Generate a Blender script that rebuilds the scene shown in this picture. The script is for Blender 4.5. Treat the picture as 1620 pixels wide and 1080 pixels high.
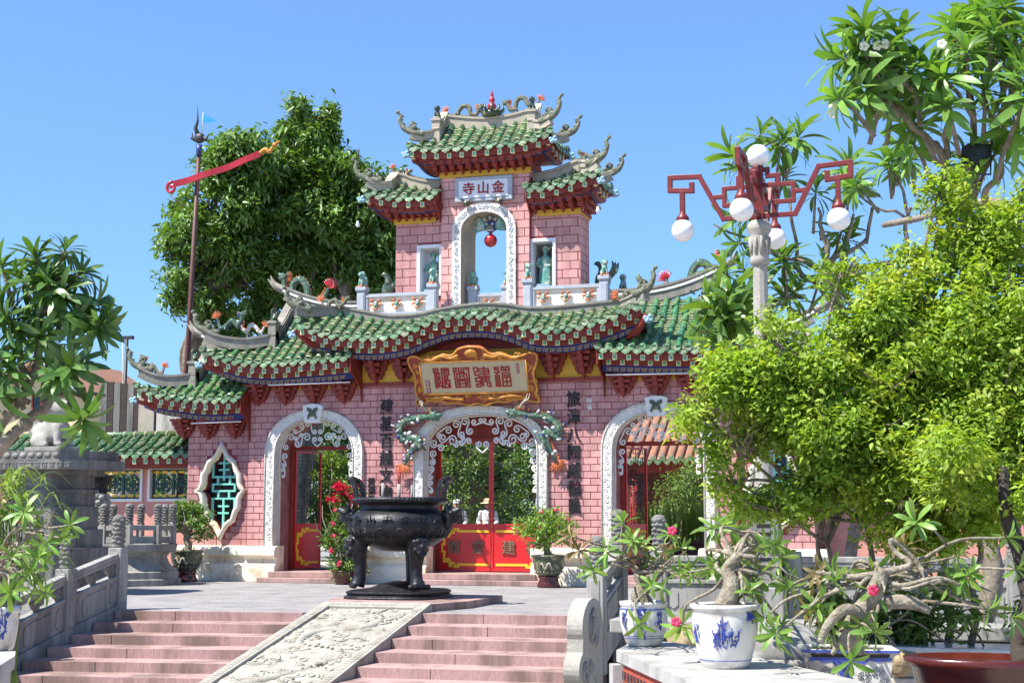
import bpy, math, random
import numpy as np
from mathutils import Vector, Matrix, noise as mnoise

# ------------------------------------------------------------------ scene, camera, light
SC = bpy.context.scene
COL = SC.collection
R = math.radians
for _o in list(bpy.data.objects):
    bpy.data.objects.remove(_o)

CAM_LOC = Vector((10.08, -31.06, 1.52))
YAW, PITCH = R(16.7), math.atan(275 / 2300)
fwd = Vector((-math.sin(YAW) * math.cos(PITCH), math.cos(YAW) * math.cos(PITCH), math.sin(PITCH)))
rgt = Vector((math.cos(YAW), math.sin(YAW), 0))
upv = rgt.cross(fwd)
cam = bpy.data.cameras.new('camera')
cam.sensor_width = 36
cam.lens = 36 * 2300 / 1620
cam.clip_end = 3000
camo = bpy.data.objects.new('camera', cam)
camo.matrix_world = Matrix(((rgt.x, upv.x, -fwd.x, CAM_LOC.x), (rgt.y, upv.y, -fwd.y, CAM_LOC.y),
                            (rgt.z, upv.z, -fwd.z, CAM_LOC.z), (0, 0, 0, 1)))
COL.objects.link(camo)
SC.camera = camo

SUN_AZ, SUN_EL = R(227), R(57)
world = bpy.data.worlds.new('World')
SC.world = world
world.use_nodes = True
_nt = world.node_tree
_bg = _nt.nodes['Background']
_sky = _nt.nodes.new('ShaderNodeTexSky')
_sky.sky_type = 'NISHITA'
_sky.sun_disc = False
_sky.sun_elevation = SUN_EL
_sky.sun_rotation = SUN_AZ
_sky.air_density = 8.0
_sky.dust_density = 0.0
_sky.altitude = 14000
_sky.ozone_density = 10.0
_hs = _nt.nodes.new('ShaderNodeMixRGB')
_hs.blend_type = 'MULTIPLY'
_hs.inputs[0].default_value = 1
_hs.inputs[2].default_value = (1.06, .97, .98, 1)
_nt.links.new(_sky.outputs[0], _hs.inputs[1])
_nt.links.new(_hs.outputs[0], _bg.inputs[0])
_bg.inputs[1].default_value = 0.106
sun = bpy.data.lights.new('sun', 'SUN')
sun.energy = 5.0
sun.angle = R(0.5)
sun.color = (1.0, 0.955, 0.88)
suno = bpy.data.objects.new('sun', sun)
_d = Vector((math.sin(SUN_AZ) * math.cos(SUN_EL), math.cos(SUN_AZ) * math.cos(SUN_EL), math.sin(SUN_EL)))
suno.rotation_euler = _d.to_track_quat('Z', 'Y').to_euler()
suno.location = (-20, -30, 60)
COL.objects.link(suno)
SC.view_settings.view_transform = 'Standard'
SC.view_settings.look = 'None'
SC.view_settings.exposure = 0.98
SC.view_settings.gamma = 1.0
SC.view_settings.use_curve_mapping = False
SC.cycles.max_bounces = 8
SC.cycles.transparent_max_bounces = 24
SC.cycles.use_denoising = True

# ------------------------------------------------------------------ mesh helpers
rnd = random.Random(11)


class MB:
    """collects shapes and links them as one mesh object"""

    def __init__(s):
        s.v, s.f, s.m, s.sm = [], [], [], []

    def add(s, vs, fs, m=0, smooth=False, M=None):
        b = len(s.v)
        if M is not None:
            vs = [M @ Vector(v) for v in vs]
        s.v.extend([tuple(v) for v in vs])
        s.f.extend([tuple(i + b for i in f) for f in fs])
        s.m.extend([m] * len(fs))
        s.sm.extend([smooth] * len(fs))
        return s

    def box(s, x0, x1, y0, y1, z0, z1, m=0, M=None):
        vs = [(x0, y0, z0), (x1, y0, z0), (x1, y1, z0), (x0, y1, z0), (x0, y0, z1), (x1, y0, z1), (x1, y1, z1), (x0, y1, z1)]
        return s.add(vs, [(0, 3, 2, 1), (4, 5, 6, 7), (0, 1, 5, 4), (1, 2, 6, 5), (2, 3, 7, 6), (3, 0, 4, 7)], m, False, M)

    def cb(s, c, d, m=0, M=None):
        return s.box(c[0] - d[0] / 2, c[0] + d[0] / 2, c[1] - d[1] / 2, c[1] + d[1] / 2, c[2] - d[2] / 2, c[2] + d[2] / 2, m, M)

    def prism(s, poly, a, b, axis='y', m=0, M=None, smooth=False):
        """poly in the plane across the axis: y -> (x,z), x -> (y,z), z -> (x,y)"""
        def P(p, h):
            return {'y': (p[0], h, p[1]), 'x': (h, p[0], p[1]), 'z': (p[0], p[1], h)}[axis]
        n = len(poly)
        ar = sum(poly[i][0] * poly[(i + 1) % n][1] - poly[(i + 1) % n][0] * poly[i][1] for i in range(n))
        q = list(poly) if ar > 0 else list(poly)[::-1]
        if (axis == 'y') != (b < a):
            q = q[::-1]
        vs = [P(p, a) for p in q] + [P(p, b) for p in q]
        fs = [tuple(range(n))[::-1], tuple(range(n, 2 * n))]
        s.add(vs, fs, m, False, M)
        return s.add(vs, [(i, (i + 1) % n, n + (i + 1) % n, n + i) for i in range(n)], m, smooth, M)

    def tube(s, pts, r, n=8, m=0, cap=True, M=None, closed=False, smooth=True, flat=1.0, up=None):
        pts = [Vector(p) for p in pts]
        k = len(pts)
        rs = r if isinstance(r, (list, tuple)) else [r] * k
        tang = []
        for i in range(k):
            if closed:
                t = pts[(i + 1) % k] - pts[i - 1]
            else:
                t = pts[min(i + 1, k - 1)] - pts[max(i - 1, 0)]
            if t.length < 1e-9:
                t = Vector((0, 0, 1))
            tang.append(t.normalized())
        a = Vector(up) if up else (Vector((0, 0, 1)) if abs(tang[0].z) < .9 else Vector((1, 0, 0)))
        nrm = (a - tang[0] * a.dot(tang[0])).normalized()
        vs = []
        for i in range(k):
            if up:
                nrm = Vector(up)
            nrm = nrm - tang[i] * nrm.dot(tang[i])
            if nrm.length < 1e-6:
                nrm = tang[i].orthogonal()
            nrm.normalize()
            bn = tang[i].cross(nrm)
            for j in range(n):
                t = 2 * math.pi * (j + .5 * (n == 4)) / n
                vs.append(pts[i] + (nrm * math.cos(t) * flat + bn * math.sin(t)) * rs[i])
        fs = []
        for i in range(k if closed else k - 1):
            a0, b0 = i * n, ((i + 1) % k) * n
            for j in range(n):
                fs.append((a0 + j, a0 + (j + 1) % n, b0 + (j + 1) % n, b0 + j))
        if cap and not closed:
            fs.append(tuple(range(n))[::-1])
            fs.append(tuple(range((k - 1) * n, k * n)))
        return s.add(vs, fs, m, smooth and n > 4, M)

    def lathe(s, prof, n=24, c=(0, 0, 0), m=0, M=None, smooth=True, rf=None, cap=True):
        vs = []
        for (r, z) in prof:
            for j in range(n):
                t = 2 * math.pi * (j + .5) / n
                k = rf(t, z) if rf else 1
                vs.append((c[0] + r * k * math.cos(t), c[1] + r * k * math.sin(t), c[2] + z))
        fs = []
        for i in range(len(prof) - 1):
            for j in range(n):
                fs.append((i * n + j, i * n + (j + 1) % n, (i + 1) * n + (j + 1) % n, (i + 1) * n + j))
        if cap:
            fs.append(tuple(range(n))[::-1])
            fs.append(tuple(range((len(prof) - 1) * n, len(prof) * n)))
        return s.add(vs, fs, m, smooth, M)

    def ell(s, c, r, n=10, k=7, m=0, M=None, rot=None):
        vs = [Vector((0, 0, -1))]
        for i in range(1, k):
            p = -math.pi / 2 + math.pi * i / k
            for j in range(n):
                t = 2 * math.pi * j / n
                vs.append(Vector((math.cos(p) * math.cos(t), math.cos(p) * math.sin(t), math.sin(p))))
        vs.append(Vector((0, 0, 1)))
        rr = (r, r, r) if isinstance(r, (int, float)) else r
        out = []
        for v in vs:
            w = Vector((v.x * rr[0], v.y * rr[1], v.z * rr[2]))
            if rot is not None:
                w = rot @ w
            out.append(w + Vector(c))
        fs = [(0, 1 + (j + 1) % n, 1 + j) for j in range(n)]
        for i in range(k - 2):
            for j in range(n):
                a, b = 1 + i * n, 1 + (i + 1) * n
                fs.append((a + j, a + (j + 1) % n, b + (j + 1) % n, b + j))
        t = len(vs) - 1
        a = 1 + (k - 2) * n
        fs += [(a + j, a + (j + 1) % n, t) for j in range(n)]
        return s.add(out, fs, m, True, M)

    def sweep(s, pts, sec, m=0, M=None, upaxis=(0, 0, 1), smooth=False):
        """section (side, up) swept along pts"""
        pts = [Vector(p) for p in pts]
        k, n = len(pts), len(sec)
        vs = []
        for i in range(k):
            t = (pts[min(i + 1, k - 1)] - pts[max(i - 1, 0)]).normalized()
            sd = t.cross(Vector(upaxis)).normalized()
            u = sd.cross(t)
            for (a, b) in sec:
                vs.append(pts[i] + sd * a + u * b)
        fs = [(i * n + j, i * n + (j + 1) % n, (i + 1) * n + (j + 1) % n, (i + 1) * n + j) for i in range(k - 1) for j in range(n)]
        s.add(vs, fs, m, smooth, M)
        return s.add(vs, [tuple(range(n))[::-1], tuple(range((k - 1) * n, k * n))], m, False, M)

    def mesh(s, name, mats):
        me = bpy.data.meshes.new(name)
        me.from_pydata(s.v, [], s.f)
        for x in (mats if isinstance(mats, (list, tuple)) else [mats]):
            me.materials.append(x)
        me.polygons.foreach_set('material_index', s.m)
        me.polygons.foreach_set('use_smooth', s.sm)
        me.update()
        return me

    def build(s, name, mats, parent=None, bevel=0, **kw):
        return obj(name, s.mesh(name, mats), parent, bevel=bevel, **kw)


def obj(name, me, parent=None, M=None, bevel=0, label=None, cat=None, group=None, kind=None):
    o = bpy.data.objects.new(name, me)
    COL.objects.link(o)
    if M is not None:
        o.matrix_basis = M
    if parent is not None:
        o.parent = parent
    if bevel:
        b = o.modifiers.new('bevel', 'BEVEL')
        b.width = bevel
        b.segments = 2
        b.limit_method = 'ANGLE'
        b.angle_limit = R(40)
    return tag(o, label, cat, group, kind)


def tag(o, label=None, cat=None, group=None, kind=None):
    if label:
        o['label'] = label
    if cat:
        o['category'] = cat
    if group:
        o['group'] = group
    if kind:
        o['kind'] = kind
    return o


def thing(name, loc, label, cat, group=None, rz=0, sc=1):
    o = bpy.data.objects.new(name, None)
    o.empty_display_size = .2
    o.matrix_basis = Matrix.Translation(Vector(loc)) @ Matrix.Rotation(rz, 4, 'Z') @ Matrix.Scale(sc, 4)
    COL.objects.link(o)
    return tag(o, label, cat, group)


def T(x, y, z):
    return Matrix.Translation((x, y, z))


def RX(a):
    return Matrix.Rotation(a, 4, 'X')


def RY(a):
    return Matrix.Rotation(a, 4, 'Y')


def RZ(a):
    return Matrix.Rotation(a, 4, 'Z')


def basis(o, x, y, z):
    M = Matrix.Identity(4)
    for i, c in enumerate((x, y, z, o)):
        for k in range(3):
            M[k][i] = c[k]
    return M


def spline(pts, n=6):
    """Catmull-Rom through the points"""
    P = [Vector(p) for p in pts]
    P = [P[0] * 2 - P[1]] + P + [P[-1] * 2 - P[-2]]
    out = []
    for i in range(1, len(P) - 2):
        for k in range(n):
            t = k / n
            a, b, c, d = P[i - 1], P[i], P[i + 1], P[i + 2]
            out.append(.5 * ((2 * b) + (c - a) * t + (2 * a - 5 * b + 4 * c - d) * t * t + (3 * b - a - 3 * c + d) * t ** 3))
    out.append(P[-2])
    return out


def lerps(vals, m):
    """resample a list of numbers to m values"""
    k = len(vals) - 1
    return [vals[min(int(i * k / (m - 1)), k - 1)] * (1 - (i * k / (m - 1) - min(int(i * k / (m - 1)), k - 1))) +
            vals[min(int(i * k / (m - 1)), k - 1) + 1] * (i * k / (m - 1) - min(int(i * k / (m - 1)), k - 1)) for i in range(m)]


def interp(x, xs, ys):
    return float(np.interp(x, xs, ys))


def smooth_interp(xs, ys):
    """smooth curve through points, sampled"""
    pts = spline([(a, b, 0) for a, b in zip(xs, ys)], 8)
    X, Y = [p.x for p in pts], [p.y for p in pts]
    return lambda x: float(np.interp(x, X, Y))


def spiral(c, r0, r1, a0, a1, n=22):
    """flat spiral as (x,z) points"""
    return [(c[0] + (r0 + (r1 - r0) * i / n) * math.cos(a0 + (a1 - a0) * i / n),
             c[1] + (r0 + (r1 - r0) * i / n) * math.sin(a0 + (a1 - a0) * i / n)) for i in range(n + 1)]


def voxel(mb, name, mat, size, smooth_it=4, parent=None, **kw):
    """melt overlapping shapes into one continuous skin"""
    me0 = mb.mesh(name + '_raw', [])
    o = bpy.data.objects.new(name, me0)
    COL.objects.link(o)
    r = o.modifiers.new('r', 'REMESH')
    r.mode = 'VOXEL'
    r.voxel_size = size
    r.use_smooth_shade = True
    if smooth_it:
        q = o.modifiers.new('s', 'SMOOTH')
        q.factor = .5
        q.iterations = smooth_it
    dg = bpy.context.evaluated_depsgraph_get()
    me = bpy.data.meshes.new_from_object(o.evaluated_get(dg))
    bpy.data.objects.remove(o)
    bpy.data.meshes.remove(me0)
    me.name = name
    me.materials.clear()
    for x in (mat if isinstance(mat, (list, tuple)) else [mat]):
        me.materials.append(x)
    me.polygons.foreach_set('use_smooth', [True] * len(me.polygons))
    return obj(name, me, parent, **kw)


def text(name, body, size, depth, mat, M, parent=None, weight=0.0, **kw):
    cu = bpy.data.curves.new(name, 'FONT')
    cu.body = body
    cu.size = size
    cu.extrude = depth / 2
    cu.offset = weight
    cu.align_x = 'CENTER'
    cu.align_y = 'CENTER'
    o = bpy.data.objects.new(name, cu)
    COL.objects.link(o)
    dg = bpy.context.evaluated_depsgraph_get()
    me = bpy.data.meshes.new_from_object(o.evaluated_get(dg))
    bpy.data.objects.remove(o)
    me.materials.clear()
    me.materials.append(mat)
    return obj(name, me, parent, M=M, **kw)


FACE = basis((0, 0, 0), (1, 0, 0), (0, 0, 1), (0, -1, 0))   # flat text stood up on a wall that looks to -Y

# ------------------------------------------------------------------ materials


def hx(h):
    h = h.lstrip('#')
    return tuple(((int(h[i:i + 2], 16) / 255) / 12.92 if int(h[i:i + 2], 16) < 11 else ((int(h[i:i + 2], 16) / 255 + .055) / 1.055) ** 2.4) for i in (0, 2, 4))


def mk(name, col, rough=.7, var=.15, scale=5, bump=.15, bscale=40, metal=0, rand=0, hue=0, col2=None, c2scale=2, c2amt=.5,
       spec=.4, coat=0, trans=0, sss=0, emit=0, voro=0, streak=False, island=0, world=True):
    m = bpy.data.materials.new(name)
    m.use_nodes = True
    nt = m.node_tree
    N, L = nt.nodes, nt.links
    b = N['Principled BSDF']
    tc = N.new('ShaderNodeTexCoord')
    co = N.new('ShaderNodeNewGeometry').outputs['Position'] if world else tc.outputs['Object']
    if streak:
        mp = N.new('ShaderNodeMapping')
        mp.inputs['Scale'].default_value = (1, 1, .18)
        L.new(co, mp.inputs[0])
        co2 = mp.outputs[0]
    else:
        co2 = co
    n1 = N.new('ShaderNodeTexNoise')
    n1.inputs['Scale'].default_value = scale
    n1.inputs['Detail'].default_value = 6
    n1.inputs['Roughness'].default_value = .65
    L.new(co2, n1.inputs['Vector'])
    rp = N.new('ShaderNodeValToRGB')
    rp.color_ramp.elements[0].position = .3
    rp.color_ramp.elements[1].position = .7
    lo = tuple(c * (1 - var) for c in col) + (1,)
    hi = tuple(min(1, c * (1 + var)) for c in col) + (1,)
    rp.color_ramp.elements[0].color = lo
    rp.color_ramp.elements[1].color = hi
    L.new(n1.outputs[0], rp.inputs[0])
    out = rp.outputs[0]
    if col2 is not None:
        n2 = N.new('ShaderNodeTexNoise')
        n2.inputs['Scale'].default_value = c2scale
        n2.inputs['Detail'].default_value = 7
        n2.inputs['Roughness'].default_value = .7
        L.new(co2, n2.inputs['Vector'])
        r2 = N.new('ShaderNodeValToRGB')
        r2.color_ramp.elements[0].position = .62 - c2amt * .3
        r2.color_ramp.elements[1].position = .78 - c2amt * .3
        L.new(n2.outputs[0], r2.inputs[0])
        mx = N.new('ShaderNodeMix')
        mx.data_type = 'RGBA'
        L.new(r2.outputs[0], mx.inputs[0])
        L.new(out, mx.inputs[6])
        mx.inputs[7].default_value = tuple(col2) + (1,)
        out = mx.outputs[2]
    if island:
        ge = N.new('ShaderNodeNewGeometry')
        hs = N.new('ShaderNodeHueSaturation')
        ma = N.new('ShaderNodeMath')
        ma.operation = 'MULTIPLY_ADD'
        ma.inputs[1].default_value = island * 2
        ma.inputs[2].default_value = 1 - island
        L.new(ge.outputs['Random Per Island'], ma.inputs[0])
        L.new(ma.outputs[0], hs.inputs['Value'])
        L.new(out, hs.inputs['Color'])
        out = hs.outputs[0]
    if rand or hue:
        oi = N.new('ShaderNodeObjectInfo')
        hs = N.new('ShaderNodeHueSaturation')
        ma = N.new('ShaderNodeMath')
        ma.operation = 'MULTIPLY_ADD'
        ma.inputs[1].default_value = rand * 2
        ma.inputs[2].default_value = 1 - rand
        L.new(oi.outputs['Random'], ma.inputs[0])
        L.new(ma.outputs[0], hs.inputs['Value'])
        if hue:
            wn = N.new('ShaderNodeTexWhiteNoise')
            wn.noise_dimensions = '1D'
            L.new(oi.outputs['Random'], wn.inputs['W'])
            mh = N.new('ShaderNodeMath')
            mh.operation = 'MULTIPLY_ADD'
            mh.inputs[1].default_value = hue * 2
            mh.inputs[2].default_value = .5 - hue
            L.new(wn.outputs[0], mh.inputs[0])
            L.new(mh.outputs[0], hs.inputs['Hue'])
        L.new(out, hs.inputs['Color'])
        out = hs.outputs[0]
    L.new(out, b.inputs['Base Color'])
    b.inputs['Roughness'].default_value = rough
    b.inputs['Metallic'].default_value = metal
    b.inputs['Specular IOR Level'].default_value = spec
    b.inputs['Coat Weight'].default_value = coat
    b.inputs['Coat Roughness'].default_value = .15
    if bump:
        if voro:
            nb = N.new('ShaderNodeTexVoronoi')
            nb.feature = 'SMOOTH_F1'
            nb.inputs['Scale'].default_value = voro
            nz = N.new('ShaderNodeTexNoise')
            nz.inputs['Scale'].default_value = voro * .35
            va = N.new('ShaderNodeVectorMath')
            va.operation = 'MULTIPLY_ADD'
            L.new(nz.outputs['Color'], va.inputs[0])
            va.inputs[1].default_value = (.3, .3, .3)
            L.new(co, va.inputs[2])
            L.new(va.outputs[0], nb.inputs['Vector'])
        else:
            nb = N.new('ShaderNodeTexNoise')
            nb.inputs['Scale'].default_value = bscale
            nb.inputs['Detail'].default_value = 4
            L.new(co, nb.inputs['Vector'])
        bp = N.new('ShaderNodeBump')
        bp.inputs['Strength'].default_value = bump
        bp.inputs['Distance'].default_value = .02
        L.new(nb.outputs[0], bp.inputs['Height'])
        L.new(bp.outputs[0], b.inputs['Normal'])
    if emit:
        b.inputs['Emission Color'].default_value = tuple(col) + (1,)
        b.inputs['Emission Strength'].default_value = emit
    if sss:
        b.inputs['Subsurface Weight'].default_value = sss
        b.inputs['Subsurface Radius'].default_value = (.05, .05, .05)
    if trans:      # leaf: light passes through
        tr = N.new('ShaderNodeBsdfTranslucent')
        mt = N.new('ShaderNodeMixRGB')
        mt.blend_type = 'MULTIPLY'
        mt.inputs[0].default_value = 1
        mt.inputs[2].default_value = (1.5, 1.5, .45, 1)
        L.new(out, mt.inputs[1])
        L.new(mt.outputs[0], tr.inputs[0])
        ms = N.new('ShaderNodeMixShader')
        ms.inputs[0].default_value = trans
        L.new(b.outputs[0], ms.inputs[1])
        L.new(tr.outputs[0], ms.inputs[2])
        L.new(ms.outputs[0], N['Material Output'].inputs[0])
    return m


MT = dict(
    brick=mk('pink painted brick', (.6, .315, .285), .84, .16, 2.2, .4, 70, rand=.13, hue=.007, col2=(.43, .21, .195), c2scale=1.5, c2amt=.55, streak=True),
    mortar=mk('dark red joint', (.27, .05, .05), .85, .2, 8, .1),
    reveal=mk('red plaster', (.36, .15, .13), .85, .22, 2.5, .15, col2=(.24, .09, .08), c2scale=1.6, c2amt=.6),
    redpaint=mk('dark red painted wood', (.25, .035, .022), .55, .2, 5, .08),
    redbeam=mk('eave red', (.2, .028, .016), .6, .25, 6, .08),
    doorred=mk('door red gloss', (.56, .016, .018), .3, .08, 3, .02, coat=.3),
    yellow=mk('ochre yellow', (.62, .36, .04), .7, .12, 5, .05),
    gold=mk('gold yellow', (.85, .5, .03), .5, .12, 8, .05),
    goldband=mk('tarnished gold fret', (.48, .32, .1), .6, .2, 10, .05),
    blue=mk('deep blue band', (.018, .025, .14), .6, .2, 6, .05),
    white=mk('white carved plaster', (.72, .68, .6), .75, .1, 4, 1.0, voro=30, col2=(.5, .46, .4), c2scale=5, c2amt=.25),
    whiteflat=mk('white painted iron', (.72, .7, .65), .5, .07, 6, .05),
    plinth=mk('cream stone plinth', (.8, .72, .58), .75, .1, 2, .12, col2=(.55, .39, .22), c2scale=2.2, c2amt=.36),
    cement=mk('weathered grey cement', (.26, .24, .2), .9, .28, 5, .5, 30, col2=(.2, .185, .155), c2scale=3, c2amt=.5),
    cementpale=mk('pale ridge cement', (.38, .335, .26), .9, .18, 5, .35, 30, col2=(.34, .3, .24), c2scale=3, c2amt=.4),
    tile=mk('green glazed roll tile', (.045, .145, .05), .33, .4, 7, .2, 30, rand=.42, hue=.05, coat=.25, col2=(.14, .16, .07), c2scale=3.2, c2amt=.42),
    tilebed=mk('green pan tile', (.065, .145, .06), .5, .5, 12, .25, 30, col2=(.22, .205, .13), c2scale=6, c2amt=.55),
    tileend=mk('pale green tile end', (.1, .19, .085), .45, .4, 12, .5, 26, rand=.35, hue=.035, coat=.15, col2=(.3, .3, .21), c2scale=7, c2amt=.4),
    tilejoint=mk('cream tile joint', (.36, .33, .19), .8, .3, 10, .1),
    rafter=mk('rafter end green', (.1, .36, .25), .5, .15, 9, 0),
    rafteredge=mk('rafter end cream', (.72, .66, .36), .6, .1, 9, 0),
    stonegrey=mk('blue grey stone', (.38, .41, .45), .8, .12, 6, .2, 50),
    granite=mk('grey granite', (.3, .29, .265), .85, .28, 5, .3, 120, col2=(.17, .165, .15), c2scale=2.2, c2amt=.5, streak=True),
    granitepale=mk('pale granite', (.36, .34, .295), .85, .3, 30, .4, 90, col2=(.3, .28, .24), c2scale=2.5, c2amt=.4),
    slab=mk('carved white stone', (.34, .32, .27), .8, .12, 4, .35, 45, col2=(.24, .21, .165), c2scale=3, c2amt=.4),
    step=mk('pink granite step', (.4, .255, .235), .85, .3, 70, .15, 140, col2=(.2, .135, .11), c2scale=1.3, c2amt=.58, streak=True),
    pave=mk('grey paving brick', (.42, .41, .43), .85, .2, 3, .15, 60, rand=.12),
    pavejoint=mk('paving joint', (.3, .29, .29), .9, .2, 6, .1),
    ground=mk('lower court paving', (.4, .37, .34), .9, .25, 3, .2, 30),
    bronze=mk('black bronze', (.022, .023, .026), .42, .4, 9, .3, 35, metal=.55, spec=.5, col2=(.05, .05, .055), c2scale=5, c2amt=.4),
    brown=mk('dark brown wood', (.1, .035, .025), .55, .25, 6, .1),
    lampred=mk('lamp oxblood paint', (.16, .022, .02), .42, .15, 8, .05),
    globe=mk('milk glass', (.85, .85, .83), .12, .02, 3, 0, coat=.6, sss=.3),
    black=mk('black ink', (.012, .012, .014), .55, .2, 10, .1),
    iron=mk('dark iron', (.05, .048, .05), .5, .2, 10, .1, metal=.4),
    jade=mk('jade ceramic', (.1, .3, .24), .3, .5, 20, .3, 30, coat=.5, col2=(.5, .48, .38), c2scale=9, c2amt=.45),
    dragon=mk('mosaic green ceramic', (.06, .16, .1), .35, .5, 25, 1.0, voro=45, coat=.4, col2=(.42, .4, .28), c2scale=16, c2amt=.35),
    dragongrey=mk('grey green mosaic', (.17, .2, .13), .6, .4, 25, 1.0, voro=40, col2=(.42, .38, .28), c2scale=12, c2amt=.45),
    orange=mk('orange ceramic', (.5, .13, .04), .45, .35, 12, .2),
    bluecer=mk('blue ceramic', (.03, .05, .16), .35, .4, 12, .2),
    skyblue=mk('pale blue ceramic', (.27, .44, .53), .4, .2, 12, .3, voro=30),
    whitecer=mk('white ceramic', (.45, .45, .43), .4, .12, 8, .2),
    redcer=mk('red lacquer', (.42, .02, .02), .22, .1, 5, 0, coat=.5),
    turq=mk('turquoise ironwork', (.2, .58, .48), .5, .1, 6, .05),
    terracotta=mk('old clay roof tile', (.33, .15, .09), .9, .35, 9, .3, 20, col2=(.2, .15, .12), c2scale=4, c2amt=.5),
    oldwall=mk('stained old wall', (.42, .39, .33), .9, .25, 3, .2, col2=(.14, .13, .12), c2scale=2.5, c2amt=.6, streak=True),
    cream=mk('cream wall', (.62, .5, .28), .85, .12, 3, .1),
    lwall=mk('faded pink wall', (.55, .25, .2), .85, .15, 2.5, .1, col2=(.42, .2, .16), c2scale=2, c2amt=.4),
    greenwood=mk('dark green lattice', (.018, .075, .06), .5, .2, 8, .05),
    bark=mk('grey brown bark', (.24, .2, .155), .9, .35, 12, .6, 25, col2=(.13, .1, .075), c2scale=5, c2amt=.5),
    barkdark=mk('dark bark', (.05, .038, .03), .9, .35, 14, .5, 30),  # planter trunk has shade darkened into this colour; planks use it too
    barkpale=mk('pale adenium bark', (.28, .245, .18), .82, .35, 16, 1.0, 40, col2=(.15, .12, .075), c2scale=9, c2amt=.5),
    leaf_ficus=mk('dark glossy leaf', (.12, .22, .04), .42, .3, 1.2, 0, spec=.5, trans=.28, island=.45),
    leaf_lime=mk('yellow green leaf', (.24, .36, .045), .5, .25, 2.2, 0, trans=.4, col2=(.39, .43, .06), c2scale=2.6, c2amt=.45, island=.35),
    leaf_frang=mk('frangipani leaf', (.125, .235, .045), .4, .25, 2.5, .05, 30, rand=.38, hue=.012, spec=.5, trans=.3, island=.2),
    leaf_frang2=mk('darker frangipani leaf', (.075, .155, .03), .4, .25, 2.5, .05, 30, rand=.35, spec=.5, trans=.25, island=.2),  # darker green for the tree at the left edge
    granitedark=mk('dark granite', (.2, .19, .17), .88, .3, 4, .35, 90, col2=(.1, .095, .085), c2scale=1.6, c2amt=.5, streak=True),  # darker granite with random darker streaks
    leaf_aden=mk('adenium leaf', (.16, .27, .05), .42, .3, 4, .05, 30, rand=.3, hue=.02, trans=.25, island=.2),
    leaf_dry=mk('reddish old leaf', (.2, .15, .06), .6, .3, 4, .05, rand=.3, trans=.25),
    leaf_mid=mk('garden leaf', (.12, .2, .04), .5, .25, 3, 0, trans=.3, island=.45),
    leaf_bamboo=mk('bamboo grass leaf', (.16, .24, .045), .5, .25, 3, 0, trans=.35, island=.4),
    pinkflower=mk('pink flower', (.75, .06, .16), .6, .25, 6, 0, trans=.25),
    redflower=mk('crimson flower', (.55, .01, .06), .6, .25, 6, 0, trans=.2),
    whiteflower=mk('white flower', (.8, .78, .66), .6, .1, 6, 0, trans=.2),
    soil=mk('potting soil', (.09, .07, .05), .95, .3, 12, .5, 40),
    potgreen=mk('dark green glazed jar', (.035, .06, .035), .28, .35, 10, .15, 20, coat=.5, col2=(.3, .26, .13), c2scale=7, c2amt=.4),
    potred=mk('red brown glaze', (.075, .013, .01), .25, .3, 6, .05, coat=.5),
    porcelain=mk('white porcelain', (.66, .63, .57), .3, .1, 3, .03, coat=.4, col2=(.4, .34, .26), c2scale=3.5, c2amt=.38),
    cobalt=mk('cobalt blue glaze', (.045, .075, .36), .3, .35, 16, .03, coat=.4),
    marbletop=mk('white marble top', (.4, .39, .37), .6, .2, 2.5, .1, col2=(.26, .24, .21), c2scale=2.4, c2amt=.45),
    redbrick=mk('red ceramic breeze block', (.36, .075, .045), .7, .25, 10, .1),
    rubble=mk('honey rubble stone', (.36, .27, .15), .9, .35, 8, .5, 30),
    skin=mk('skin', (.45, .25, .17), .55, .08, 6, 0),
    cloth_white=mk('white shirt', (.72, .72, .72), .85, .06, 6, .1),
    cloth_dark=mk('dark vest cloth', (.05, .045, .05), .9, .2, 8, .1),
    straw=mk('straw hat', (.66, .5, .28), .85, .15, 30, .3, 60),
    hair=mk('black hair', (.012, .01, .009), .5, .2, 20, .1),
    signcream=mk('sign cream field', (.5, .4, .235), .7, .05, 3, .02),
    signorange=mk('sign carved orange', (.52, .22, .035), .5, .25, 9, .3, 22),
    signred=mk('sign red ground', (.27, .045, .025), .6, .2, 9, .2),
    signwhite=mk('white marble plaque', (.7, .7, .72), .5, .06, 3, .03),
    letterred=mk('red letter', (.3, .012, .014), .5, .1, 6, 0),
    letterbrown=mk('bronze letter', (.2, .13, .075), .5, .25, 12, .2),
    copper=mk('weathered copper letter', (.12, .08, .05), .6, .2, 9, .1),
    tubewhite=mk('white lamp tube', (.75, .75, .77), .4, .03, 3, 0),
    glassdark=mk('dark window', (.02, .025, .03), .15, .1, 3, 0),
    flagblue=mk('blue flag', (.03, .3, .7), .7, .1, 3, 0, trans=.2),
    incense=mk('incense', (.4, .02, .03), .8, .1, 4, 0),
)

# ------------------------------------------------------------------ ground, terrace, stairs, ramp
GZ = -1.42


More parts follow.
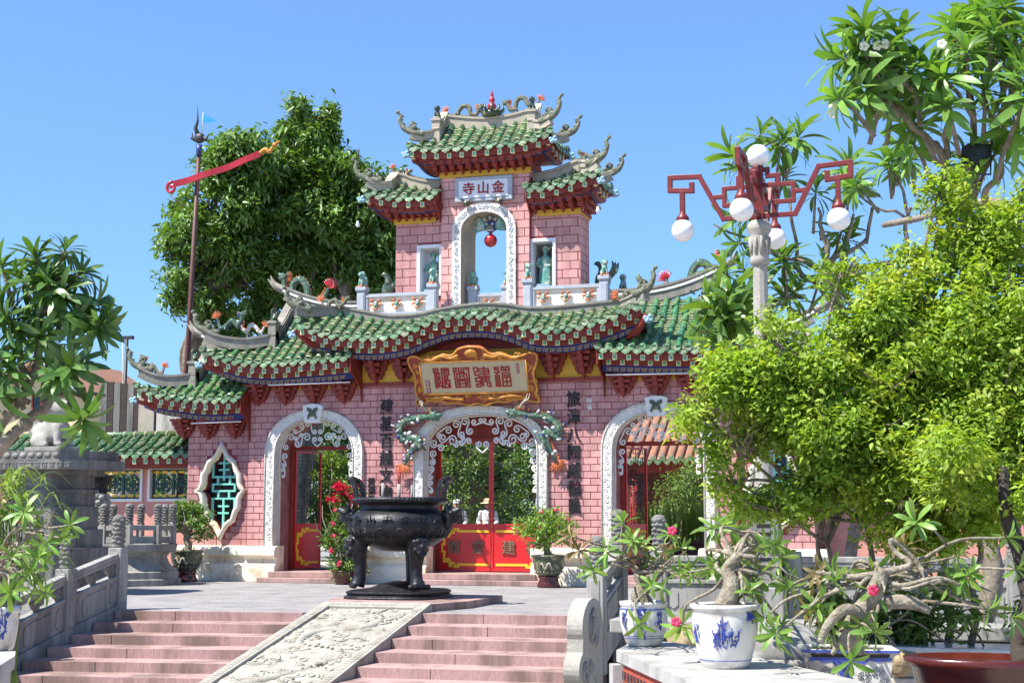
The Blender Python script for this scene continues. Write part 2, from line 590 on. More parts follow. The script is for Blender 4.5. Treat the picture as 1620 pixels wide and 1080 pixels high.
def pave_mat():
    m = mk('grey brick paving', (.275, .26, .25), .85, .18, 1.5, .1, 90, col2=(.21, .195, .185), c2scale=1.2, c2amt=.35)
    nt = m.node_tree
    N, L = nt.nodes, nt.links
    b = N['Principled BSDF']
    src = b.inputs['Base Color'].links[0].from_socket
    tc = N.new('ShaderNodeTexCoord')
    br = N.new('ShaderNodeTexBrick')
    br.inputs['Scale'].default_value = 1.0
    br.inputs['Brick Width'].default_value = .4
    br.inputs['Row Height'].default_value = .13
    br.inputs['Mortar Size'].default_value = .006
    br.inputs['Color1'].default_value = (1.12, 1.1, 1.1, 1)
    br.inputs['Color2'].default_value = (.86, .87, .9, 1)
    br.inputs['Mortar'].default_value = (.62, .6, .6, 1)
    L.new(tc.outputs['Object'], br.inputs['Vector'])
    mx = N.new('ShaderNodeMixRGB')
    mx.blend_type = 'MULTIPLY'
    mx.inputs[0].default_value = 1
    L.new(src, mx.inputs[1])
    L.new(br.outputs['Color'], mx.inputs[2])
    L.new(mx.outputs[0], b.inputs['Base Color'])
    return m


g = MB()
g.add([(-900, -900, GZ), (900, -900, GZ), (900, 1600, GZ), (-900, 1600, GZ)], [(0, 1, 2, 3)])
g.build('ground', MT['ground'], kind='structure')

t = MB()
EDGE_L, EDGE_R = lambda x: -10.13 + .15 * (x + 2.2), lambda x: -9.37 + .06 * (x - 3)
t.prism([(-22, -10.3), (-2.85, -10.3), (-2.85, EDGE_L(-2.85) + .05), (.26, EDGE_L(.26) + .05), (.27, -9.0), (2.11, -9.0), (2.12, EDGE_R(2.12) + .05),
         (5.2, EDGE_R(5.2) + .05), (5.2, -9.6), (22, -9.6), (22, 30), (-22, 30)], GZ + .004, 0.0, 'z')
t.build('terrace', pave_mat(), kind='structure')

stairs = MB()
stairs.box(-2.8, 5.1, -9.9, -9.5, GZ + .006, -.62)
stairs = stairs.build('stairs', MT['step'], kind='structure')
RISE = .14
for k in range(10):
    for (xa, xb, E_, tr) in ((-2.83, .255, EDGE_L, .6), (2.125, 5.12, EDGE_R, .655)):
        s = MB()
        f = lambda x: E_(x) - tr * k
        bk = (lambda x: E_(x) + .12) if k == 0 else (lambda x: E_(x) - tr * (k - 1) + .03)
        z1 = .004 if k == 0 else -RISE * k
        z0 = -RISE * (k + 1) + .0 if k < 9 else GZ + .01
        cuts = [xa, xa + (xb - xa) * (.33 + .12 * math.sin(k * 2.3)), xb]
        for a_, b_ in zip(cuts[:-1], cuts[1:]):
            s = MB()
            a2, b2 = a_ + .002, b_ - .002
            s.prism([(a2, f(a2)), (b2, f(b2)), (b2, bk(b2)), (a2, bk(a2))], z0, z1, 'z')
            s.build('step', MT['step'], stairs, bevel=.012)

# low pink platform under the censer
p = MB()
p.prism([(.3, -8.98), (2.08, -8.98), (2.42, -8.0), (2.42, -6.1), (-.05, -6.1), (-.05, -8.0)], -.01, .12, 'z')
p.build('censer_platform', MT['step'], bevel=.012, label='low pink granite platform carrying the black incense burner', cat='platform')

# carved ramp slab, a real relief
rp = thing('carved_ramp', (1.19, -9.0, .13), 'white stone ramp slab carved with clouds and dragons between the pink stairs', 'ramp')
SL = .207
rl = 6.2
sl = math.hypot(rl, rl * SL)
RM = RX(math.atan(SL))          # local -Y runs down the slope


def relief(x, y):
    """raised dragon coils over rolling cloud bands"""
    n1 = mnoise.noise(Vector((x * 1.6, y * 1.1, 2)))
    n2 = mnoise.noise(Vector((x * 3.7, y * 2.9, 7)))
    band_ = math.sin(16 * (y * .55 + .35 * n1 + .12 * n2 + .1 * math.sin(x * 4)))
    v = .55 * max(-.2, band_) + .35 * n2
    cx_ = .38 * math.sin(y * 1.9 + .6)
    dd = abs(x - cx_ + .25 * n1)
    if dd < .17:
        c = math.sqrt(max(0, 1 - (dd / .17) ** 2))
        v = max(v, 1.0 * c + .18 * math.sin(y * 42 + dd * 30))
    sw = mnoise.noise(Vector((x * 6.5, y * 6.5, 11)))
    return v + .3 * (1 - abs(sw) * 4)


nx, ny = 110, 330
xs = np.linspace(-.74, .74, nx)
ys = np.linspace(-.22, -sl, ny)
H = np.array([[relief(a, b) for a in xs] for b in ys])
H = np.clip(H, -.5, 1.3) * .016
vs, fs = [], []
for j in range(ny):
    for i in range(nx):
        vs.append((xs[i], ys[j], -.045 + H[j, i] * (0 if i in (0, nx - 1) or j in (0, ny - 1) else 1)))
for j in range(ny - 1):
    for i in range(nx - 1):
        fs.append((j * nx + i, (j + 1) * nx + i, (j + 1) * nx + i + 1, j * nx + i + 1))
m = MB()
m.add(vs, fs, 0, True)
m.build('carved_panel', MT['slab'], rp).matrix_basis = RM
m = MB()
for sx in (-1, 1):
    a, b = (.74, .93) if sx > 0 else (-.93, -.74)
    m.box(a, b, -sl, .05, -.6, .0)
m.box(-.74, .74, -.22, .05, -.6, .0)
m.box(-.74, .74, -sl, -.22, -.6, -.055)
o = m.build('border', MT['slab'], rp, bevel=.012)
cl = MB()          # carved clouds, waves and two dragons
rc = random.Random(14)
for i in range(150):
    x, y = rc.uniform(-.66, .66), rc.uniform(-.32, -sl + .15)
    a0 = rc.uniform(0, 6.28)
    r0 = rc.uniform(.05, .12)
    sg = rc.choice((-1, 1))
    sp = spiral((x, y), r0, r0 * .15, a0, a0 + sg * rc.uniform(5, 9), 18)
    tail = [(sp[0][0] + sg * -math.sin(a0) * -t * .22, sp[0][1] + sg * math.cos(a0) * -t * .12 - .02 * math.sin(t * 5)) for t in (1, .66, .33)]
    pts = [(u, v, -.039) for u, v in tail + sp if abs(u) < .71]
    if len(pts) > 5:
        cl.tube(pts, rc.uniform(.012, .02), 6)
cl.build('cloud_carving', MT['slab'], rp, kind='stuff').matrix_basis = RM
for k, (y0, y1, ph) in enumerate(((-.5, -2.7, 0), (-3.1, -5.6, 1.4))):
    dg_ = MB()
    pts = [(.42 * math.sin(t * 7.5 + ph), y0 + (y1 - y0) * t + .12 * math.sin(t * 15), -.065) for t in np.linspace(0, 1, 60)]
    dg_.tube(pts, lerps([.03, .07, .085, .08, .05, .02], 60), 8)
    for q in range(3, 57, 2):
        p_ = Vector(pts[q])
        dg_.ell(p_ + Vector((0, 0, .055)), (.035, .03, .02), 6, 4)
    h_ = Vector(pts[0])
    dg_.ell(h_ + Vector((0, .06, .02)), (.09, .12, .06), 10, 7)
    for sx in (-1, 1):
        dg_.tube([h_ + Vector((sx * .05, .1, .03)), h_ + Vector((sx * .14, -.02, .03)), h_ + Vector((sx * .2, .04, .02))], [.025, .02, .008], 6)
        dg_.tube([h_ + Vector((sx * .04, .16, .02)), h_ + Vector((sx * .16, .2, .01)), h_ + Vector((sx * .24, .14, .01))], [.012, .01, .006], 5)
    for q in (14, 26, 40, 50):
        p_ = Vector(pts[q])
        for sx in (-1, 1):
            dg_.tube([p_, p_ + Vector((sx * .13, .05, 0)), p_ + Vector((sx * .2, -.05, -.005))], [.045, .035, .02], 6)
    dg_.build('dragon_carving', MT['slab'], rp).matrix_basis = RM
o.matrix_basis = RM
m = MB()
for sx in (-1, 1):
    x0 = .79 * sx
    for q in range(60):
        y0 = -.3 - q * .1
        if y0 < -sl + .1:
            break
        m.box(min(x0, x0 + .085 * sx), max(x0, x0 + .085 * sx), y0 - .07, y0, -.002, .006)
for q in range(14):
    m.box(-.7 + q * .102, -.7 + q * .102 + .075, -.15, -.06, -.002, .006)
m.build('border_ornament', MT['slab'], rp, kind='stuff').matrix_basis = RM

# ------------------------------------------------------------------ the gate
gate = thing('gate', (0, 0, 0), 'pink brick temple gate with three white arches and tiered green tiled roofs', 'gate')


class Arch:
    """upright sides and a flattened round head"""

    def __init__(s, xc, wi, wo, zi, zo, zs, z0, e=2.25):
        s.xc, s.wi, s.wo, s.zi, s.zo, s.zs, s.z0, s.e = xc, wi, wo, zi, zo, zs, z0, e

    def curve(s, w, zt, n=28):
        out = []
        for i in range(n + 1):
            a = math.pi - math.pi * i / n
            c, q = math.cos(a), math.sin(a)
            out.append((s.xc + w * math.copysign(abs(c) ** (2 / s.e), c), s.zs + (zt - s.zs) * abs(q) ** (2 / s.e)))
        return out

    def inside(s, x, z, w, zt):
        if abs(x - s.xc) > w or z > zt:
            return False
        if z < s.zs:
            return True
        return (abs(x - s.xc) / w) ** s.e + ((z - s.zs) / (zt - s.zs)) ** s.e < 1

    def opening(s, zb, n=28):
        return [(s.xc - s.wi, zb)] + s.curve(s.wi, s.zi, n) + [(s.xc + s.wi, zb)]


AL = Arch(-4.055, .97, 1.245, 3.74, 3.97, 2.9, .82)
AC = Arch(0, 1.325, 1.58, 3.77, 3.98, 2.95, .82)
AR = Arch(4.04, .99, 1.255, 3.74, 3.97, 2.9, .82)
ARCHES = [AL, AC, AR]
YB = .06          # face of the bricks

# core walls: dark red, the bricks stand 12 mm proud of it
w = MB()
out = [(-5.76, 0)]
for A in ARCHES:
    out += [(A.xc - A.wi - .02, 0)] + [(x, z) for x, z in A.curve(A.wi + .02, A.zi + .02, 24)] + [(A.xc + A.wi + .02, 0)]
out += [(5.76, 0), (5.76, 4.75), (2.9, 4.75), (2.9, 6.1), (-2.9, 6.1), (-2.9, 4.75), (-5.76, 4.75)]
w.prism(out, YB + .012, 1.2)
for s in (-1, 1):
    # outer bays with a real opening for the shaped window (a dark sheet stands in for the unlit room)
    w.box(min(s * 5.76, s * 7.42), max(s * 5.76, s * 7.42), .55, 1.2, 0, 4.05)
wall = w.build('wall', MT['reveal'], gate)

# fancy window outline
WIN = [(0, 1.16), (.1, .98), (.2, .83), (.42, .7), (.5, .5), (.6, .4), (.62, .18), (.68, .05), (.8, 0), (.68, -.06), (.6, -.2), (.6, -.4), (.5, -.5), (.42, -.72), (.22, -.82), (.1, -.98), (0, -1.16)]
WINO = [(x * .84, z) for x, z in WIN]


def win_poly(k, cx, cz, sg=1):
    L_ = [(x * k, z * (1 + (k - 1) * .6)) for x, z in WINO]
    full = L_ + [(-x, z) for x, z in L_[::-1][1:-1]]
    return [(cx + x, cz + z) for x, z in full]


for s in (-1, 1):
    w = MB()
    cx, cz = s * 6.5, 2.1
    P = win_poly(.86, cx, cz)
    n = len(P)
    ob = [(cx - .92 if s > 0 else cx - .92, .0), (cx + .76 if s < 0 else cx + .92, .0)]
    x0, x1 = (-7.42, -5.76) if s < 0 else (5.76, 7.42)
    # ring of the wall round the hole: four fans
    half = n // 2
    rightp = P[:half + 1]
    leftp = P[half:] + [P[0]]
    w.prism([(cx, 4.05)] + rightp + [(cx, 0), (x1, 0), (x1, 4.05)], .212, .55)
    w.prism([(cx, 0)] + leftp + [(cx, 4.05), (x0, 4.05), (x0, 0)], .212, .55)
    w.build('outer_bay_wall', MT['mortar'], wall)
# front skin of joints
w = MB()
w.prism(out, YB + .010, YB + .03)
w.build('joint_face', MT['mortar'], wall)


def clip(poly, n, d):
    """keep points with n.p >= d"""
    o = []
    for i in range(len(poly)):
        a, b = poly[i], poly[(i + 1) % len(poly)]
        da, db = a[0] * n[0] + a[1] * n[1] - d, b[0] * n[0] + b[1] * n[1] - d
        if da >= 0:
            o.append(a)
        if da * db < 0:
            t = da / (da - db)
            o.append((a[0] + (b[0] - a[0]) * t, a[1] + (b[1] - a[1]) * t))
    return o


def lay_bricks(x0, x1, z0, z1, bw, bh, cutter, rows0=0, j=.009):
    res = []
    nr = int(round((z1 - z0) / bh))
    for r in range(nr):
        za, zb = z0 + r * bh, z0 + (r + 1) * bh
        xo = x0 - (.5 * bw if (r + rows0) % 2 else 0)
        while xo < x1:
            a, b = max(xo, x0), min(xo + bw, x1)
            xo += bw
            if b - a < .05:
                continue
            p = [(a + j, za + j), (b - j, za + j), (b - j, zb - j), (a + j, zb - j)]
            p = cutter(p)
            if p and len(p) > 2:
                res.append(p)
    return res


def arch_cut(p):
    c = (sum(q[0] for q in p) / len(p), sum(q[1] for q in p) / len(p))
    for A in ARCHES:
        w_, zt = (A.wi + A.wo) / 2, (A.zi + A.zo) / 2
        hit = [A.inside(q[0], q[1], w_, zt) for q in p]
        if all(hit):
            return None
        if any(hit) or A.inside(c[0], c[1], w_, zt):
            if c[1] < A.zs:
                sx = 1 if c[0] > A.xc else -1
                p = clip(p, (sx, 0), sx * A.xc + w_)
            else:
                cv = A.curve(w_, zt, 60)
                q = min(cv, key=lambda u: (u[0] - c[0]) ** 2 + (u[1] - c[1]) ** 2)
                gx = A.e * abs((q[0] - A.xc) / w_) ** (A.e - 1) / w_ * math.copysign(1, q[0] - A.xc)
                gz = A.e * abs((q[1] - A.zs) / (zt - A.zs)) ** (A.e - 1) / (zt - A.zs)
                l_ = math.hypot(gx, gz) or 1
                n_ = (gx / l_, gz / l_)
                p = clip(p, n_, n_[0] * q[0] + n_[1] * q[1])
            if len(p) < 3:
                return None
    return p


main_bricks = lay_bricks(-5.75, 5.75, .82, 4.75, .325, .1510, arch_cut)


def win_cut(p):
    for s in (-1, 1):
        cx = s * 6.5
        c = (sum(q[0] for q in p) / 4 - cx, sum(q[1] for q in p) / 4 - 2.1)
        hw = np.interp(abs(c[1]), [0, .4, .75, 1.0, 1.2], [.62, .5, .42, .17, .0])
        if abs(c[1]) < 1.15 and abs(c[0]) < hw + .16:
            sx = 1 if c[0] > 0 else -1
            p = clip(p, (sx, 0), sx * cx + hw * .97)
            if len(p) < 3:
                return None
    return p


outer_bricks = lay_bricks(-7.42, -5.77, .82, 4.05, .325, .1510, win_cut, 1) + lay_bricks(5.77, 7.42, .82, 4.05, .325, .1510, win_cut)


def emit_bricks(lst, yf, root, limit, name='brick', keep=lambda c: True):
    """nearest bricks as pieces of their own, the rest as one part"""
    ctr = lambda p: (sum(q[0] for q in p) / len(p), sum(q[1] for q in p) / len(p))
    order = sorted(range(len(lst)), key=lambda i: (0 if keep(ctr(lst[i])) else 1, -ctr(lst[i])[0]))
    rest = MB()
    cache = {}
    for k, i in enumerate(order):
        p = lst[i]
        c = ctr(p)
        y = yf + rnd.uniform(-.002, .002)
        if k < limit:
            loc = tuple((round(q[0] - c[0], 4), round(q[1] - c[1], 4)) for q in p)
            if loc not in cache:
                m_ = MB()
                m_.prism(loc, 0, .03)
                cache[loc] = m_.mesh('brick', MT['brick'])
            obj('brick', cache[loc], root, M=T(c[0], y, c[1]))
        else:
            rest.prism(p, y, y + .03)
    if rest.v:
        rest.build('brick_field', MT['brick'], root, kind='stuff')


emit_bricks(main_bricks, YB, wall, 230, keep=lambda c: c[0] < 3.2 or (c[0] < 5.7 and c[1] < 1.6))
emit_bricks(outer_bricks, .2, wall, 0)

# plinth with mouldings, broken by the doorways
PL = [(0, .0), (0, .36), (.05, .4), (.13, .46), (.13, .52), (.02, .58), (-.02, .6), (-.02, .72), (.03, .79), (.18, .82), (.5, .82), (.5, 0)]
segs = [(-7.6, -5.62, .02), (-5.74, -4.93, -.14), (-3.18, -1.22, -.14), (1.22, 3.16, -.14), (4.92, 5.74, -.14), (5.62, 7.6, .02)]
for (a, b, y0) in segs:
    m = MB()
    m.prism([(y0 + dy, z) for dy, z in PL], a, b, 'x')
    m.build('plinth', MT['plinth'], gate, bevel=.01)
# sills and steps of the doorways
for A, hw in ((AL, 1.12), (AC, 1.62), (AR, 1.12)):
    m = MB()
    m.box(A.xc - hw - .02, A.xc + hw + .02, -.5, .8, .0, .11)
    m.build('door_step', MT['step'], gate, bevel=.012)
    m = MB()
    m.box(A.xc - A.wi - .03, A.xc + A.wi + .03, -.2, 2.0, .11, .24)
    m.build('door_sill', MT['step'], gate, bevel=.012)

# white arch frames, with keystones at the sides
for A in ARCHES:
    m = MB()
    i_, o_ = A.curve(A.wi, A.zi, 40), A.curve(A.wo, A.zo, 40)
    ring = [(A.xc - A.wo, A.z0)] + o_ + [(A.xc + A.wo, A.z0), (A.xc + A.wi, A.z0)] + i_[::-1] + [(A.xc - A.wi, A.z0)]
    m.prism(ring, 0, .34)
    fr = m.build('arch_frame', MT['white'], gate)
    # raised margins of the frame
    m = MB()
    for (wv, zt, rr) in ((A.wi + .022, A.zi + .02, .02), (A.wo - .022, A.zo - .02, .02)):
        c = [(A.xc - wv, A.z0)] + A.curve(wv, zt, 40) + [(A.xc + wv, A.z0)]
        m.tube([(x, -.004, z) for x, z in c], rr, 6)
    m.build('frame_bead', MT['white'], fr)
    # carved vine scrolls running up the frame
    m = MB()
    wv, zt = (A.wi + A.wo) / 2, (A.zi + A.zo) / 2
    cv = [(A.xc - wv, A.z0 + .05 + i * .12) for i in range(int((A.zs - A.z0) / .12))] + A.curve(wv, zt, 34) + [(A.xc + wv, A.zs - .05 - i * .12) for i in range(int((A.zs - A.z0) / .12))]
    for i, (x, z) in enumerate(cv):
        if A is not AC and abs(x - A.xc) < .3 and z > A.zs:
            continue
        sg = 1 if i % 2 else -1
        c = spiral((x + .02 * sg, z), .05, .008, i * .9, i * .9 + sg * 7, 12)
        m.tube([(a, -.003, b) for a, b in c], .011, 5)
    m.build('vine_relief', MT['whiteflat'], fr, kind='stuff')
    if A is not AC:
        m = MB()
        m.prism([(A.xc - .19, 3.66), (A.xc + .19, 3.66), (A.xc + .25, 4.05), (A.xc + .12, 4.085), (A.xc, 4.095), (A.xc - .12, 4.085), (A.xc - .25, 4.05)], -.09, .2)
        ks = m.build('keystone', MT['whiteflat'], gate, bevel=.015)
        m = MB()
        c = Vector((A.xc, -.1, 3.87))
        for sx in (-1, 1):
            m.ell(c + Vector((.065 * sx, 0, .075)), (.055, .035, .05))
            m.ell(c + Vector((.055 * sx, -.01, -.03)), (.045, .035, .05))
            m.tube([c + Vector((.05 * sx, 0, .1)), c + Vector((.12 * sx, -.01, .13)), c + Vector((.13 * sx, -.01, .06))], [.02, .018, .01], 6)
            m.tube([c + Vector((.05 * sx, 0, -.06)), c + Vector((.12 * sx, -.01, -.1)), c + Vector((.08 * sx, -.01, -.14))], [.02, .018, .01], 6)
            m.tube([c + Vector((x_, -.02, z_)) for x_, z_ in [(sx * .07 + .03 * math.cos(t), -.05 + .035 * math.sin(t)) for t in np.linspace(0, 6.28, 13)]], .007, 5)
        m.ell(c, (.05, .05, .07))
        m.build('beast_mask', MT['dragongrey'], ks)

# white iron scroll grilles in the arch heads
def scroll(m, pts, y, r):
    m.tube([(a, y, b) for a, b in pts], r, 6, flat=1)


def sscroll(c0, r0, c1, r1, s0, shape, turns=1.3):
    """two spirals joined by a flowing line; shape -1 = S, 1 = C"""
    fi = math.atan2(c1[1] - c0[1], c1[0] - c0[0])
    s1 = s0 * shape
    a0, a1 = fi - s0 * math.pi / 2, fi - s1 * math.pi / 2
    T_ = turns * 2 * math.pi
    sp0 = spiral(c0, r0, r0 * .18, a0, a0 - s0 * T_, 20)[::-1]
    sp1 = spiral(c1, r1, r1 * .18, a1, a1 + s1 * T_, 20)
    p0, p1 = Vector(sp0[-1]), Vector(sp1[0])
    L_ = (p1 - p0).length
    d = Vector((math.cos(fi), math.sin(fi))) * L_ * 1.1
    her = []
    for i in range(1, 9):
        t = i / 9
        her.append(tuple((2 * t ** 3 - 3 * t * t + 1) * p0 + (t ** 3 - 2 * t * t + t) * d + (-2 * t ** 3 + 3 * t * t) * p1 + (t ** 3 - t * t) * d))
    return sp0 + her + sp1


# half patterns as (u right of the middle, v below the crown)
SIDE = [((.25, .1), .06, (.07, .27), .05, -1, -1), ((.27, .4), .085, (.5, .55), .07, 1, -1), ((.41, .15), .065, (.57, .25), .055, -1, 1), ((.68, .4), .08, (.8, .62), .065, 1, 1), ((.55, .42), .045, (.4, .36), .04, 1, -1),
        ((.82, .84), .06, (.85, 1.04), .05, 1, -1), ((.87, 1.16), .045, (.86, 1.3), .035, -1, 1)]
MIDL = [((.2, .15), .06, (.05, .12), .05, 1, 1), ((.42, .14), .085, (.3, .35), .07, -1, -1), ((.62, .2), .085, (.5, .42), .07, -1, -1), ((.33, .58), .06, (.5, .62), .05, 1, -1), ((.72, .56), .1, (.95, .5), .09, 1, -1), ((.62, .66), .05, (.48, .5), .05, -1, -1), ((.82, .33), .08, (1.02, .45), .07, 1, 1),
        ((1.0, .72), .07, (1.16, .62), .08, 1, -1), ((1.17, .86), .07, (1.2, 1.04), .06, 1, -1), ((1.23, 1.2), .06, (1.24, 1.38), .055, -1, -1), ((1.24, 1.52), .055, (1.23, 1.7), .04, 1, -1)]
for A in ARCHES:
    xc, zt = A.xc, A.zi
    yg = .22
    segs_ = []
    big = A is AC
    for sx in (-1, 1):
        for (a_, ra, b_, rb_, s0, shp) in (MIDL if big else SIDE):
            segs_.append([(xc + sx * u, zt - v) for u, v in sscroll(a_, ra * 1.12, b_, rb_ * 1.12, s0, shp)])
        hv, hr = (.66, .1) if big else (.46, .085)
        hrt = [(0, hv + 1.9 * hr), (hr * .55, hv + 1.45 * hr), (hr * 1.25, hv + .8 * hr), (hr * 1.5, hv)] + [(hr * .8 + u, hv - v) for u, v in spiral((0, 0), hr * .7, hr * .12, 0, 8, 22)]
        segs_.append([(xc + sx * u, zt - v) for u, v in hrt])
    m = MB()
    c = [(A.xc - A.wi + .015, A.zs - .75)] + A.curve(A.wi - .015, A.zi - .015, 30) + [(A.xc + A.wi - .015, A.zs - .75)]
    m.tube([(a, yg, b) for a, b in c], .014, 6)
    gr = m.build('scroll_grille', MT['whiteflat'], gate)
    for sg_ in segs_:
        m = MB()
        scroll(m, sg_, yg, .0185 if big else .0165)
        m.build('scroll', MT['whiteflat'], gr)

# turquoise longevity grilles in the shaped windows, cream window rims
for s in (-1, 1):
    cx, cz = s * 6.5, 2.1
    m = MB()
    P0, P1, P2 = win_poly(.84, cx, cz), win_poly(.93, cx, cz), win_poly(1.04, cx, cz)
    n = len(P0)
    rings = [(P0, .3), (P0, .1), (P1, .06), (P2, .12), (P2, .21)]
    vs = [(x, y, z) for P, y in rings for x, z in P]
    fs = [(r_ * n + i, r_ * n + (i + 1) % n, (r_ + 1) * n + (i + 1) % n, (r_ + 1) * n + i) for r_ in range(len(rings) - 1) for i in range(n)]
    m.add(vs, fs, 0, True)
    wn = m.build('shaped_window', MT['plinth'], gate)
    m = MB()
    bar = lambda x0, x1, z0, z1: m.box(cx + min(x0, x1), cx + max(x0, x1), .3, .34, cz + min(z0, z1), cz + max(z0, z1))
    hb = lambda x0, x1, z: bar(x0, x1, z - .022, z + .022)
    vb = lambda x, z0, z1: m.box(cx + x - .022, cx + x + .022, .297, .343, cz + z0, cz + z1)
    vb(0, .25, .98); vb(0, -.98, -.2)
    hb(-.14, .14, .66); hb(-.14, .14, .5); hb(-.3, .3, .33); hb(-.3, .3, .16); hb(-.3, .3, 0); hb(-.3, .3, -.18); hb(-.14, .14, -.36); hb(-.14, .14, -.52)
    vb(-.29, .3, .78); vb(.29, .3, .78); vb(-.29, -.02, .18); vb(.29, -.02, .18); vb(-.14, -.2, .02); vb(.14, -.2, .02)
    vb(-.29, -.68, -.16); vb(.29, -.68, -.16); vb(.16, .14, .36); vb(-.16, .14, .36)
    m.build('window_grille', MT['turq'], wn)
    m = MB()
    m.box(cx - .8, cx + .8, .545, .548, cz - 1.2, cz + 1.2)
    m.build('window_back', MT['glassdark'], wn)  # dark sheet painted as the gloom behind the grille

# doors
def lattice_leaf(root, M, w_, z0, z1, zp, ink=True, letters=None, side=1):
    """door leaf in its own frame: x 0..w_, y thickness, red lower panel to zp, lattice above"""
    lf = obj('door_leaf', None, root, M=M) if False else None
    m = MB()
    fr = .042
    m.box(0, fr, -.03, .03, z0, z1)
    m.box(w_ - fr, w_, -.03, .03, z0, z1)
    m.box(fr, w_ - fr, -.028, .028, z1 - fr, z1)
    m.box(fr, w_ - fr, -.028, .028, z0, z0 + fr)
    m.box(fr, w_ - fr, -.028, .028, zp - fr, zp)
    lf = m.build('door_leaf', MT['doorred'], root, bevel=.004)
    lf.matrix_basis = M
    m = MB()
    m.box(fr, w_ - fr, -.012, .012, z0 + fr, zp - fr)
    m.build('lower_panel', MT['doorred'], lf)
    return lf


def fret(m, x0, x1, z0, z1, y, r=.011, outer=1):
    """gold fret border: straight edges with curled corners; outer = side that carries the vertical run"""
    cnt = [0]

    def b(xa, xb, za, zb):
        cnt[0] += 1
        m.box(min(xa, xb), max(xa, xb), y - .008 - .0006 * cnt[0], y, min(za, zb), max(za, zb))
    t_ = .055
    xo, xi = (x0, x1) if outer < 0 else (x1, x0)
    d = 1 if outer < 0 else -1
    for zz, sv in ((z0, 1), (z1, -1)):
        b(xo + d * .34, xi, zz, zz + sv * t_)
        b(xo + d * .34, xo + d * (.34 + t_), zz, zz - sv * .05)
        b(xo + d * .26, xo + d * .37, zz - sv * .05, zz - sv * (.05 - t_))
        b(xo + d * .26, xo + d * (.26 + t_), zz - sv * .05, zz + sv * .03)
        b(xo + d * .14, xo + d * .29, zz + sv * .03, zz + sv * (.03 + t_))
        b(xo + d * .14, xo + d * (.14 + t_), zz - sv * .03, zz + sv * .12)
        b(xo + d * .14, xo + d * .23, zz - sv * .03, zz - sv * (.03 - t_))
        b(xo + d * .07, xo + d * .17, zz + sv * .12, zz + sv * (.12 + t_))
        b(xo + d * .0, xo + d * .1, zz + sv * .07, zz + sv * (.07 + t_))
        b(xo + d * .07, xo + d * (.07 + t_), zz + sv * .07, zz + sv * .15)
        b(xo, xo + d * t_, zz + sv * .07, zz + sv * .3)
        b(xo - d * .035, xo + d * .03, zz + sv * .3, zz + sv * (.3 + t_))
        b(xo + d * .03, xo + d * .065, zz + sv * .26, zz + sv * .335)
    b(xo - d * .035, xo, z0 + .3, z1 - .3)


def lattice(m, x0, x1, z0, z1, y, seed, r=.006, cell=.085):
    """thin dark iron lattice with a round longevity medallion"""
    rr = random.Random(seed)
    nx_, nz_ = int((x1 - x0) / cell), int((z1 - z0) / cell)
    cx, cz = (x0 + x1) / 2, z0 + (z1 - z0) * .48
    rad = (x1 - x0) * .36
    for i in range(nx_ + 1):
        for k in range(nz_):
            xa, za = x0 + i * (x1 - x0) / nx_, z0 + k * (z1 - z0) / nz_
            dd = math.hypot(xa - cx, za - cz)
            if rr.random() < (.5 if dd > rad else .25):
                m.box(xa - r, xa + r, y - r, y + r, za, za + cell)
    for k in range(nz_ + 1):
        for i in range(nx_):
            xa, za = x0 + i * (x1 - x0) / nx_, z0 + k * (z1 - z0) / nz_
            dd = math.hypot(xa - cx, za - cz)
            if rr.random() < (.5 if dd > rad else .25):
                m.box(xa, xa + cell, y - r, y + r, za - r, za + r)
    for q in (rad, rad * .8, rad * .35):
        m.tube([(cx + q * math.cos(t), y, cz + q * math.sin(t)) for t in np.linspace(0, 2 * math.pi, 25)[:-1]], r * 1.6, 5, closed=True)
    for t in range(6):
        a = t * math.pi / 3
        c = spiral((cx + rad * .55 * math.cos(a), cz + rad * .55 * math.sin(a)), rad * .22, rad * .06, a, a + 8, 12)
        m.tube([(u, y, v) for u, v in c], r * 1.4, 5)


YD = .9
DZ0, DZP, DZ1 = .26, 1.33, 3.2
m = MB()      # fixed red frame and transom of the middle door
m.box(-1.345, -1.26, YD - .06, YD + .06, .24, 3.3)
m.box(1.26, 1.345, YD - .06, YD + .06, .24, 3.3)
m.box(-1.26, 1.26, YD - .058, YD + .058, DZ1 + .01, 3.3)
o = []
for i, (x, z) in enumerate(AC.curve(1.335, 3.78, 30)):
    if z > 3.29:
        o.append((x, z))
m.prism([(-1.3, 3.3)] + o + [(1.3, 3.3)], YD - .02, YD + .02)
dfr = m.build('door_frame', MT['redpaint'], gate)
for s, lx in ((-1, -1.26), (1, 0.01)):
    lf = lattice_leaf(gate, T(lx, YD, 0), 1.25, DZ0, DZ1, DZP)
    m = MB()
    fret(m, .1, 1.2, DZ0 + .12, DZP - .14, -.014, outer=s)
    m.build('gold_fret', MT['gold'], lf)
    m = MB()
    lattice(m, .055, 1.195, DZP, DZ1 - .055, 0, 5 + s)
    m.build('lattice', MT['iron'], lf, kind='stuff')
    for q, ch in enumerate('館會' if s < 0 else '建福'):
        text('letter', ch, .34, .03, MT['letterbrown'], T(.36 + q * .56 + (.05 if s > 0 else .02), -.035, DZ0 + .52) @ FACE, lf, weight=.003)
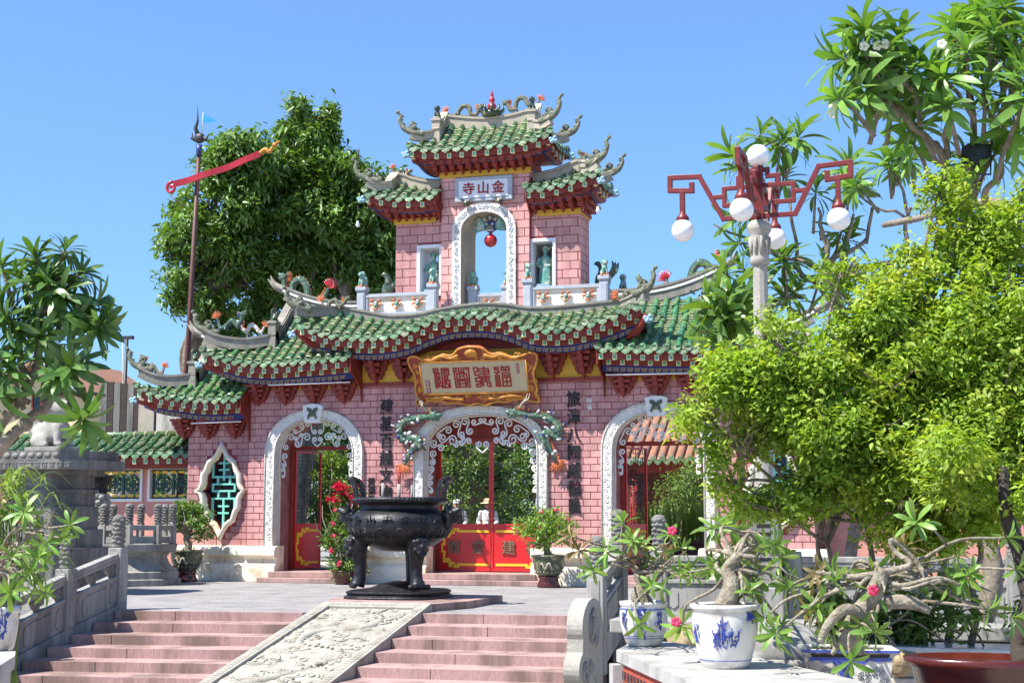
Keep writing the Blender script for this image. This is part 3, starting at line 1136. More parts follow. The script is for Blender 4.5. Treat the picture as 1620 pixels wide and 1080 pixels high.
# side doors: leaves swung inwards
for A in (AL, AR):
    m = MB()
    for sx in (-1, 1):
        m.box(A.xc + sx * (A.wi - .02) - .04, A.xc + sx * (A.wi - .02) + .04, YD - .06, YD + .06, .24, 3.3)
    m.box(A.xc - A.wi + .06, A.xc + A.wi - .06, YD - .055, YD + .055, 3.06, 3.16)
    m.build('door_frame', MT['redpaint'], gate)
    for sx in (-1, 1):
        ang = R(68) if sx < 0 else R(180 - 80)
        lf = lattice_leaf(gate, T(A.xc + sx * (A.wi - .07), YD + .05, 0) @ RZ(ang), .86, DZ0, 3.05, DZP)
        m = MB()
        fret(m, .07, .79, DZ0 + .12, DZP - .14, -.014, outer=-1)
        m.build('gold_fret', MT['gold'], lf)
        m = MB()
        lattice(m, .055, .805, DZP, 3.0, 0, 17 + sx)
        m.build('lattice', MT['iron'], lf, kind='stuff')

# raised couplets on the wall
for (x, z0, z1, chars) in ((-2.26, 4.0, 1.65, '建基百越文物昌'), (2.17, 4.08, 1.72, '旅漳八閩威儀員')):
    n = len(chars)
    for i, ch in enumerate(chars):
        z = z0 - (z0 - z1) * i / (n - 1) - .03
        text('letter', ch, .37, .035, MT['black'], T(x, YB - .018, z) @ RY(rnd.uniform(-.06, .06)) @ FACE @ Matrix.Diagonal((.88, 1.0, 1, 1)), wall, weight=.0045)
for i, ch in enumerate('黃澤章'):
    text('letter', ch, .19, .02, MT['black'], T(-2.62, YB - .011, 2.28 - i * .2) @ FACE, wall, weight=.002)
text('letter', '福', .13, .01, MT['whiteflat'], T(2.52, YB - .008, 4.02) @ FACE, wall, weight=.002)
text('letter', '省', .13, .01, MT['whiteflat'], T(2.53, YB - .008, 3.88) @ FACE, wall, weight=.002)

# ------------------------------------------------------------------ tiled roofs
def half_tile_mesh():
    """one glazed roll tile, 1 unit long down -Y, radius .07, cream joint at its lower end"""
    m = MB()
    n = 7
    rings = [(0, .060), (-.86, .067), (-.86, .074), (-1.0, .075), (-1.0, .0)]
    for k, (a, b) in enumerate(zip(rings[:-1], rings[1:])):
        vs = []
        for (y, r) in (a, b):
            for j in range(n + 1):
                t = math.pi * j / n
                vs.append((r * math.cos(t), y, r * math.sin(t) - .012))
        m.add(vs, [(j, j + 1, n + 2 + j, n + 1 + j) for j in range(n)], 1 if k in (1, 2) else 0, True)
    return m


def disc_mesh():
    m = MB()
    m.lathe([(.078, .03), (.08, 0), (.068, -.005), (.062, .002), (.03, .0), (.0, -.006)], 12, cap=False, M=RX(R(-90)), smooth=False)
    m.lathe([(.078, .03), (.001, .03)], 12, cap=False, M=RX(R(-90)))
    return m


def drip_mesh():
    m = MB()
    pl = [(-.085, .02), (-.06, -.012), (0, -.03), (.06, -.012), (.085, .02), (.092, -.05), (.07, -.1), (.03, -.125), (0, -.15), (-.03, -.125), (-.07, -.1), (-.092, -.05)]
    m.prism(pl, -.012, .01)
    m.prism([(x * .6, z * .6 - .03) for x, z in pl], -.017, -.01)
    return m


ROLL = half_tile_mesh()
ROLL_ME = ROLL.mesh('roll_tile', [MT['tile'], MT['tilejoint']])
DISC_ME = disc_mesh().mesh('disc_tile', MT['tileend'])
DRIP_ME = drip_mesh().mesh('drip_tile', MT['tileend'])


def tile_slope(parent, P, u0, u1, t0, du=.255, as_objects=True, ends=True, name='roof', both=True, seg=.3):
    """pan tiles, roll tiles and eave tiles on the surface P(u,t); t0(u) is where a row starts"""
    n = max(2, int(round((u1 - u0) / du)))
    du = (u1 - u0) / n

    def frame(u, t):
        e = 1e-3
        d = (P(u, min(t + e, 1)) - P(u, min(t + e, 1) - e)) if t > .5 else (P(u, t + e) - P(u, t))
        d.normalize()
        a = (P(u + e, t) - P(u - e, t)).normalized()
        nz = a.cross(-d)
        nz.normalize()
        if nz.z < 0:
            nz, a = -nz, -a
        a = (-d).cross(nz)
        return d, a, nz
    bed = MB()
    for c in range(n):
        ua, ub = u0 + c * du, u0 + (c + 1) * du
        um = (ua + ub) / 2
        ts = t0(um)
        L_ = (P(um, 1) - P(um, ts)).length
        k = max(1, int(L_ / .105))
        for i in range(k):
            ta, tb = ts + (1 - ts) * i / k, ts + (1 - ts) * (i + 1) / k
            d, a, nz = frame(um, (ta + tb) / 2)
            up = nz * (.03 + rnd.uniform(-.004, .004))
            v = [P(ua, ta) + nz * .01, P(um, ta) - nz * .015, P(ub, ta) + nz * .01,
                 P(ua, tb) + up, P(um, tb) + up - nz * .03, P(ub, tb) + up,
                 P(ua, tb) + nz * .004, P(um, tb) - nz * .02, P(ub, tb) + nz * .004]
            bed.add(v, [(0, 1, 4, 3), (1, 2, 5, 4), (3, 4, 7, 6), (4, 5, 8, 7)], 0, False)
    # closed underside board
    k = 26
    vs = []
    for i in range(k + 1):
        u = u0 + (u1 - u0) * i / k
        for j in range(5):
            t_ = t0(u) + (1 - t0(u)) * j / 4
            vs.append(P(u, t_) - Vector((0, 0, .07)))
    bed.add(vs, [(i * 5 + j, i * 5 + j + 1, (i + 1) * 5 + j + 1, (i + 1) * 5 + j) for i in range(k) for j in range(4)], 1, True)
    ro = bed.build(name, [MT['tilebed'], MT['redbeam']], parent)
    rest = MB()
    for c in range(n + 1):
        u = u0 + c * du
        ts = t0(min(max(u, u0 + .01), u1 - .01))
        L_ = (P(u, 1) - P(u, ts)).length
        if L_ < .08:
            continue
        k = max(1, int(round(L_ / seg)))
        for i in range(k):
            ta, tb = ts + (1 - ts) * i / k, ts + (1 - ts) * (i + 1) / k
            A_, B_ = P(u, ta), P(u, tb)
            d, a, nz = frame(u, (ta + tb) / 2)
            d = (B_ - A_).normalized()
            nz = (nz - d * nz.dot(d)).normalized()
            a = (-d).cross(nz)
            jx, jr = rnd.uniform(-.006, .006), rnd.uniform(-.035, .035)
            M_ = basis(A_ + nz * (.02 + rnd.uniform(-.004, .004)) + a * jx, a * rnd.uniform(.94, 1.06), -d * (B_ - A_).length * rnd.uniform(1.0, 1.05), nz) @ RZ(jr)
            if as_objects:
                obj('roll_tile', ROLL_ME, ro, M=M_)
            else:
                rest.add(ROLL.v, ROLL.f, 0, True, M_)
        if ends:
            d, a, nz = frame(u, 1)
            h = Vector((d.x, d.y, 0)).normalized()
            z = Vector((0, 0, 1))
            x = h.cross(z) * -1
            x = (-h).cross(z)
            M_ = basis(P(u, 1) + nz * .03 + d * .012, x, -h, z) @ RX(R(-14 + rnd.uniform(-7, 7))) @ RZ(R(rnd.uniform(-8, 8)))
            obj('disc_tile', DISC_ME, ro, M=M_)
            if c < n:
                um = u + du / 2
                d, a, nz = frame(um, 1)
                h = Vector((d.x, d.y, 0)).normalized()
                x = (-h).cross(z)
                s_ = min(1.2, du / .215)
                obj('drip_tile', DRIP_ME, ro, M=basis(P(um, 1) - Vector((0, 0, .0)) + h * .005, x * s_, -h, z) @ RX(R(-10 + rnd.uniform(-7, 7))) @ RY(R(rnd.uniform(-6, 6))))
    if rest.v:
        o_ = rest.build('roll_tile_field', [MT['tile'], MT['tilejoint']], ro, kind='stuff')
    return ro


def fret_motif(m, M, w=.13, h=.075):
    t_ = .012
    for k_, (x0, x1, z0, z1) in enumerate(((0, w, h - t_, h), (0, t_, 0, h), (0, w * .78, 0, t_), (w * .78 - t_, w * .78, 0, h * .62), (w * .32, w * .78, h * .62 - t_, h * .62), (w * .32, w * .32 + t_, h * .28, h * .62))):
        m.box(x0, x1, -.006 - .0007 * k_, .004, z0, z1, 0, M)


def eave(ro, E, u0, u1, nrm, inner, rows=2, deep=.3, step=.29, bandblue=True, drop=0.0, endcap=None, fretfrom=None):
    """E(u) = point of the eave edge (drip tips); nrm = unit vector pointing outwards; builds fascia, rafter ends, blue board and fret band"""
    nrm = Vector(nrm)
    z = Vector((0, 0, 1))
    N_ = max(8, int((u1 - u0) / .1))
    us = [u0 + (u1 - u0) * i / N_ for i in range(N_ + 1)]

    def strip(prof, mat, nm):
        """prof: (inward, z offset) polyline swept along the eave"""
        m = MB()
        vs = []
        for u in us:
            b = E(u)
            for (i_, dz) in prof:
                vs.append(b - nrm * i_ + z * dz)
        k = len(prof)
        m.add(vs, [(i * k + j, i * k + j + 1, (i + 1) * k + j + 1, (i + 1) * k + j) for i in range(len(us) - 1) for j in range(k - 1)])
        return m.build(nm, mat, ro)
    strip([(.05, .12), (.055, -.1), (.09, -.105), (.1, -.02), (deep, -.06), (deep + .005, -.2), (deep + .04, -.2), (deep + .05, -.13)], MT['redbeam'], 'fascia')
    bz = -.2 if rows == 2 else -.08
    if bandblue:
        strip([(deep + .045, bz + .06), (deep + .05, bz - .14), (deep + .1, bz - .145)], MT['blue'], 'blue_board')
    strip([(deep + .1, bz - .13), (deep + .4, bz - .13), (inner, bz - .13)], MT['redbeam'], 'soffit')
    m = MB()
    nr = int((u1 - u0) / step)
    for r_ in range(rows):
        inw, dz = ((.045, -.045), (deep - .012, -.135))[r_]
        for i in range(nr + (r_ == 0)):
            u = u0 + (u1 - u0) * (i + (.5 if r_ else .12)) / nr
            if u > u1 - .02:
                continue
            b = E(u) - nrm * inw + z * dz
            x = (-nrm).cross(z) * -1
            x = nrm.cross(z) * -1
            M_ = basis(b, x, -nrm, z)
            m.box(-.05, .05, 0, .08, -.06, .06, 1, M_)
            m.box(-.03, .03, -.004, .06, -.04, .04, 0, M_)
    m.build('rafter_ends', [MT['rafter'], MT['rafteredge']], ro, kind='stuff')
    m = MB()
    k = int((u1 - u0 - .2) / .155)
    for i in range(k):
        u = u0 + .1 + i * .155
        b = E(u + .06) - nrm * (deep + .045) + z * (bz - .125)
        x = nrm.cross(z) * -1
        slope = (E(u + .12).z - E(u).z) / .12
        xx = Vector((x.x, x.y, slope)).normalized()
        fret_motif(m, basis(b - xx * .06, xx, -nrm, z))
    m.build('fret_band', MT['goldband'], ro, kind='stuff')


def corner_scroll(ro, p, d, h=.42, name='corner_scroll', mat='dragongrey'):
    """upturned ridge end like a curling dragon tail"""
    d = Vector(d).normalized()
    z = Vector((0, 0, 1))
    p = Vector(p)
    pts = spline([p - d * .35 + z * -.02, p - d * .1 + z * .02, p + d * .12 + z * .12, p + d * .22 + z * .3, p + d * .2 + z * h, p + d * .27 + z * (h + .08)], 5)
    m = MB()
    m.tube(pts, lerps([.085, .09, .075, .055, .045, .04, .015], len(pts)), 8)
    for i in range(6):          # scales along the outer side
        q = pts[3 + i * 3]
        m.ell(q - d * .05 + z * .03, (.05 - .004 * i, .045, .05 - .004 * i), 7, 5)
    sd = Vector((-d.y, d.x, 0))
    for i, (a_, h_, r_) in enumerate(((.02, .1, .07), (-.1, .13, .075), (-.2, .1, .06), (-.05, .2, .05), (-.14, .22, .04))):   # curled leaf clump
        c = p + d * a_ + z * h_
        m.ell(c + sd * (.03 if i % 2 else -.03), (r_, r_ * .8, r_), 8, 6)
    c = p - d * .1 + z * .2
    q = [c + d * (.09 * (1 - k_ / 16) * math.cos(k_ * .6)) + z * (.09 * (1 - k_ / 16) * math.sin(k_ * .6)) for k_ in range(14)]
    m.tube(q, .02, 6)
    m.ell(pts[-1], (.05, .045, .05), 7, 5)
    return m.build(name, MT[mat], ro)


def cloud_cap(ro, p, mat='skyblue'):
    m = MB()
    p = Vector(p)
    for (x, y, z, r) in ((0, 0, 0, .075), (-.07, -.03, .02, .055), (.055, -.03, -.025, .05), (-.035, -.05, -.045, .05), (.03, -.04, .05, .05)):
        m.ell(p + Vector((x, y, z)), r, 8, 6)
    return m.build('cloud_boss', MT[mat], ro)


def band(ro, pts, w, h, mat, name, up=(0, 0, 1), cap=.03):
    """ridge wall: box section along pts (points at its base), with a wider capping"""
    m = MB()
    m.sweep(pts, [(-w / 2, 0), (w / 2, 0), (w / 2, h), (-w / 2, h)], 0, None, up)
    m.sweep([Vector(p) + Vector((0, 0, h)) for p in pts], [(-w / 2 - cap, 0), (w / 2 + cap, 0), (w / 2 + cap, .05), (-w / 2 - cap, .05)], 0, None, up)
    return m.build(name, MT[mat], ro)


def ridge_post(ro, p, mat='cement', h=.34):
    m = MB()
    x, y, z = p
    m.box(x - .1, x + .1, y - .1, y + .1, z - .25, z + h)
    m.box(x - .13, x + .13, y - .13, y + .13, z + h, z + h + .06)
    return m.build('ridge_post', MT[mat], ro, bevel=.01)


LION_SPOTS = []

# ---- the raised middle roof
mz = smooth_interp([-4.2, -3.72, -3.0, -2.2, -1.5, -1.05, -.6, -.1, .4, .87, 1.4, 2.0, 2.6, 3.15, 3.7, 4.0], [5.84, 5.58, 5.42, 5.37, 5.46, 5.63, 5.76, 5.8, 5.77, 5.66, 5.45, 5.4, 5.46, 5.6, 5.8, 5.88])
mr = smooth_interp([-4.2, -3.6, -3.0, -2.2, -1.5, -.9, 0, .6, 1.2, 2.0, 3.0, 3.6, 4.0], [6.3, 6.24, 6.12, 5.96, 5.96, 6.06, 6.14, 6.1, 6.0, 6.0, 6.06, 6.1, 6.2])
YE, YR = -.85, .0


def Pm(u, t):
    a, b = mr(u), mz(u) + .15
    return Vector((u, YR + (YE - YR) * t, a + (b - a) * (1.15 * t - .15 * t * t)))


hip = lambda a, b, t1: (lambda u: 0.0)
ro_main = tile_slope(gate, Pm, -4.12, 3.92, lambda u: max(0, (abs(u + .1) - 3.3) / .74 * .72), name='roof')
eave(ro_main, lambda u: Vector((u, YE, mz(u))), -4.05, 3.88, (0, -1, 0), .85)
pts = [Vector((u, .05, mr(u) - .12)) for u in np.linspace(-3.5, 3.35, 60)]
band(ro_main, pts, .2, .24, 'cement', 'ridge')
for s, xa, xb in ((-1, -3.45, -4.2), (1, 3.3, 4.0)):
    pts = [Vector((xa + (xb - xa) * t, .02 - .8 * t, mr(xa) - .1 + (mz(xb) + .2 - mr(xa) + .1) * t ** 1.3)) for t in np.linspace(0, 1, 10)]
    band(ro_main, pts, .16, .2, 'cement', 'hip_ridge')
    corner_scroll(ro_main, pts[-1] + Vector((0, 0, .2)), (s * .8, -.5, 0), .4)
    cloud_cap(ro_main, (xb + s * .05, -.8, mz(xb) - .2))
    m = MB()     # corner beam
    m.tube([(xb - s * .9, 0, 5.25), (xb - s * .3, -.55, 5.42), (xb, -.82, mz(xb) - .12)], [.1, .09, .07], 4)
    m.build('corner_beam', MT['redpaint'], ro_main)
# back slope
m = MB()
m.add([Pm(u, t) * 1 + Vector((0, 2 * (.5 - Pm(u, t).y) + .2, 0)) for u in np.linspace(-4.0, 3.9, 30) for t in (0, .5, 1)], [(i * 3 + j, i * 3 + j + 1, i * 3 + j + 4, i * 3 + j + 3) for i in range(29) for j in range(2)])
m.build('back_slope', MT['tilebed'], ro_main)

# ---- the long roof behind and beside it: one wing on each side
MIDE = smooth_interp([2.8, 3.6, 4.3, 5.0, 5.6, 6.2, 6.62], [4.98, 4.93, 4.9, 4.88, 4.93, 5.08, 5.22])
MIDYE, MIDYR = -.7, .9
OUTE = smooth_interp([5.7, 6.3, 6.85, 7.5, 8.0, 8.45], [4.12, 4.09, 4.1, 4.19, 4.28, 4.44])


def wing(s, E_, x_in, xg, xc, ye, yr, zr, wallx, first, rlift, insoff):
    def Pw(u, t):
        x = abs(u)
        b = E_(x) + .15
        return Vector((u, yr + (ye - yr) * t, zr + (b - zr) * (1.22 * t - .22 * t * t)))
    tg = .56
    t0 = lambda u: 0.02 if abs(u) < xg else tg + (.93 - tg) * min(1, (abs(u) - xg) / (xc - xg)) ** .8
    u0, u1 = (x_in, xc) if s > 0 else (-xc, -x_in)
    ro = tile_slope(gate, Pw, u0, u1, t0, as_objects=(first and s < 0))
    eave(ro, lambda u: Vector((u, ye, E_(abs(u)))), u0 + .02, u1 - .03, (0, -1, 0), .75, drop=0)
    # high ridge
    e_ = [Vector((s * x, yr + .02, zr - .1 + rlift * max(0, (x - xg + 1.7) / 1.7) ** 2)) for x in np.linspace(x_in - insoff, xg + .25, 24)]
    rd = band(ro, e_, .2, .3, 'cement', 'ridge')
    m = MB()
    m.sweep([p + Vector((0, -.115, .2)) for p in e_], [(-.012, 0), (.012, 0), (.012, .05), (-.012, .05)])
    m.build('white_line', MT['whiteflat'], rd)
    tip = e_[-1]
    m = MB()
    q = spline([tip + Vector((-s * .15, 0, .2)), tip + Vector((s * .15, 0, .33)), tip + Vector((s * .3, 0, .45)), tip + Vector((s * .38, 0, .62))], 5)
    m.tube(q, lerps([.12, .11, .08, .015], len(q)), 6, flat=.7)
    q = spline([tip + Vector((-s * .05, .05, .2)), tip + Vector((s * .2, .05, .3)), tip + Vector((s * .34, .05, .4)), tip + Vector((s * .48, .05, .55))], 5)
    m.tube(q, lerps([.1, .1, .07, .015], len(q)), 6, flat=.7)
    m.build('swallow_tail', MT['cement'], ro)
    # gable ridge down to a post, hip ridge on to the corner
    gpts = [Pw(s * (xg + .05), t) + Vector((0, 0, -.02)) for t in np.linspace(.0, tg, 9)]
    band(ro, gpts, .2, .28, 'cement', 'gable_ridge')
    pp = Pw(s * (xg + .05), tg) + Vector((0, -.06, .12))
    ridge_post(ro, pp)
    LION_SPOTS.append((pp.x, pp.y, pp.z + .40, s, 'guard'))
    hpts = []
    for t in np.linspace(0, 1, 12):
        x = xg + .1 + (xc + .02 - xg - .1) * t
        b = Pw(s * x, t0(x))
        hpts.append(Vector((s * x, b.y, b.z + .02 + .16 * t ** 3)))
    band(ro, hpts, .15, .22, 'cement', 'hip_ridge')
    corner_scroll(ro, hpts[-1] + Vector((0, 0, .2)), (s * .85, -.35, 0), .4)
    cloud_cap(ro, (s * (xc + .1), ye + .1, E_(xc) - .19))
    m = MB()
    m.tube([(s * (xc - 1.0), .1, E_(xc) - .52), (s * (xc - .4), ye + .45, E_(xc) - .36), (s * (xc + .08), ye + .12, E_(xc) - .2)], [.1, .1, .07], 4)
    m.build('corner_beam', MT['redpaint'], ro)
    # side slope of the hip
    def Ps(v, t):
        x = xg + .1 + (xc - xg - .1) * t
        zc, zg = E_(xc) + .13, Pw(s * xg, tg).z - .03
        return Vector((s * x, v, zc + (zg - zc) * (1 - t) - .05 * math.sin(t * 3.1) - .18 * (1 - abs((v - yr) / (ye - yr))) * t))
    yh_ = (yr - ye) * tg
    tile_slope(ro, Ps, ye + .12, 2 * yr - ye - .12, lambda v: min(.97, .04 + max(0, (abs(v - yr) - yh_) / (yr - ye - yh_)) * .96), as_objects=False, name='side_slope', ends=False)
    # back slope
    m = MB()
    uu = np.linspace(u0, u1, 20)
    vs = []
    for u in uu:
        for t in (t0(u), (t0(u) + 1) / 2, 1):
            q = Pw(u, t)
            vs.append((q.x, 2 * yr - q.y + .02, q.z))
    m.add(vs, [(i * 3 + j, i * 3 + j + 1, i * 3 + j + 4, i * 3 + j + 3) for i in range(19) for j in range(2)])
    m.build('back_slope', MT['tilebed'], ro)
    # red end board towards the middle
    zi = E_(x_in)
    m = MB()
    xx = s * (x_in - .01)
    m.prism([(ye + .02, zi + .1), (ye + .03, zi - .22), (ye + .32, zi - .34), (YB - .12, zi - .55), (YB - .04, zi - .85), (YB + .08, zi - .9), (YB + .08, zi + .62)], min(xx, xx - s * .03), max(xx, xx - s * .03), 'x')
    m.build('end_board', MT['redbeam'], ro, bevel=.008)
    # lamp tube under the fret band, yellow strip, brackets
    m = MB()
    xa, xb = x_in + .1, min(x_in + 2.2, xg)
    zt = E_(x_in + .8) - .375
    m.tube([(s * xa, ye + .33, zt), (s * xb, ye + .33, zt - .02)], .016, 8)
    m.build('lamp_tube', MT['tubewhite'], ro)
    return ro


WINGS = {}
for s in (-1, 1):
    WINGS[s] = wing(s, MIDE, 2.9, 5.05, 6.62, MIDYE, MIDYR, 6.36, 5.76, True, .35, 2.2)
for s in (-1, 1):
    WINGS[s * 2] = wing(s, OUTE, 5.74, 7.15, 8.45, -.5, .75, 5.25, 7.42, False, .4, .3)


def bracket(root, x, zt, zb, yb, w=.5, out=.42, n=4):
    m = MB()
    h = (zt - zb) / (n + .6)
    for i in range(n):
        z0 = zb + h * (i + .6)
        ww = w * (.28 + .72 * (i + 1) / n)
        oo = out * (.3 + .7 * (i + 1) / n)
        m.box(x - ww / 2, x + ww / 2, yb - .09 - .02 * i, yb, z0, z0 + h * .62)
        m.box(x - .045, x + .045, yb - oo, yb, z0 + .003, z0 + h * .9)
        for sx in (-1, 1):
            m.box(x + sx * ww / 2 - .045, x + sx * ww / 2 + .045, yb - .1 - .02 * i, yb + .004, z0 + h * .5, z0 + h * 1.02)
        m.box(x - .06, x + .06, yb - oo - .03, yb - oo + .06, z0 + h * .45, z0 + h)
        if i >= 1:
            m.box(x - ww * .36, x + ww * .36, yb - oo * .72 - .04, yb - oo * .72 + .04, z0 + h * .1, z0 + h * .7)
    m.prism([(x - .05, zb + h * .7), (x, zb - .02), (x + .05, zb + h * .7)], yb - .12, yb)
    return m.build('bracket', MT['redpaint'], root)


# middle bay: yellow panel and brackets left and right of the signboard
m = MB()
m.box(-2.86, 2.86, YB - .02, YB + .02, 4.56, 5.25)
yp = m.build('yellow_panel', MT['yellow'], gate)
m = MB()
m.box(-2.9, 2.9, YB - .05, YB + .012, 4.47, 4.56)
m.build('red_rail', MT['redpaint'], gate)
for x in (-2.5, -1.83, 1.72, 2.42):
    bracket(gate, x, 5.16, 4.54, YB - .02, .62, .5)
for s in (-1, 1):
    m = MB()
    m.box(min(s * 2.92, s * 5.9), max(s * 2.92, s * 5.9), YB - .03, YB + .005, 4.44, 4.62)
    m.build('yellow_strip', MT['yellow'], gate)
    for x in (3.3, 4.04, 4.78, 5.48):
        bracket(gate, s * x, 4.6, 4.1, YB - .01, .64, .36)
    m = MB()
    m.box(min(s * 5.77, s * 7.7), max(s * 5.77, s * 7.7), .17, .205, 3.68, 3.83)
    m.build('yellow_strip', MT['yellow'], gate)
    for x in (6.15, 6.85, 7.5):
        bracket(gate, s * x, 3.82, 3.34, .2, .6, .34)
# body of the gate under the roofs
m = MB()
m.box(-5.9, 5.9, .4, 1.15, 4.7, 5.45)
m.box(-4.8, 4.8, .75, 1.1, 5.5, 6.0)
m.build('attic', MT['reveal'], gate)
for s in (-1, 1):
    m = MB()
    m.box(min(s * 5.8, s * 7.5), max(s * 5.8, s * 7.5), .3, 1.1, 4.0, 4.7)
    m.build('attic', MT['reveal'], gate)

# ------------------------------------------------------------------ the tower on top
TX = -.09
TY0, TY1 = .62, 1.65
AT = Arch(-.1, .555, .775, 8.53, 8.76, 8.1, 6.1, 2.05)
m = MB()
outl = [(-1.16, 6.0), (AT.xc - AT.wi, 6.0)] + AT.curve(AT.wi, AT.zi, 30) + [(AT.xc + AT.wi, 6.0), (1.0, 6.0), (1.0, 9.75), (-1.16, 9.75)]
m.prism(outl, TY0 + .012, TY1)
tw = m.build('tower', MT['mortar'], gate)
m = MB()     # plastered inside of the arch
ii = AT.curve(AT.wi - .004, AT.zi - .004, 30)
ring = [(AT.xc - AT.wi + .004, 6.0)] + ii + [(AT.xc + AT.wi - .004, 6.0)]
vs = [(x, TY0 + .02, z) for x, z in ring] + [(x, TY1 + .002, z) for x, z in ring]
k = len(ring)
m.add(vs, [(i, i + 1, k + i + 1, k + i) for i in range(k - 1)], 0, True)
m.build('arch_reveal', MT['cementpale'], tw)
NICHES = []
for (xa, xb, nc) in ((-2.34, -1.16, -1.47), (1.0, 2.16, 1.28)):
    m = MB()
    h_ = .25
    for (a, b, c, d) in ((xa, nc - h_, 6.0, 8.9), (nc + h_, xb, 6.0, 8.9), (nc - h_, nc + h_, 6.0, 6.68), (nc - h_, nc + h_, 7.78, 8.9)):
        if b - a > .01:
            m.box(a, b, TY0 + .112, TY1 - .05, c, d)
    sd = m.build('side_bay', MT['mortar'], tw)
    m = MB()
    hf = h_ - .012
    for (a, b, c, d) in ((nc - .32, nc - hf, 6.62, 7.85), (nc + hf, nc + .32, 6.62, 7.85), (nc - hf, nc + hf, 7.768, 7.85), (nc - hf, nc + hf, 6.62, 6.692)):
        m.box(a, b, TY0 + .06, TY1 - .06, c, d)
    m.build('niche_frame', MT['signwhite'], tw, bevel=.008)
    if nc > 0:
        m = MB()
        m.box(nc - h_ + .013, nc + h_ - .013, TY1 - .12, TY1 - .08, 6.693, 7.767)
        m.build('niche_back', MT['reveal'], tw)
    NICHES.append(nc)


def tower_cut(p):
    c = (sum(q[0] for q in p) / 4, sum(q[1] for q in p) / 4)
    A = AT
    w_, zt = (A.wi + A.wo) / 2, (A.zi + A.zo) / 2
    hit = [A.inside(q[0], q[1], w_, zt) for q in p]
    if all(hit):
        return None
    if any(hit):
        if c[1] < A.zs:
            sx = 1 if c[0] > A.xc else -1
            p = clip(p, (sx, 0), sx * A.xc + w_)
        else:
            d = Vector((c[0] - A.xc, c[1] - A.zs)).normalized()
            rr_ = w_ if True else 0
            p = clip(p, (d.x, d.y), d.x * A.xc + d.y * A.zs + (w_ * abs(d.x) + (zt - A.zs) * abs(d.y)) / (abs(d.x) + abs(d.y)) * 1.0)
    return p if len(p) > 2 else None


def niche_cut(p):
    c = (sum(q[0] for q in p) / 4, sum(q[1] for q in p) / 4)
    for nc in NICHES:
        if abs(c[0] - nc) < .5 and 6.64 < c[1] < 7.84:
            sx = 1 if c[0] > nc else -1
            p = clip(p, (sx, 0), sx * nc + .3)
            if len(p) < 3:
                return None
    return p


emit_bricks(lay_bricks(-1.16, 1.0, 6.1, 9.5, .37, .2, tower_cut), TY0, tw, 35, keep=lambda c: c[1] > 7)
emit_bricks(lay_bricks(-2.34, -1.165, 6.1, 8.5, .37, .2, niche_cut), TY0 + .1, tw, 0)
emit_bricks(lay_bricks(1.005, 2.16, 6.1, 8.5, .37, .2, niche_cut), TY0 + .1, tw, 35, keep=lambda c: c[1] > 7)
m = MB()
for p in lay_bricks(TY0 + .1, TY1 - .05, 6.1, 8.5, .37, .2, lambda p: p, 1):
    m.prism(p, 2.13, 2.172, 'x')
for p in lay_bricks(TY0 + .02, TY1, 8.7, 9.5, .37, .2, lambda p: p, 1):
    m.prism(p, .97, 1.012, 'x')
m.build('side_brick_field', MT['brick'], tw, kind='stuff')
m = MB()
i_, o_ = AT.curve(AT.wi, AT.zi, 36), AT.curve(AT.wo, AT.zo, 36)
m.prism([(AT.xc - AT.wo, 6.1)] + o_ + [(AT.xc + AT.wo, 6.1), (AT.xc + AT.wi, 6.1)] + i_[::-1] + [(AT.xc - AT.wi, 6.1)], TY0 - .05, TY0 + .1)
fr = m.build('arch_frame', MT['white'], tw)
m = MB()
wv, zt = (AT.wi + AT.wo) / 2, (AT.zi + AT.zo) / 2
cv = [(AT.xc - wv, 6.25 + i * .13) for i in range(14)] + AT.curve(wv, zt, 22) + [(AT.xc + wv, 8.05 - i * .13) for i in range(14)]
for i, (x, z) in enumerate(cv):
    c = spiral((x, z), .055, .008, i * .9, i * .9 + (1 if i % 2 else -1) * 7, 12)
    m.tube([(a, TY0 - .052, b) for a, b in c], .011, 5)
m.build('vine_relief', MT['stonegrey'], fr, kind='stuff')


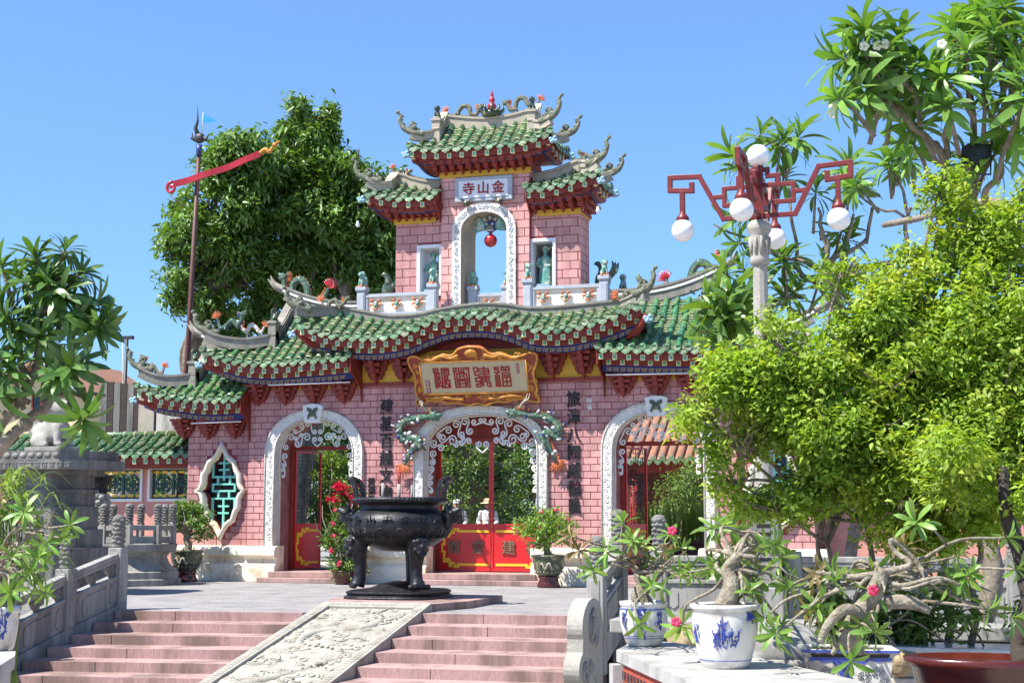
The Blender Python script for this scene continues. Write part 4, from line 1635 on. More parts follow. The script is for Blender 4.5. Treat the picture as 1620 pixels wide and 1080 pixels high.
def tower_roof(xa, xb, gl, gr_, E_, ye, yr, zr, sides, nobj=True, lions=True, base=None, rl=.12):
    """hip and gable roof; sides: which ends turn down (-1 left, 1 right)"""
    def Pt(u, t):
        b = E_(u) + .14
        a = zr(u)
        return Vector((u, yr + (ye - yr) * t, a + (b - a) * (1.2 * t - .2 * t * t)))
    tg = .5

    def t0(u):
        if -1 in sides and u < gl:
            return tg + (.9 - tg) * ((gl - u) / (gl - xa)) ** .8
        if 1 in sides and u > gr_:
            return tg + (.9 - tg) * ((u - gr_) / (xb - gr_)) ** .8
        return .02
    ro = tile_slope(gate, Pt, xa, xb, t0, as_objects=nobj, du=.26, seg=.27)
    eave(ro, lambda u: Vector((u, ye, E_(u))), xa + .03, xb - .03, (0, -1, 0), TY0 - ye + .05, rows=1, deep=.14, step=.3)
    e_ = [Vector((u, yr + .02, zr(u) - .1)) for u in np.linspace(gl if -1 in sides else xa, gr_ if 1 in sides else xb, 24)]
    rd = band(ro, e_, .2, .26, 'cementpale', 'ridge')
    m = MB()     # leaf crest along the ridge
    for p in e_[1:-1]:
        m.ell(p + Vector((0, 0, .32)), (.07, .06, .05), 7, 5)
    m.build('ridge_crest', MT['dragongrey'], ro, kind='stuff')
    yb = 2 * yr - ye
    for s in sides:
        xg, xc = (gr_, xb) if s > 0 else (gl, xa)
        gp = [Pt(xg, t) + Vector((s * .03, 0, -.02)) for t in np.linspace(0, tg, 8)]
        band(ro, gp, .17, .26, 'cementpale', 'gable_ridge')
        if lions:
            pp = Pt(xg, tg) + Vector((s * .03, -.05, .1))
            ridge_post(ro, pp, 'cementpale', .26)
            LION_SPOTS.append((pp.x, pp.y, pp.z + .32, s, 'tower'))
        hp = []
        for t in np.linspace(0, 1, 10):
            x = xg + (xc - xg) * t
            b = Pt(x, t0(x + s * .001))
            hp.append(Vector((x + s * .02, b.y, b.z + .02 + .1 * t ** 3)))
        band(ro, hp, .13, .16, 'cementpale', 'hip_ridge')
        corner_scroll(ro, hp[-1] + Vector((0, 0, .14)), (s * .8, -.3, 0), .42)
        hb = [Vector((p.x, 2 * yr - p.y, p.z)) for p in hp]
        band(ro, hb, .13, .16, 'cementpale', 'hip_ridge')
        corner_scroll(ro, hb[-1] + Vector((0, 0, .14)), (s * .9, .2, 0), .38)
        for yy, dy in ((ye + .06, .45), (yb - .06, -.45)):
            cloud_cap(ro, (xc + s * .07, yy, E_(xc) - .06))
            m = MB()
            m.tube([(xc - s * .5, yy + dy, E_(xc) - .22), (xc - s * .15, yy + dy * .3, E_(xc) - .14), (xc + s * .05, yy, E_(xc) - .06)], [.06, .055, .045], 4)
            m.build('corner_beam', MT['redpaint'], ro)

        def Ps(v, t):
            x = xg + s * .04 + (xc - xg - s * .04) * t
            zc, zg = E_(xc) + .14, Pt(xg, tg).z - .03
            mid = 1 - ((v - yr) / (ye - yr)) ** 2
            return Vector((x, v, zc + (zg - zc) * (1 - t) - .04 * math.sin(t * 3.1) - .16 * mid * t))
        yh_ = (yr - ye) * tg
        sr = tile_slope(ro, Ps, ye + .08, yb - .08, lambda v: min(.97, .04 + max(0, (abs(v - yr) - yh_) / (yr - ye - yh_)) * .96), as_objects=False, name='side_slope', du=.24)
        eave(sr, lambda v: Ps(v, 1) - Vector((0, 0, .14)), ye + .12, yb - .12, (s, 0, 0), .75, rows=1, deep=.14)
        # gable wall
        m = MB()
        gz = Pt(xg, tg).z
        m.prism([(yr - (yr - ye) * tg, gz), (yr, zr(xg) + .1), (yr + (yr - ye) * tg, gz)], min(xg, xg + s * .06), max(xg, xg + s * .06), 'x')
        m.build('gable_wall', MT['cementpale'], ro)
    m = MB()
    uu = np.linspace(xa, xb, 16)
    m.add([(u, 2 * yr - Pt(u, t).y, Pt(u, t).z) for u in uu for t in (t0(u), (t0(u) + 1) / 2, 1)], [(i * 3 + j, i * 3 + j + 1, i * 3 + j + 4, i * 3 + j + 3) for i in range(15) for j in range(2)])
    m.build('back_slope', MT['tilebed'], ro)
    return ro


topE = smooth_interp([-1.85, -1.5, -1.0, -.4, .2, .8, 1.3, 1.68], [9.98, 9.9, 9.86, 9.86, 9.86, 9.87, 9.95, 10.07])
topR = smooth_interp([-1.35, -1.1, -.5, -.05, .5, .95, 1.2], [10.88, 10.8, 10.7, 10.66, 10.7, 10.8, 10.9])
ro_top = tower_roof(-1.8, 1.64, -1.2, 1.07, topE, .1, .98, topR, (-1, 1))
sLE = smooth_interp([-2.98, -2.64, -2.05, -1.5, -1.1], [9.0, 8.89, 8.79, 8.77, 8.82])
sLR = smooth_interp([-2.98, -2.7, -2.3, -2.05, -1.6, -1.1], [9.3, 9.38, 9.46, 9.36, 9.24, 9.22])
ro_sl = tower_roof(-2.95, -1.17, -2.42, -1.17, sLE, .2, .98, sLR, (-1,), lions=False)
sRE = smooth_interp([.95, 1.3, 1.9, 2.35, 2.75], [8.84, 8.79, 8.87, 8.98, 9.07])
sRR = smooth_interp([.95, 1.4, 1.8, 2.08, 2.4, 2.8], [9.22, 9.26, 9.38, 9.48, 9.36, 9.3])
ro_sr = tower_roof(1.01, 2.72, 1.01, 2.26, sRE, .2, .98, sRR, (1,), lions=False)
# red end boards where the side roofs meet the middle bay (left one faces us)
m = MB()
m.prism([(.2, 8.95), (.2, 8.72), (.35, 8.62), (TY0, 8.36), (TY0 + .1, 8.36), (TY0 + .1, 9.3)], -1.2, -1.165, 'x')
m.build('end_board', MT['redbeam'], ro_sl)
m = MB()
m.prism([(.2, 8.95), (.2, 8.72), (.35, 8.62), (TY0, 8.36), (TY0 + .1, 8.36), (TY0 + .1, 9.3)], 1.005, 1.04, 'x')
m.build('end_board', MT['redbeam'], ro_sr)
# stepped brackets below the tower roofs, yellow base strips
for (xa, xb, zt, zb, yb, r_) in ((-1.3, 1.14, 9.72, 9.46, TY0, ro_top), (-2.48, -1.22, 8.68, 8.44, TY0 + .1, ro_sl), (1.06, 2.3, 8.7, 8.44, TY0 + .1, ro_sr)):
    m = MB()
    m.box(xa + .1, xb - .1, yb - .035, yb + .006, zb - .07, zb + .07)
    m.build('yellow_strip', MT['yellow'], r_)
    k = int((xb - xa) / .21)
    for i in range(k + 1):
        bracket(r_, xa + .06 + (xb - xa - .12) * i / k, zt, zb, yb - .01, .2, .38, 2)
    m = MB()
    m.box(xa - .1, xb + .1, yb - .3, yb, zt - .01, zt + .12)
    m.build('bracket_board', MT['redbeam'], r_)
for (yb_, k) in ((TY0 + .1, 5),):
    for i in range(k):
        y = TY0 + .15 + i * .19
        m = MB()
        for q in range(3):
            m.box(2.172, 2.24 + .11 * q, y - .07, y + .07, 8.42 + q * .1, 8.49 + q * .1)
        m.build('bracket', MT['redpaint'], ro_sr)
    m = MB()
    m.box(2.172, 2.205, TY0 + .1, TY1 - .04, 8.38, 8.5)
    m.build('yellow_strip', MT['yellow'], ro_sr)

# plaque of the tower
m = MB()
m.box(-.8, .61, TY0 - .09, TY0 - .005, 8.78, 9.36)
pq = m.build('name_plaque', MT['stonegrey'], tw, bevel=.02)
m = MB()
m.box(-.69, .5, TY0 - .105, TY0 - .085, 8.87, 9.27)
m.build('plaque_field', MT['signwhite'], pq)
for i, ch in enumerate('寺山金'):
    text('letter', ch, .31, .02, MT['letterred'], T(-.45 + i * .36, TY0 - .113, 9.06) @ FACE, pq, weight=.004)
for x in (-.5, .31):
    m = MB()
    c = Vector((x, TY0 - .13, 8.74))
    m.ell(c, (.09, .06, .06))
    m.ell(c + Vector((0, -.04, -.02)), (.05, .05, .04))
    for sx in (-1, 1):
        m.tube([c + Vector((sx * .05, 0, .03)), c + Vector((sx * .1, -.02, .09)), c + Vector((sx * .07, -.02, .12))], [.025, .02, .008], 6)
    m.build('plaque_beast', MT['potgreen'], pq)

# balcony balustrade
m = MB()
m.box(-3.16, 2.98, .12, .6, 5.95, 6.2)
bal = m.build('balcony', MT['stonegrey'], gate)
BY = .3


def bal_post(x, y, z0=6.15, z1=6.72):
    m = MB()
    m.box(x - .1, x + .1, y - .1, y + .1, z0, z1)
    m.box(x - .075, x + .075, y - .115, y - .1, z0 + .04, z1 - .05)
    m.box(x - .13, x + .13, y - .13, y + .13, z1 + .03, z1 + .12)
    m.box(x - .115, x + .115, y - .115, y + .115, z1, z1 + .03)
    m.build('post', MT['stonegrey'], bal, bevel=.01)
    LION_SPOTS.append((x, y, z1 + .12, 1 if x > 0 else -1, 'balcony'))


def bal_panel(xa, xb, y, n):
    m = MB()
    m.box(xa, xb, y - .07, y + .07, 6.15, 6.22)
    m.box(xa, xb, y - .075, y + .075, 6.58, 6.66)
    for x in (xa, xb - .06):
        m.box(x, x + .06, y - .065, y + .065, 6.22, 6.58)
    m.build('rail_frame', MT['stonegrey'], bal, bevel=.006)
    m = MB()
    m.box(xa + .06, xb - .06, y - .02, y + .02, 6.22, 6.58)
    m.build('rail_panel', MT['plinth'], bal)
    for i in range(n):
        x = xa + (xb - xa) * (i + .5) / n
        k = 1.0 if i != 1 or n == 1 else .8
        m = MB()
        c = Vector((x, y - .06, 6.41))
        m.ell(c, (.07 * k, .05, .075 * k))
        m.ell(c + Vector((0, -.045, -.03)), (.05 * k, .04, .035 * k))
        for sx in (-1, 1):
            m.tube([c + Vector((sx * .04, 0, .05)), c + Vector((sx * .1 * k, -.02, .09)), c + Vector((sx * .12 * k, -.02, .14 * k))], [.03, .025, .008], 6, m=1)
            m.tube([c + Vector((sx * .05, -.01, -.02)), c + Vector((sx * .12 * k, -.03, 0)), c + Vector((sx * .1 * k, -.03, -.08))], [.022, .025, .01], 6, m=1)
            m.ell(c + Vector((sx * .03, -.045, .03)), .018, 6, 5, m=2)
        m.tube([c + Vector((-.06 * k, -.03, -.1)), c + Vector((0, -.06, -.12)), c + Vector((.06 * k, -.03, -.1))], .02, 6, m=1)
        m.build('beast_mask', [MT['jade'], MT['orange'], MT['whitecer']], bal)


for x in (-3.0, -1.23, 1.06, 2.83):
    bal_post(x, BY)
bal_panel(-2.9, -1.33, BY, 3)
bal_panel(1.16, 2.73, BY, 3)
for x in (-.47, .36):
    bal_post(x, .95)
bal_panel(-.37, .26, .95, 1)
bal_post(2.95, 1.7, 6.15, 6.6)
m = MB()
m.prism([(.4, 6.15), (1.6, 6.15), (1.6, 6.5), (.4, 6.62)], 2.8, 2.88, 'x')
m.build('rail_return', MT['stonegrey'], bal)

# ------------------------------------------------------------------ ornaments on and in front of the gate
def dragon(name, loc, pts, r, label, group=None, body='dragon', crest='orange', tailc='orange', claw='whitecer', leg=True, head=1.0, voxs=None, look=None):
    """pts: tail to head, relative to loc; sculpted body and head are one skin"""
    root = thing(name, loc, label, 'dragon ornament', group)
    P = spline(pts, 7)
    n = len(P)
    m = MB()
    m.tube(P, lerps([r * .35, r * .8, r, r * 1.05, r, r * .85, r * .8], n), 10)
    hd = P[-1]
    d = Vector(look).normalized() if look else (P[-1] - P[-4]).normalized()
    side = d.cross(Vector((0, 1, 0)))
    side = Vector((0, 1, 0))
    up = d.cross(side) * -1
    if up.z < 0:
        up = -up
    h = r * 1.5 * head
    m.ell(hd + d * h * .3, (h * .8, h * .75, h * .75), 10, 8)
    m.tube([hd + d * h * .5 + up * h * .15, hd + d * h * 1.3 + up * h * .2, hd + d * h * 1.65 + up * h * .42], [h * .5, h * .38, h * .22], 8)
    m.tube([hd + d * h * .4 - up * h * .35, hd + d * h * 1.05 - up * h * .55, hd + d * h * 1.4 - up * h * .55], [h * .36, h * .24, h * .12], 8)
    for sy in (-1, 1):
        m.ell(hd + d * h * .6 + up * h * .6 + side * sy * h * .4, h * .24, 7, 5)
        q = hd + up * h * .6 + side * sy * h * .4
        m.tube([q, q - d * h * .5 + up * h * .7, q - d * h * 1.1 + up * h * .8], [h * .2, h * .15, h * .06], 6)
    o = voxel(m, 'body', MT[body], voxs or r * .22, 2, root)
    # crest of flames along the back
    m = MB()
    for i in range(2, n - 3, 2):
        t = (P[i + 1] - P[i - 1]).normalized()
        nn = t.cross(Vector((0, 1, 0)))
        if i > 2 and nn.dot(up) < 0 and False:
            nn = -nn
        q = P[i] - nn * r * .85
        m.prism([(-r * .35, -r * .2), (r * .35, -r * .2), (-r * .15, r * .55)], -r * .12, r * .12, 'y', 0, basis(q, t, Vector((0, 1, 0)), -nn))
    m.build('back_crest', MT[crest], root, kind='stuff')
    # mane
    m = MB()
    for i in range(9):
        a = -1.2 + i * .33
        q = hd - d * h * .3 + up * h * .2
        v = (-d * math.cos(a) + up * math.sin(a))
        m.tube(spline([q, q + v * h * .8, q + v * h * 1.15 + up * h * .25], 3), lerps([h * .22, h * .16, h * .04], 7), 5)
    m.build('mane', MT[crest], root)
    # tail fan
    m = MB()
    q = P[0]
    tdir = (P[0] - P[2]).normalized()
    nn = tdir.cross(Vector((0, 1, 0)))
    for i in range(9):
        a = -1.25 + i * .31
        v = tdir * math.cos(a) + nn * math.sin(a)
        m.tube([q - tdir * r * .5, q + v * r * 1.3, q + v * r * (3.1 - abs(i - 4) * .12)], [r * .22, r * .24, r * .04], 5)
    m.build('tail_fan', MT[tailc], root)
    if leg:
        for i in (int(n * .3), int(n * .68)):
            for sy in (-1, 1):
                m = MB()
                q = P[i]
                k = q + Vector((r * .4, sy * r * 1.3, -r * .9))
                f = q + Vector((r * 1.0, sy * r * 1.5, -r * 1.7))
                m.tube([q, k, f], [r * .55, r * .42, r * .25], 7)
                for c in (-1, 0, 1):
                    m.tube([f, f + Vector((r * .5, c * r * .3, -r * .12))], [r * .15, r * .04], 5)
                m.build('leg', MT[body], root)
    return root


def lion_dog(name, loc, face, h, label, group, mat='jade', base='orange'):
    """seated guardian lion, about h tall, looking along face"""
    root = thing(name, loc, label, 'lion figurine', group, rz=face)
    k = h / .42
    m = MB()
    m.ell((-.05 * k, 0, .13 * k), (.11 * k, .085 * k, .12 * k), rot=Matrix.Rotation(R(35), 3, 'Y'))
    m.ell((.03 * k, 0, .2 * k), (.075 * k, .075 * k, .13 * k), rot=Matrix.Rotation(R(-12), 3, 'Y'))
    m.ell((.06 * k, 0, .34 * k), (.085 * k, .08 * k, .08 * k))
    m.ell((.13 * k, 0, .315 * k), (.05 * k, .05 * k, .045 * k))
    for s in (-1, 1):
        m.tube([(.06 * k, s * .05 * k, .2 * k), (.085 * k, s * .055 * k, .1 * k), (.08 * k, s * .055 * k, .035 * k), (.12 * k, s * .055 * k, .03 * k)], [.035 * k, .03 * k, .028 * k, .028 * k], 7)
        m.ell((-.06 * k, s * .075 * k, .07 * k), (.075 * k, .035 * k, .065 * k))
        m.tube([(-.06 * k, s * .08 * k, .03 * k), (.02 * k, s * .085 * k, .028 * k)], [.03 * k, .028 * k], 6)
        m.ell((.02 * k, s * .075 * k, .39 * k), (.03 * k, .02 * k, .035 * k))
        m.ell((.115 * k, s * .035 * k, .365 * k), .02 * k, 6, 5)
    m.tube(spline([(-.12 * k, 0, .1 * k), (-.18 * k, 0, .2 * k), (-.13 * k, 0, .3 * k)], 4), lerps([.03, .045, .02], 9) if False else [.03 * k, .035 * k, .04 * k, .045 * k, .045 * k, .045 * k, .04 * k, .03 * k, .015 * k], 7)
    for i in range(8):
        a = i * math.pi / 4
        m.ell((.0 * k, .085 * k * math.cos(a), .33 * k + .085 * k * math.sin(a)), .034 * k, 6, 5)
    o = voxel(m, 'body', MT[mat], .016 * k, 2, root)
    m = MB()
    m.box(-.15 * k, .15 * k, -.11 * k, .11 * k, -.004, .045 * k)
    m.build('base', MT[base], root, bevel=.006)
    o.matrix_basis = T(0, 0, .03 * k)
    return root


names_b = ['far left corner post', 'post left of the tower arch', 'post right of the tower arch', 'right corner post', 'left post inside the tower arch', 'right post inside the tower arch', 'rear right post']
ib = 0
for (x, y, z, s, kd) in LION_SPOTS:
    if kd == 'balcony':
        lion_dog('lion_figurine', (x, y, z), R(-90 + (25 if s > 0 else -20)), .34, 'small jade green ceramic lion on the balcony\'s ' + names_b[ib], 'ceramic lions on the tower balcony')
        ib += 1
    elif kd == 'tower':
        lion_dog('lion_figurine', (x, y, z), R(-90), .3, 'dark green lion on the topmost roof, %s ridge post' % ('right' if s > 0 else 'left'), 'dark lions on ridge posts', 'potgreen', 'potgreen')
    else:
        lab = ('inner' if abs(x) < 6 else 'outer') + (' right' if s > 0 else ' left')
        lion_dog('lion_figurine', (x, y, z), R(180 if s < 0 else 0) + R(-30), .28, 'mossy green lion on the ridge post of the %s wing roof' % lab, 'dark lions on ridge posts', 'potgreen', 'potgreen')

# ridge dragons
dragon('ridge_dragon', (-.75, .98, 10.95), [(-.42, 0, .16), (-.3, 0, .02), (-.15, 0, .1), (-.02, 0, .26), (.14, 0, .24), (.2, 0, .06), (.33, 0, .04), (.42, 0, .2)], .055, 'slender cream dragon on the top ridge, left of the red gourd', 'dragons on the top ridge', body='dragongrey', look=(.8, 0, .3))
dragon('ridge_dragon', (.72, .98, 10.95), [(.44, 0, .26), (.3, 0, .08), (.15, 0, .16), (.04, 0, .34), (-.12, 0, .3), (-.18, 0, .1), (-.3, 0, .08), (-.38, 0, .24)], .055, 'slender cream dragon on the top ridge, right of the red gourd', 'dragons on the top ridge', body='dragongrey', look=(-.8, 0, .3))
dragon('ridge_dragon', (4.647, 0.950, 6.483), [(-.55, 0, .32), (-.42, 0, .12), (-.2, 0, .02), (-.02, 0, .12), (.04, 0, .45), (.2, 0, .66), (.4, 0, .6), (.48, 0, .38), (.6, 0, .3), (.72, 0, .5), (.74, 0, .8)], .085, 'green dragon with red fan tail on the right wing ridge', 'dragons on the wing ridges', tailc='redcer', look=(.8, 0, .35))
dragon('ridge_dragon', (-4.695, 0.950, 6.617), [(.55, 0, .38), (.42, 0, .16), (.2, 0, .04), (.02, 0, .12), (-.04, 0, .42), (-.2, 0, .6), (-.38, 0, .52), (-.44, 0, .3), (-.54, 0, .24), (-.64, 0, .4), (-.62, 0, .66)], .085, 'green dragon with red fan tail on the left wing ridge', 'dragons on the wing ridges', tailc='redcer', look=(-.8, 0, .35))
dragon('ridge_dragon', (-8.198, -0.250, 4.848), [(.34, 0, .2), (.26, 0, .02), (.12, 0, .1), (.02, 0, .24), (-.12, 0, .2), (-.18, 0, .04), (-.3, 0, .08), (-.32, 0, .3), (-.24, 0, .42)], .055, 'small grey dragon on the leftmost low roof corner', body='dragongrey', look=(-.5, 0, .5))
dragon('ridge_dragon', (-6.15, -.28, 5.88), [(-.32, 0, .3), (-.22, 0, .05), (-.05, 0, .12), (.08, 0, .22), (.2, 0, .12), (.3, 0, .18), (.34, 0, .34)], .06, 'blue crested mosaic dragon on the left wing corner ridge', body='dragon', crest='bluecer', tailc='orange', look=(.6, 0, .4))
dragon('ridge_dragon', (-5.6, -.12, 5.8), [(.3, 0, .16), (.2, 0, .0), (.08, 0, .12), (-.05, 0, .2), (-.16, 0, .06), (-.28, 0, .1), (-.34, 0, .24)], .05, 'white and orange dragon on the left wing, nearer its ridge post', body='whitecer', crest='orange', look=(-.7, 0, .4))
dragon('ridge_dragon', (-3.55, -.12, 6.3), [(-.3, 0, .2), (-.2, 0, .02), (-.08, 0, .16), (.05, 0, .2), (.14, 0, .05), (.26, 0, .12), (.32, 0, .2)], .05, 'little ochre dragon on the middle roof, left end of its ridge', body='dragongrey', look=(.7, 0, .4))
dragon('ridge_dragon', (3.540, -0.100, 6.209), [(-.34, 0, .1), (-.22, 0, .06), (-.1, 0, .2), (.02, 0, .14), (.1, 0, .06), (.18, 0, .22), (.18, 0, .42)], .06, 'grey green dragon rearing on the right end of the middle roof', body='dragongrey', look=(-.3, 0, .6))
dragon('ridge_dragon', (-2.348, 0.950, 9.605), [(-.16, 0, .22), (-.1, 0, .06), (0, 0, .12), (.08, 0, .14), (.16, 0, .04), (.24, 0, .1)], .045, 'small dragon on the ridge of the tower\'s left side roof', 'dragons on the tower side roofs', body='potgreen', look=(.8, 0, .2))
dragon('ridge_dragon', (2.337, 0.950, 9.600), [(.16, 0, .12), (.1, 0, .04), (0, 0, .16), (-.08, 0, .18), (-.14, 0, .06), (-.2, 0, .24)], .045, 'small dragon on the ridge of the tower\'s right side roof', 'dragons on the tower side roofs', body='dragongrey', look=(-.4, 0, .6))
# phoenix-like pair behind the balcony
for (px, lab) in ((-2.75, 'left'), (2.55, 'right')):
    rt = thing('ceramic_bird', (px, 1.35, 6.15), 'dark green ceramic bird standing behind the balcony, %s of the tower' % lab, 'bird ornament', 'ceramic birds behind the balcony')
    m = MB()
    m.ell((0, 0, .75), (.2, .12, .24))
    m.tube(spline([(0, 0, .9), (-.04, 0, 1.08), (-.1, 0, 1.14)], 4), lerps([.12, .07, .06], 9), 8)
    m.ell((-.12, 0, 1.16), (.08, .06, .06))
    m.tube([(-.17, 0, 1.16), (-.25, 0, 1.13)], [.03, .006], 6)
    for a in (-.5, 0, .5):
        m.tube(spline([(.12, 0, .8), (.28, a * .2, 1.0), (.3 + a * .1, a * .3, 1.2)], 4), lerps([.08, .07, .015], 9), 7)
    voxel(m, 'body', MT['potgreen'], .025, 2, rt)
    m = MB()
    for sx in (-1, 1):
        m.tube([(sx * .07, 0, .6), (sx * .08, 0, .3)], .03, 6)
    for i in range(7):
        m.ell((rnd.uniform(-.2, .2), rnd.uniform(-.1, .1), .12 + .05 * i), (.16 - .01 * i, .12, .08), 8, 6)
    m.build('perch', MT['stonegrey'], rt)

# gourd finial
fr = thing('gourd_finial', (-.03, .98, 10.86), 'red gourd finial in a dark flame bowl at the top of the gate', 'finial')
m = MB()
m.lathe([(.02, 0), (.16, .0), (.24, .06), (.24, .13), (.15, .19), (.08, .2)], 16)
for i in range(10):
    a = i * .628
    m.tube([(.2 * math.cos(a), .2 * math.sin(a), .12), (.29 * math.cos(a), .29 * math.sin(a), .2), (.27 * math.cos(a), .27 * math.sin(a), .3)], [.05, .035, .008], 5)
m.build('bowl', MT['potgreen'], fr)
m = MB()
m.lathe([(.07, .19), (.1, .24), (.11, .29), (.085, .35), (.05, .37), (.07, .41), (.075, .45), (.05, .5), (.03, .52), (.042, .56), (.03, .6), (.012, .66), (.0, .74)], 16)
m.build('gourd', MT['redcer'], fr)

# dragons hugging the middle arch
for s, P_, lab in ((-1, [(640, 736), (646, 722), (655, 708), (664, 695), (652, 690), (638, 692), (634, 676), (645, 664), (662, 661), (684, 658)], 'left'),
                   (1, [(880, 730), (872, 714), (866, 702), (858, 690), (868, 684), (882, 690), (884, 674), (866, 660), (842, 658), (816, 655)], 'right')):
    pw = {-1: [(-1.752, -0.100, 2.641), (-1.662, -0.100, 2.840), (-1.519, -0.120, 3.038), (-1.376, -0.140, 3.192), (-1.574, -0.100, 3.268), (-1.804, -0.060, 3.245), (-1.883, -0.060, 3.505), (-1.685, -0.100, 3.672), (-1.403, -0.160, 3.706), (-1.055, -0.200, 3.740)],
          1: [(1.806, -0.100, 2.689), (1.692, -0.100, 2.913), (1.611, -0.120, 3.080), (1.502, -0.140, 3.247), (1.635, -0.100, 3.331), (1.826, -0.060, 3.246), (1.856, -0.060, 3.469), (1.607, -0.100, 3.666), (1.276, -0.160, 3.725), (0.909, -0.200, 3.772)]}[s]
    c = Vector(pw[5])
    rt = dragon('arch_dragon', c, [tuple(Vector(p) - c) for p in pw], .095, 'mosaic dragon in green and blue hugging the %s shoulder of the middle arch' % lab, 'dragons on the middle arch', look=(-s, -.15, -.05))
    m = MB()
    for i in range(46):
        q = Vector(pw[1 + i % 8]) - c + Vector((rnd.uniform(-.15, .15), rnd.uniform(-.1, .02), rnd.uniform(-.13, .13)))
        m.ell(q, (rnd.uniform(.03, .07), .03, rnd.uniform(.02, .05)), 7, 5, m=i % 3 % 2, rot=Matrix.Rotation(rnd.uniform(-1, 1), 3, 'Y'))
    m.build('cloud_bosses', [MT['whitecer'], MT['bluecer']], rt, kind='stuff')
    m = MB()
    h_ = Vector(pw[-1]) - c
    for sy in (0, 1):
        q = [h_ + Vector((s * .1, -.02, .1)), h_ + Vector((s * .2, -.08 - .04 * sy, .22)), h_ + Vector((s * .26 + .06 * sy, -.1, .3)), h_ + Vector((s * (.3 + .05 * sy), -.1, .42))]
        m.tube(spline(q, 4), lerps([.03, .025, .02, .008], 13), 6)
    m.build('horn', MT['cementpale'], rt)

# signboard
sb = thing('signboard', (0, -.38, 4.6), 'carved orange signboard with red seal letters over the middle arch', 'signboard')
SBM = RX(R(23))
hw, hh = 1.53, .66
top = [(-1.53, .42), (-1.5, .5), (-1.36, .53), (-1.24, .48), (-1.12, .44), (-.95, .45), (-.8, .48), (-.68, .55), (-.52, .52), (-.4, .56), (-.3, .66), (-.12, .71), (.12, .71), (.3, .66), (.4, .56), (.52, .52), (.68, .55), (.8, .48), (.95, .45), (1.12, .44), (1.24, .48), (1.36, .53), (1.5, .5), (1.53, .42)]
rightp = [(1.49, .25), (1.42, .1), (1.41, -.1), (1.45, -.3), (1.42, -.45), (1.47, -.56)]
bot = [(1.44, -.64), (1.3, -.62), (1.1, -.55), (.85, -.57), (.7, -.62), (.5, -.6), (.35, -.64), (.2, -.68), (0, -.64), (-.2, -.68), (-.35, -.64), (-.5, -.6), (-.7, -.62), (-.85, -.57), (-1.1, -.55), (-1.3, -.62), (-1.44, -.64)]
leftp = [(-x, z) for x, z in rightp[::-1]]
OUT = spline([(x, 0, z) for x, z in top + rightp + bot + leftp + [top[0]]], 3)
OUT2 = [(p.x, p.z) for p in OUT[:-1]]
m = MB()
m.prism(OUT2, -.04, .05)
m.build('board', MT['signred'], sb).matrix_basis = SBM
m = MB()
m.tube([(x * .985, -.045, z * .975) for x, z in OUT2], .028, 6, closed=True)
for (x0, z0, x1, z1) in ((-1.24, .37, 1.24, .37), (1.24, .37, 1.24, -.38), (1.24, -.38, -1.24, -.38), (-1.24, -.38, -1.24, .37)):
    m.tube([(x0, -.05, z0), (x1, -.05, z1)], .022, 6)
m.build('frame_moulding', MT['signorange'], sb).matrix_basis = SBM
m = MB()
rr = random.Random(3)
for i in range(120):      # carved clouds and dragons on the frame
    t = rr.random()
    if t < .36:
        x, z = rr.uniform(-1.2, 1.2), rr.uniform(.42, .49 + .12 * (rr.random() < .3))
        if z > .5 and abs(x) > .35:
            z = .46
    elif t < .7:
        x, z = rr.uniform(-1.2, 1.2), rr.uniform(-.55, -.43)
    else:
        x, z = rr.choice((-1, 1)) * rr.uniform(1.27, 1.4), rr.uniform(-.5, .45)
    a = rr.uniform(0, 6)
    c = spiral((x, z), rr.uniform(.035, .07), .01, a, a + rr.choice((-1, 1)) * rr.uniform(4, 8), 10)
    m.tube([(u, -.042, v) for u, v in c], rr.uniform(.012, .02), 5)
for sx in (-1, 1):
    q = spline([(sx * .3, -.045, .5), (sx * .5, -.05, .45), (sx * .7, -.05, .5), (sx * .95, -.05, .41), (sx * 1.15, -.05, .45)], 4)
    m.tube(q, lerps([.06, .04, .05, .03], len(q)), 6)
    q = spline([(sx * .3, -.045, -.52), (sx * .55, -.05, -.5), (sx * .8, -.05, -.46), (sx * 1.1, -.05, -.48)], 4)
    m.tube(q, lerps([.05, .035, .05, .02], len(q)), 6)
m.ell((0, -.05, .55), (.16, .05, .1))
m.ell((0, -.06, .58), (.08, .06, .07))
m.build('carving', MT['signorange'], sb, kind='stuff').matrix_basis = SBM
m = MB()
m.box(-1.22, 1.22, -.05, -.02, -.36, .35)
fld = m.build('field', MT['signcream'], sb)
fld.matrix_basis = SBM
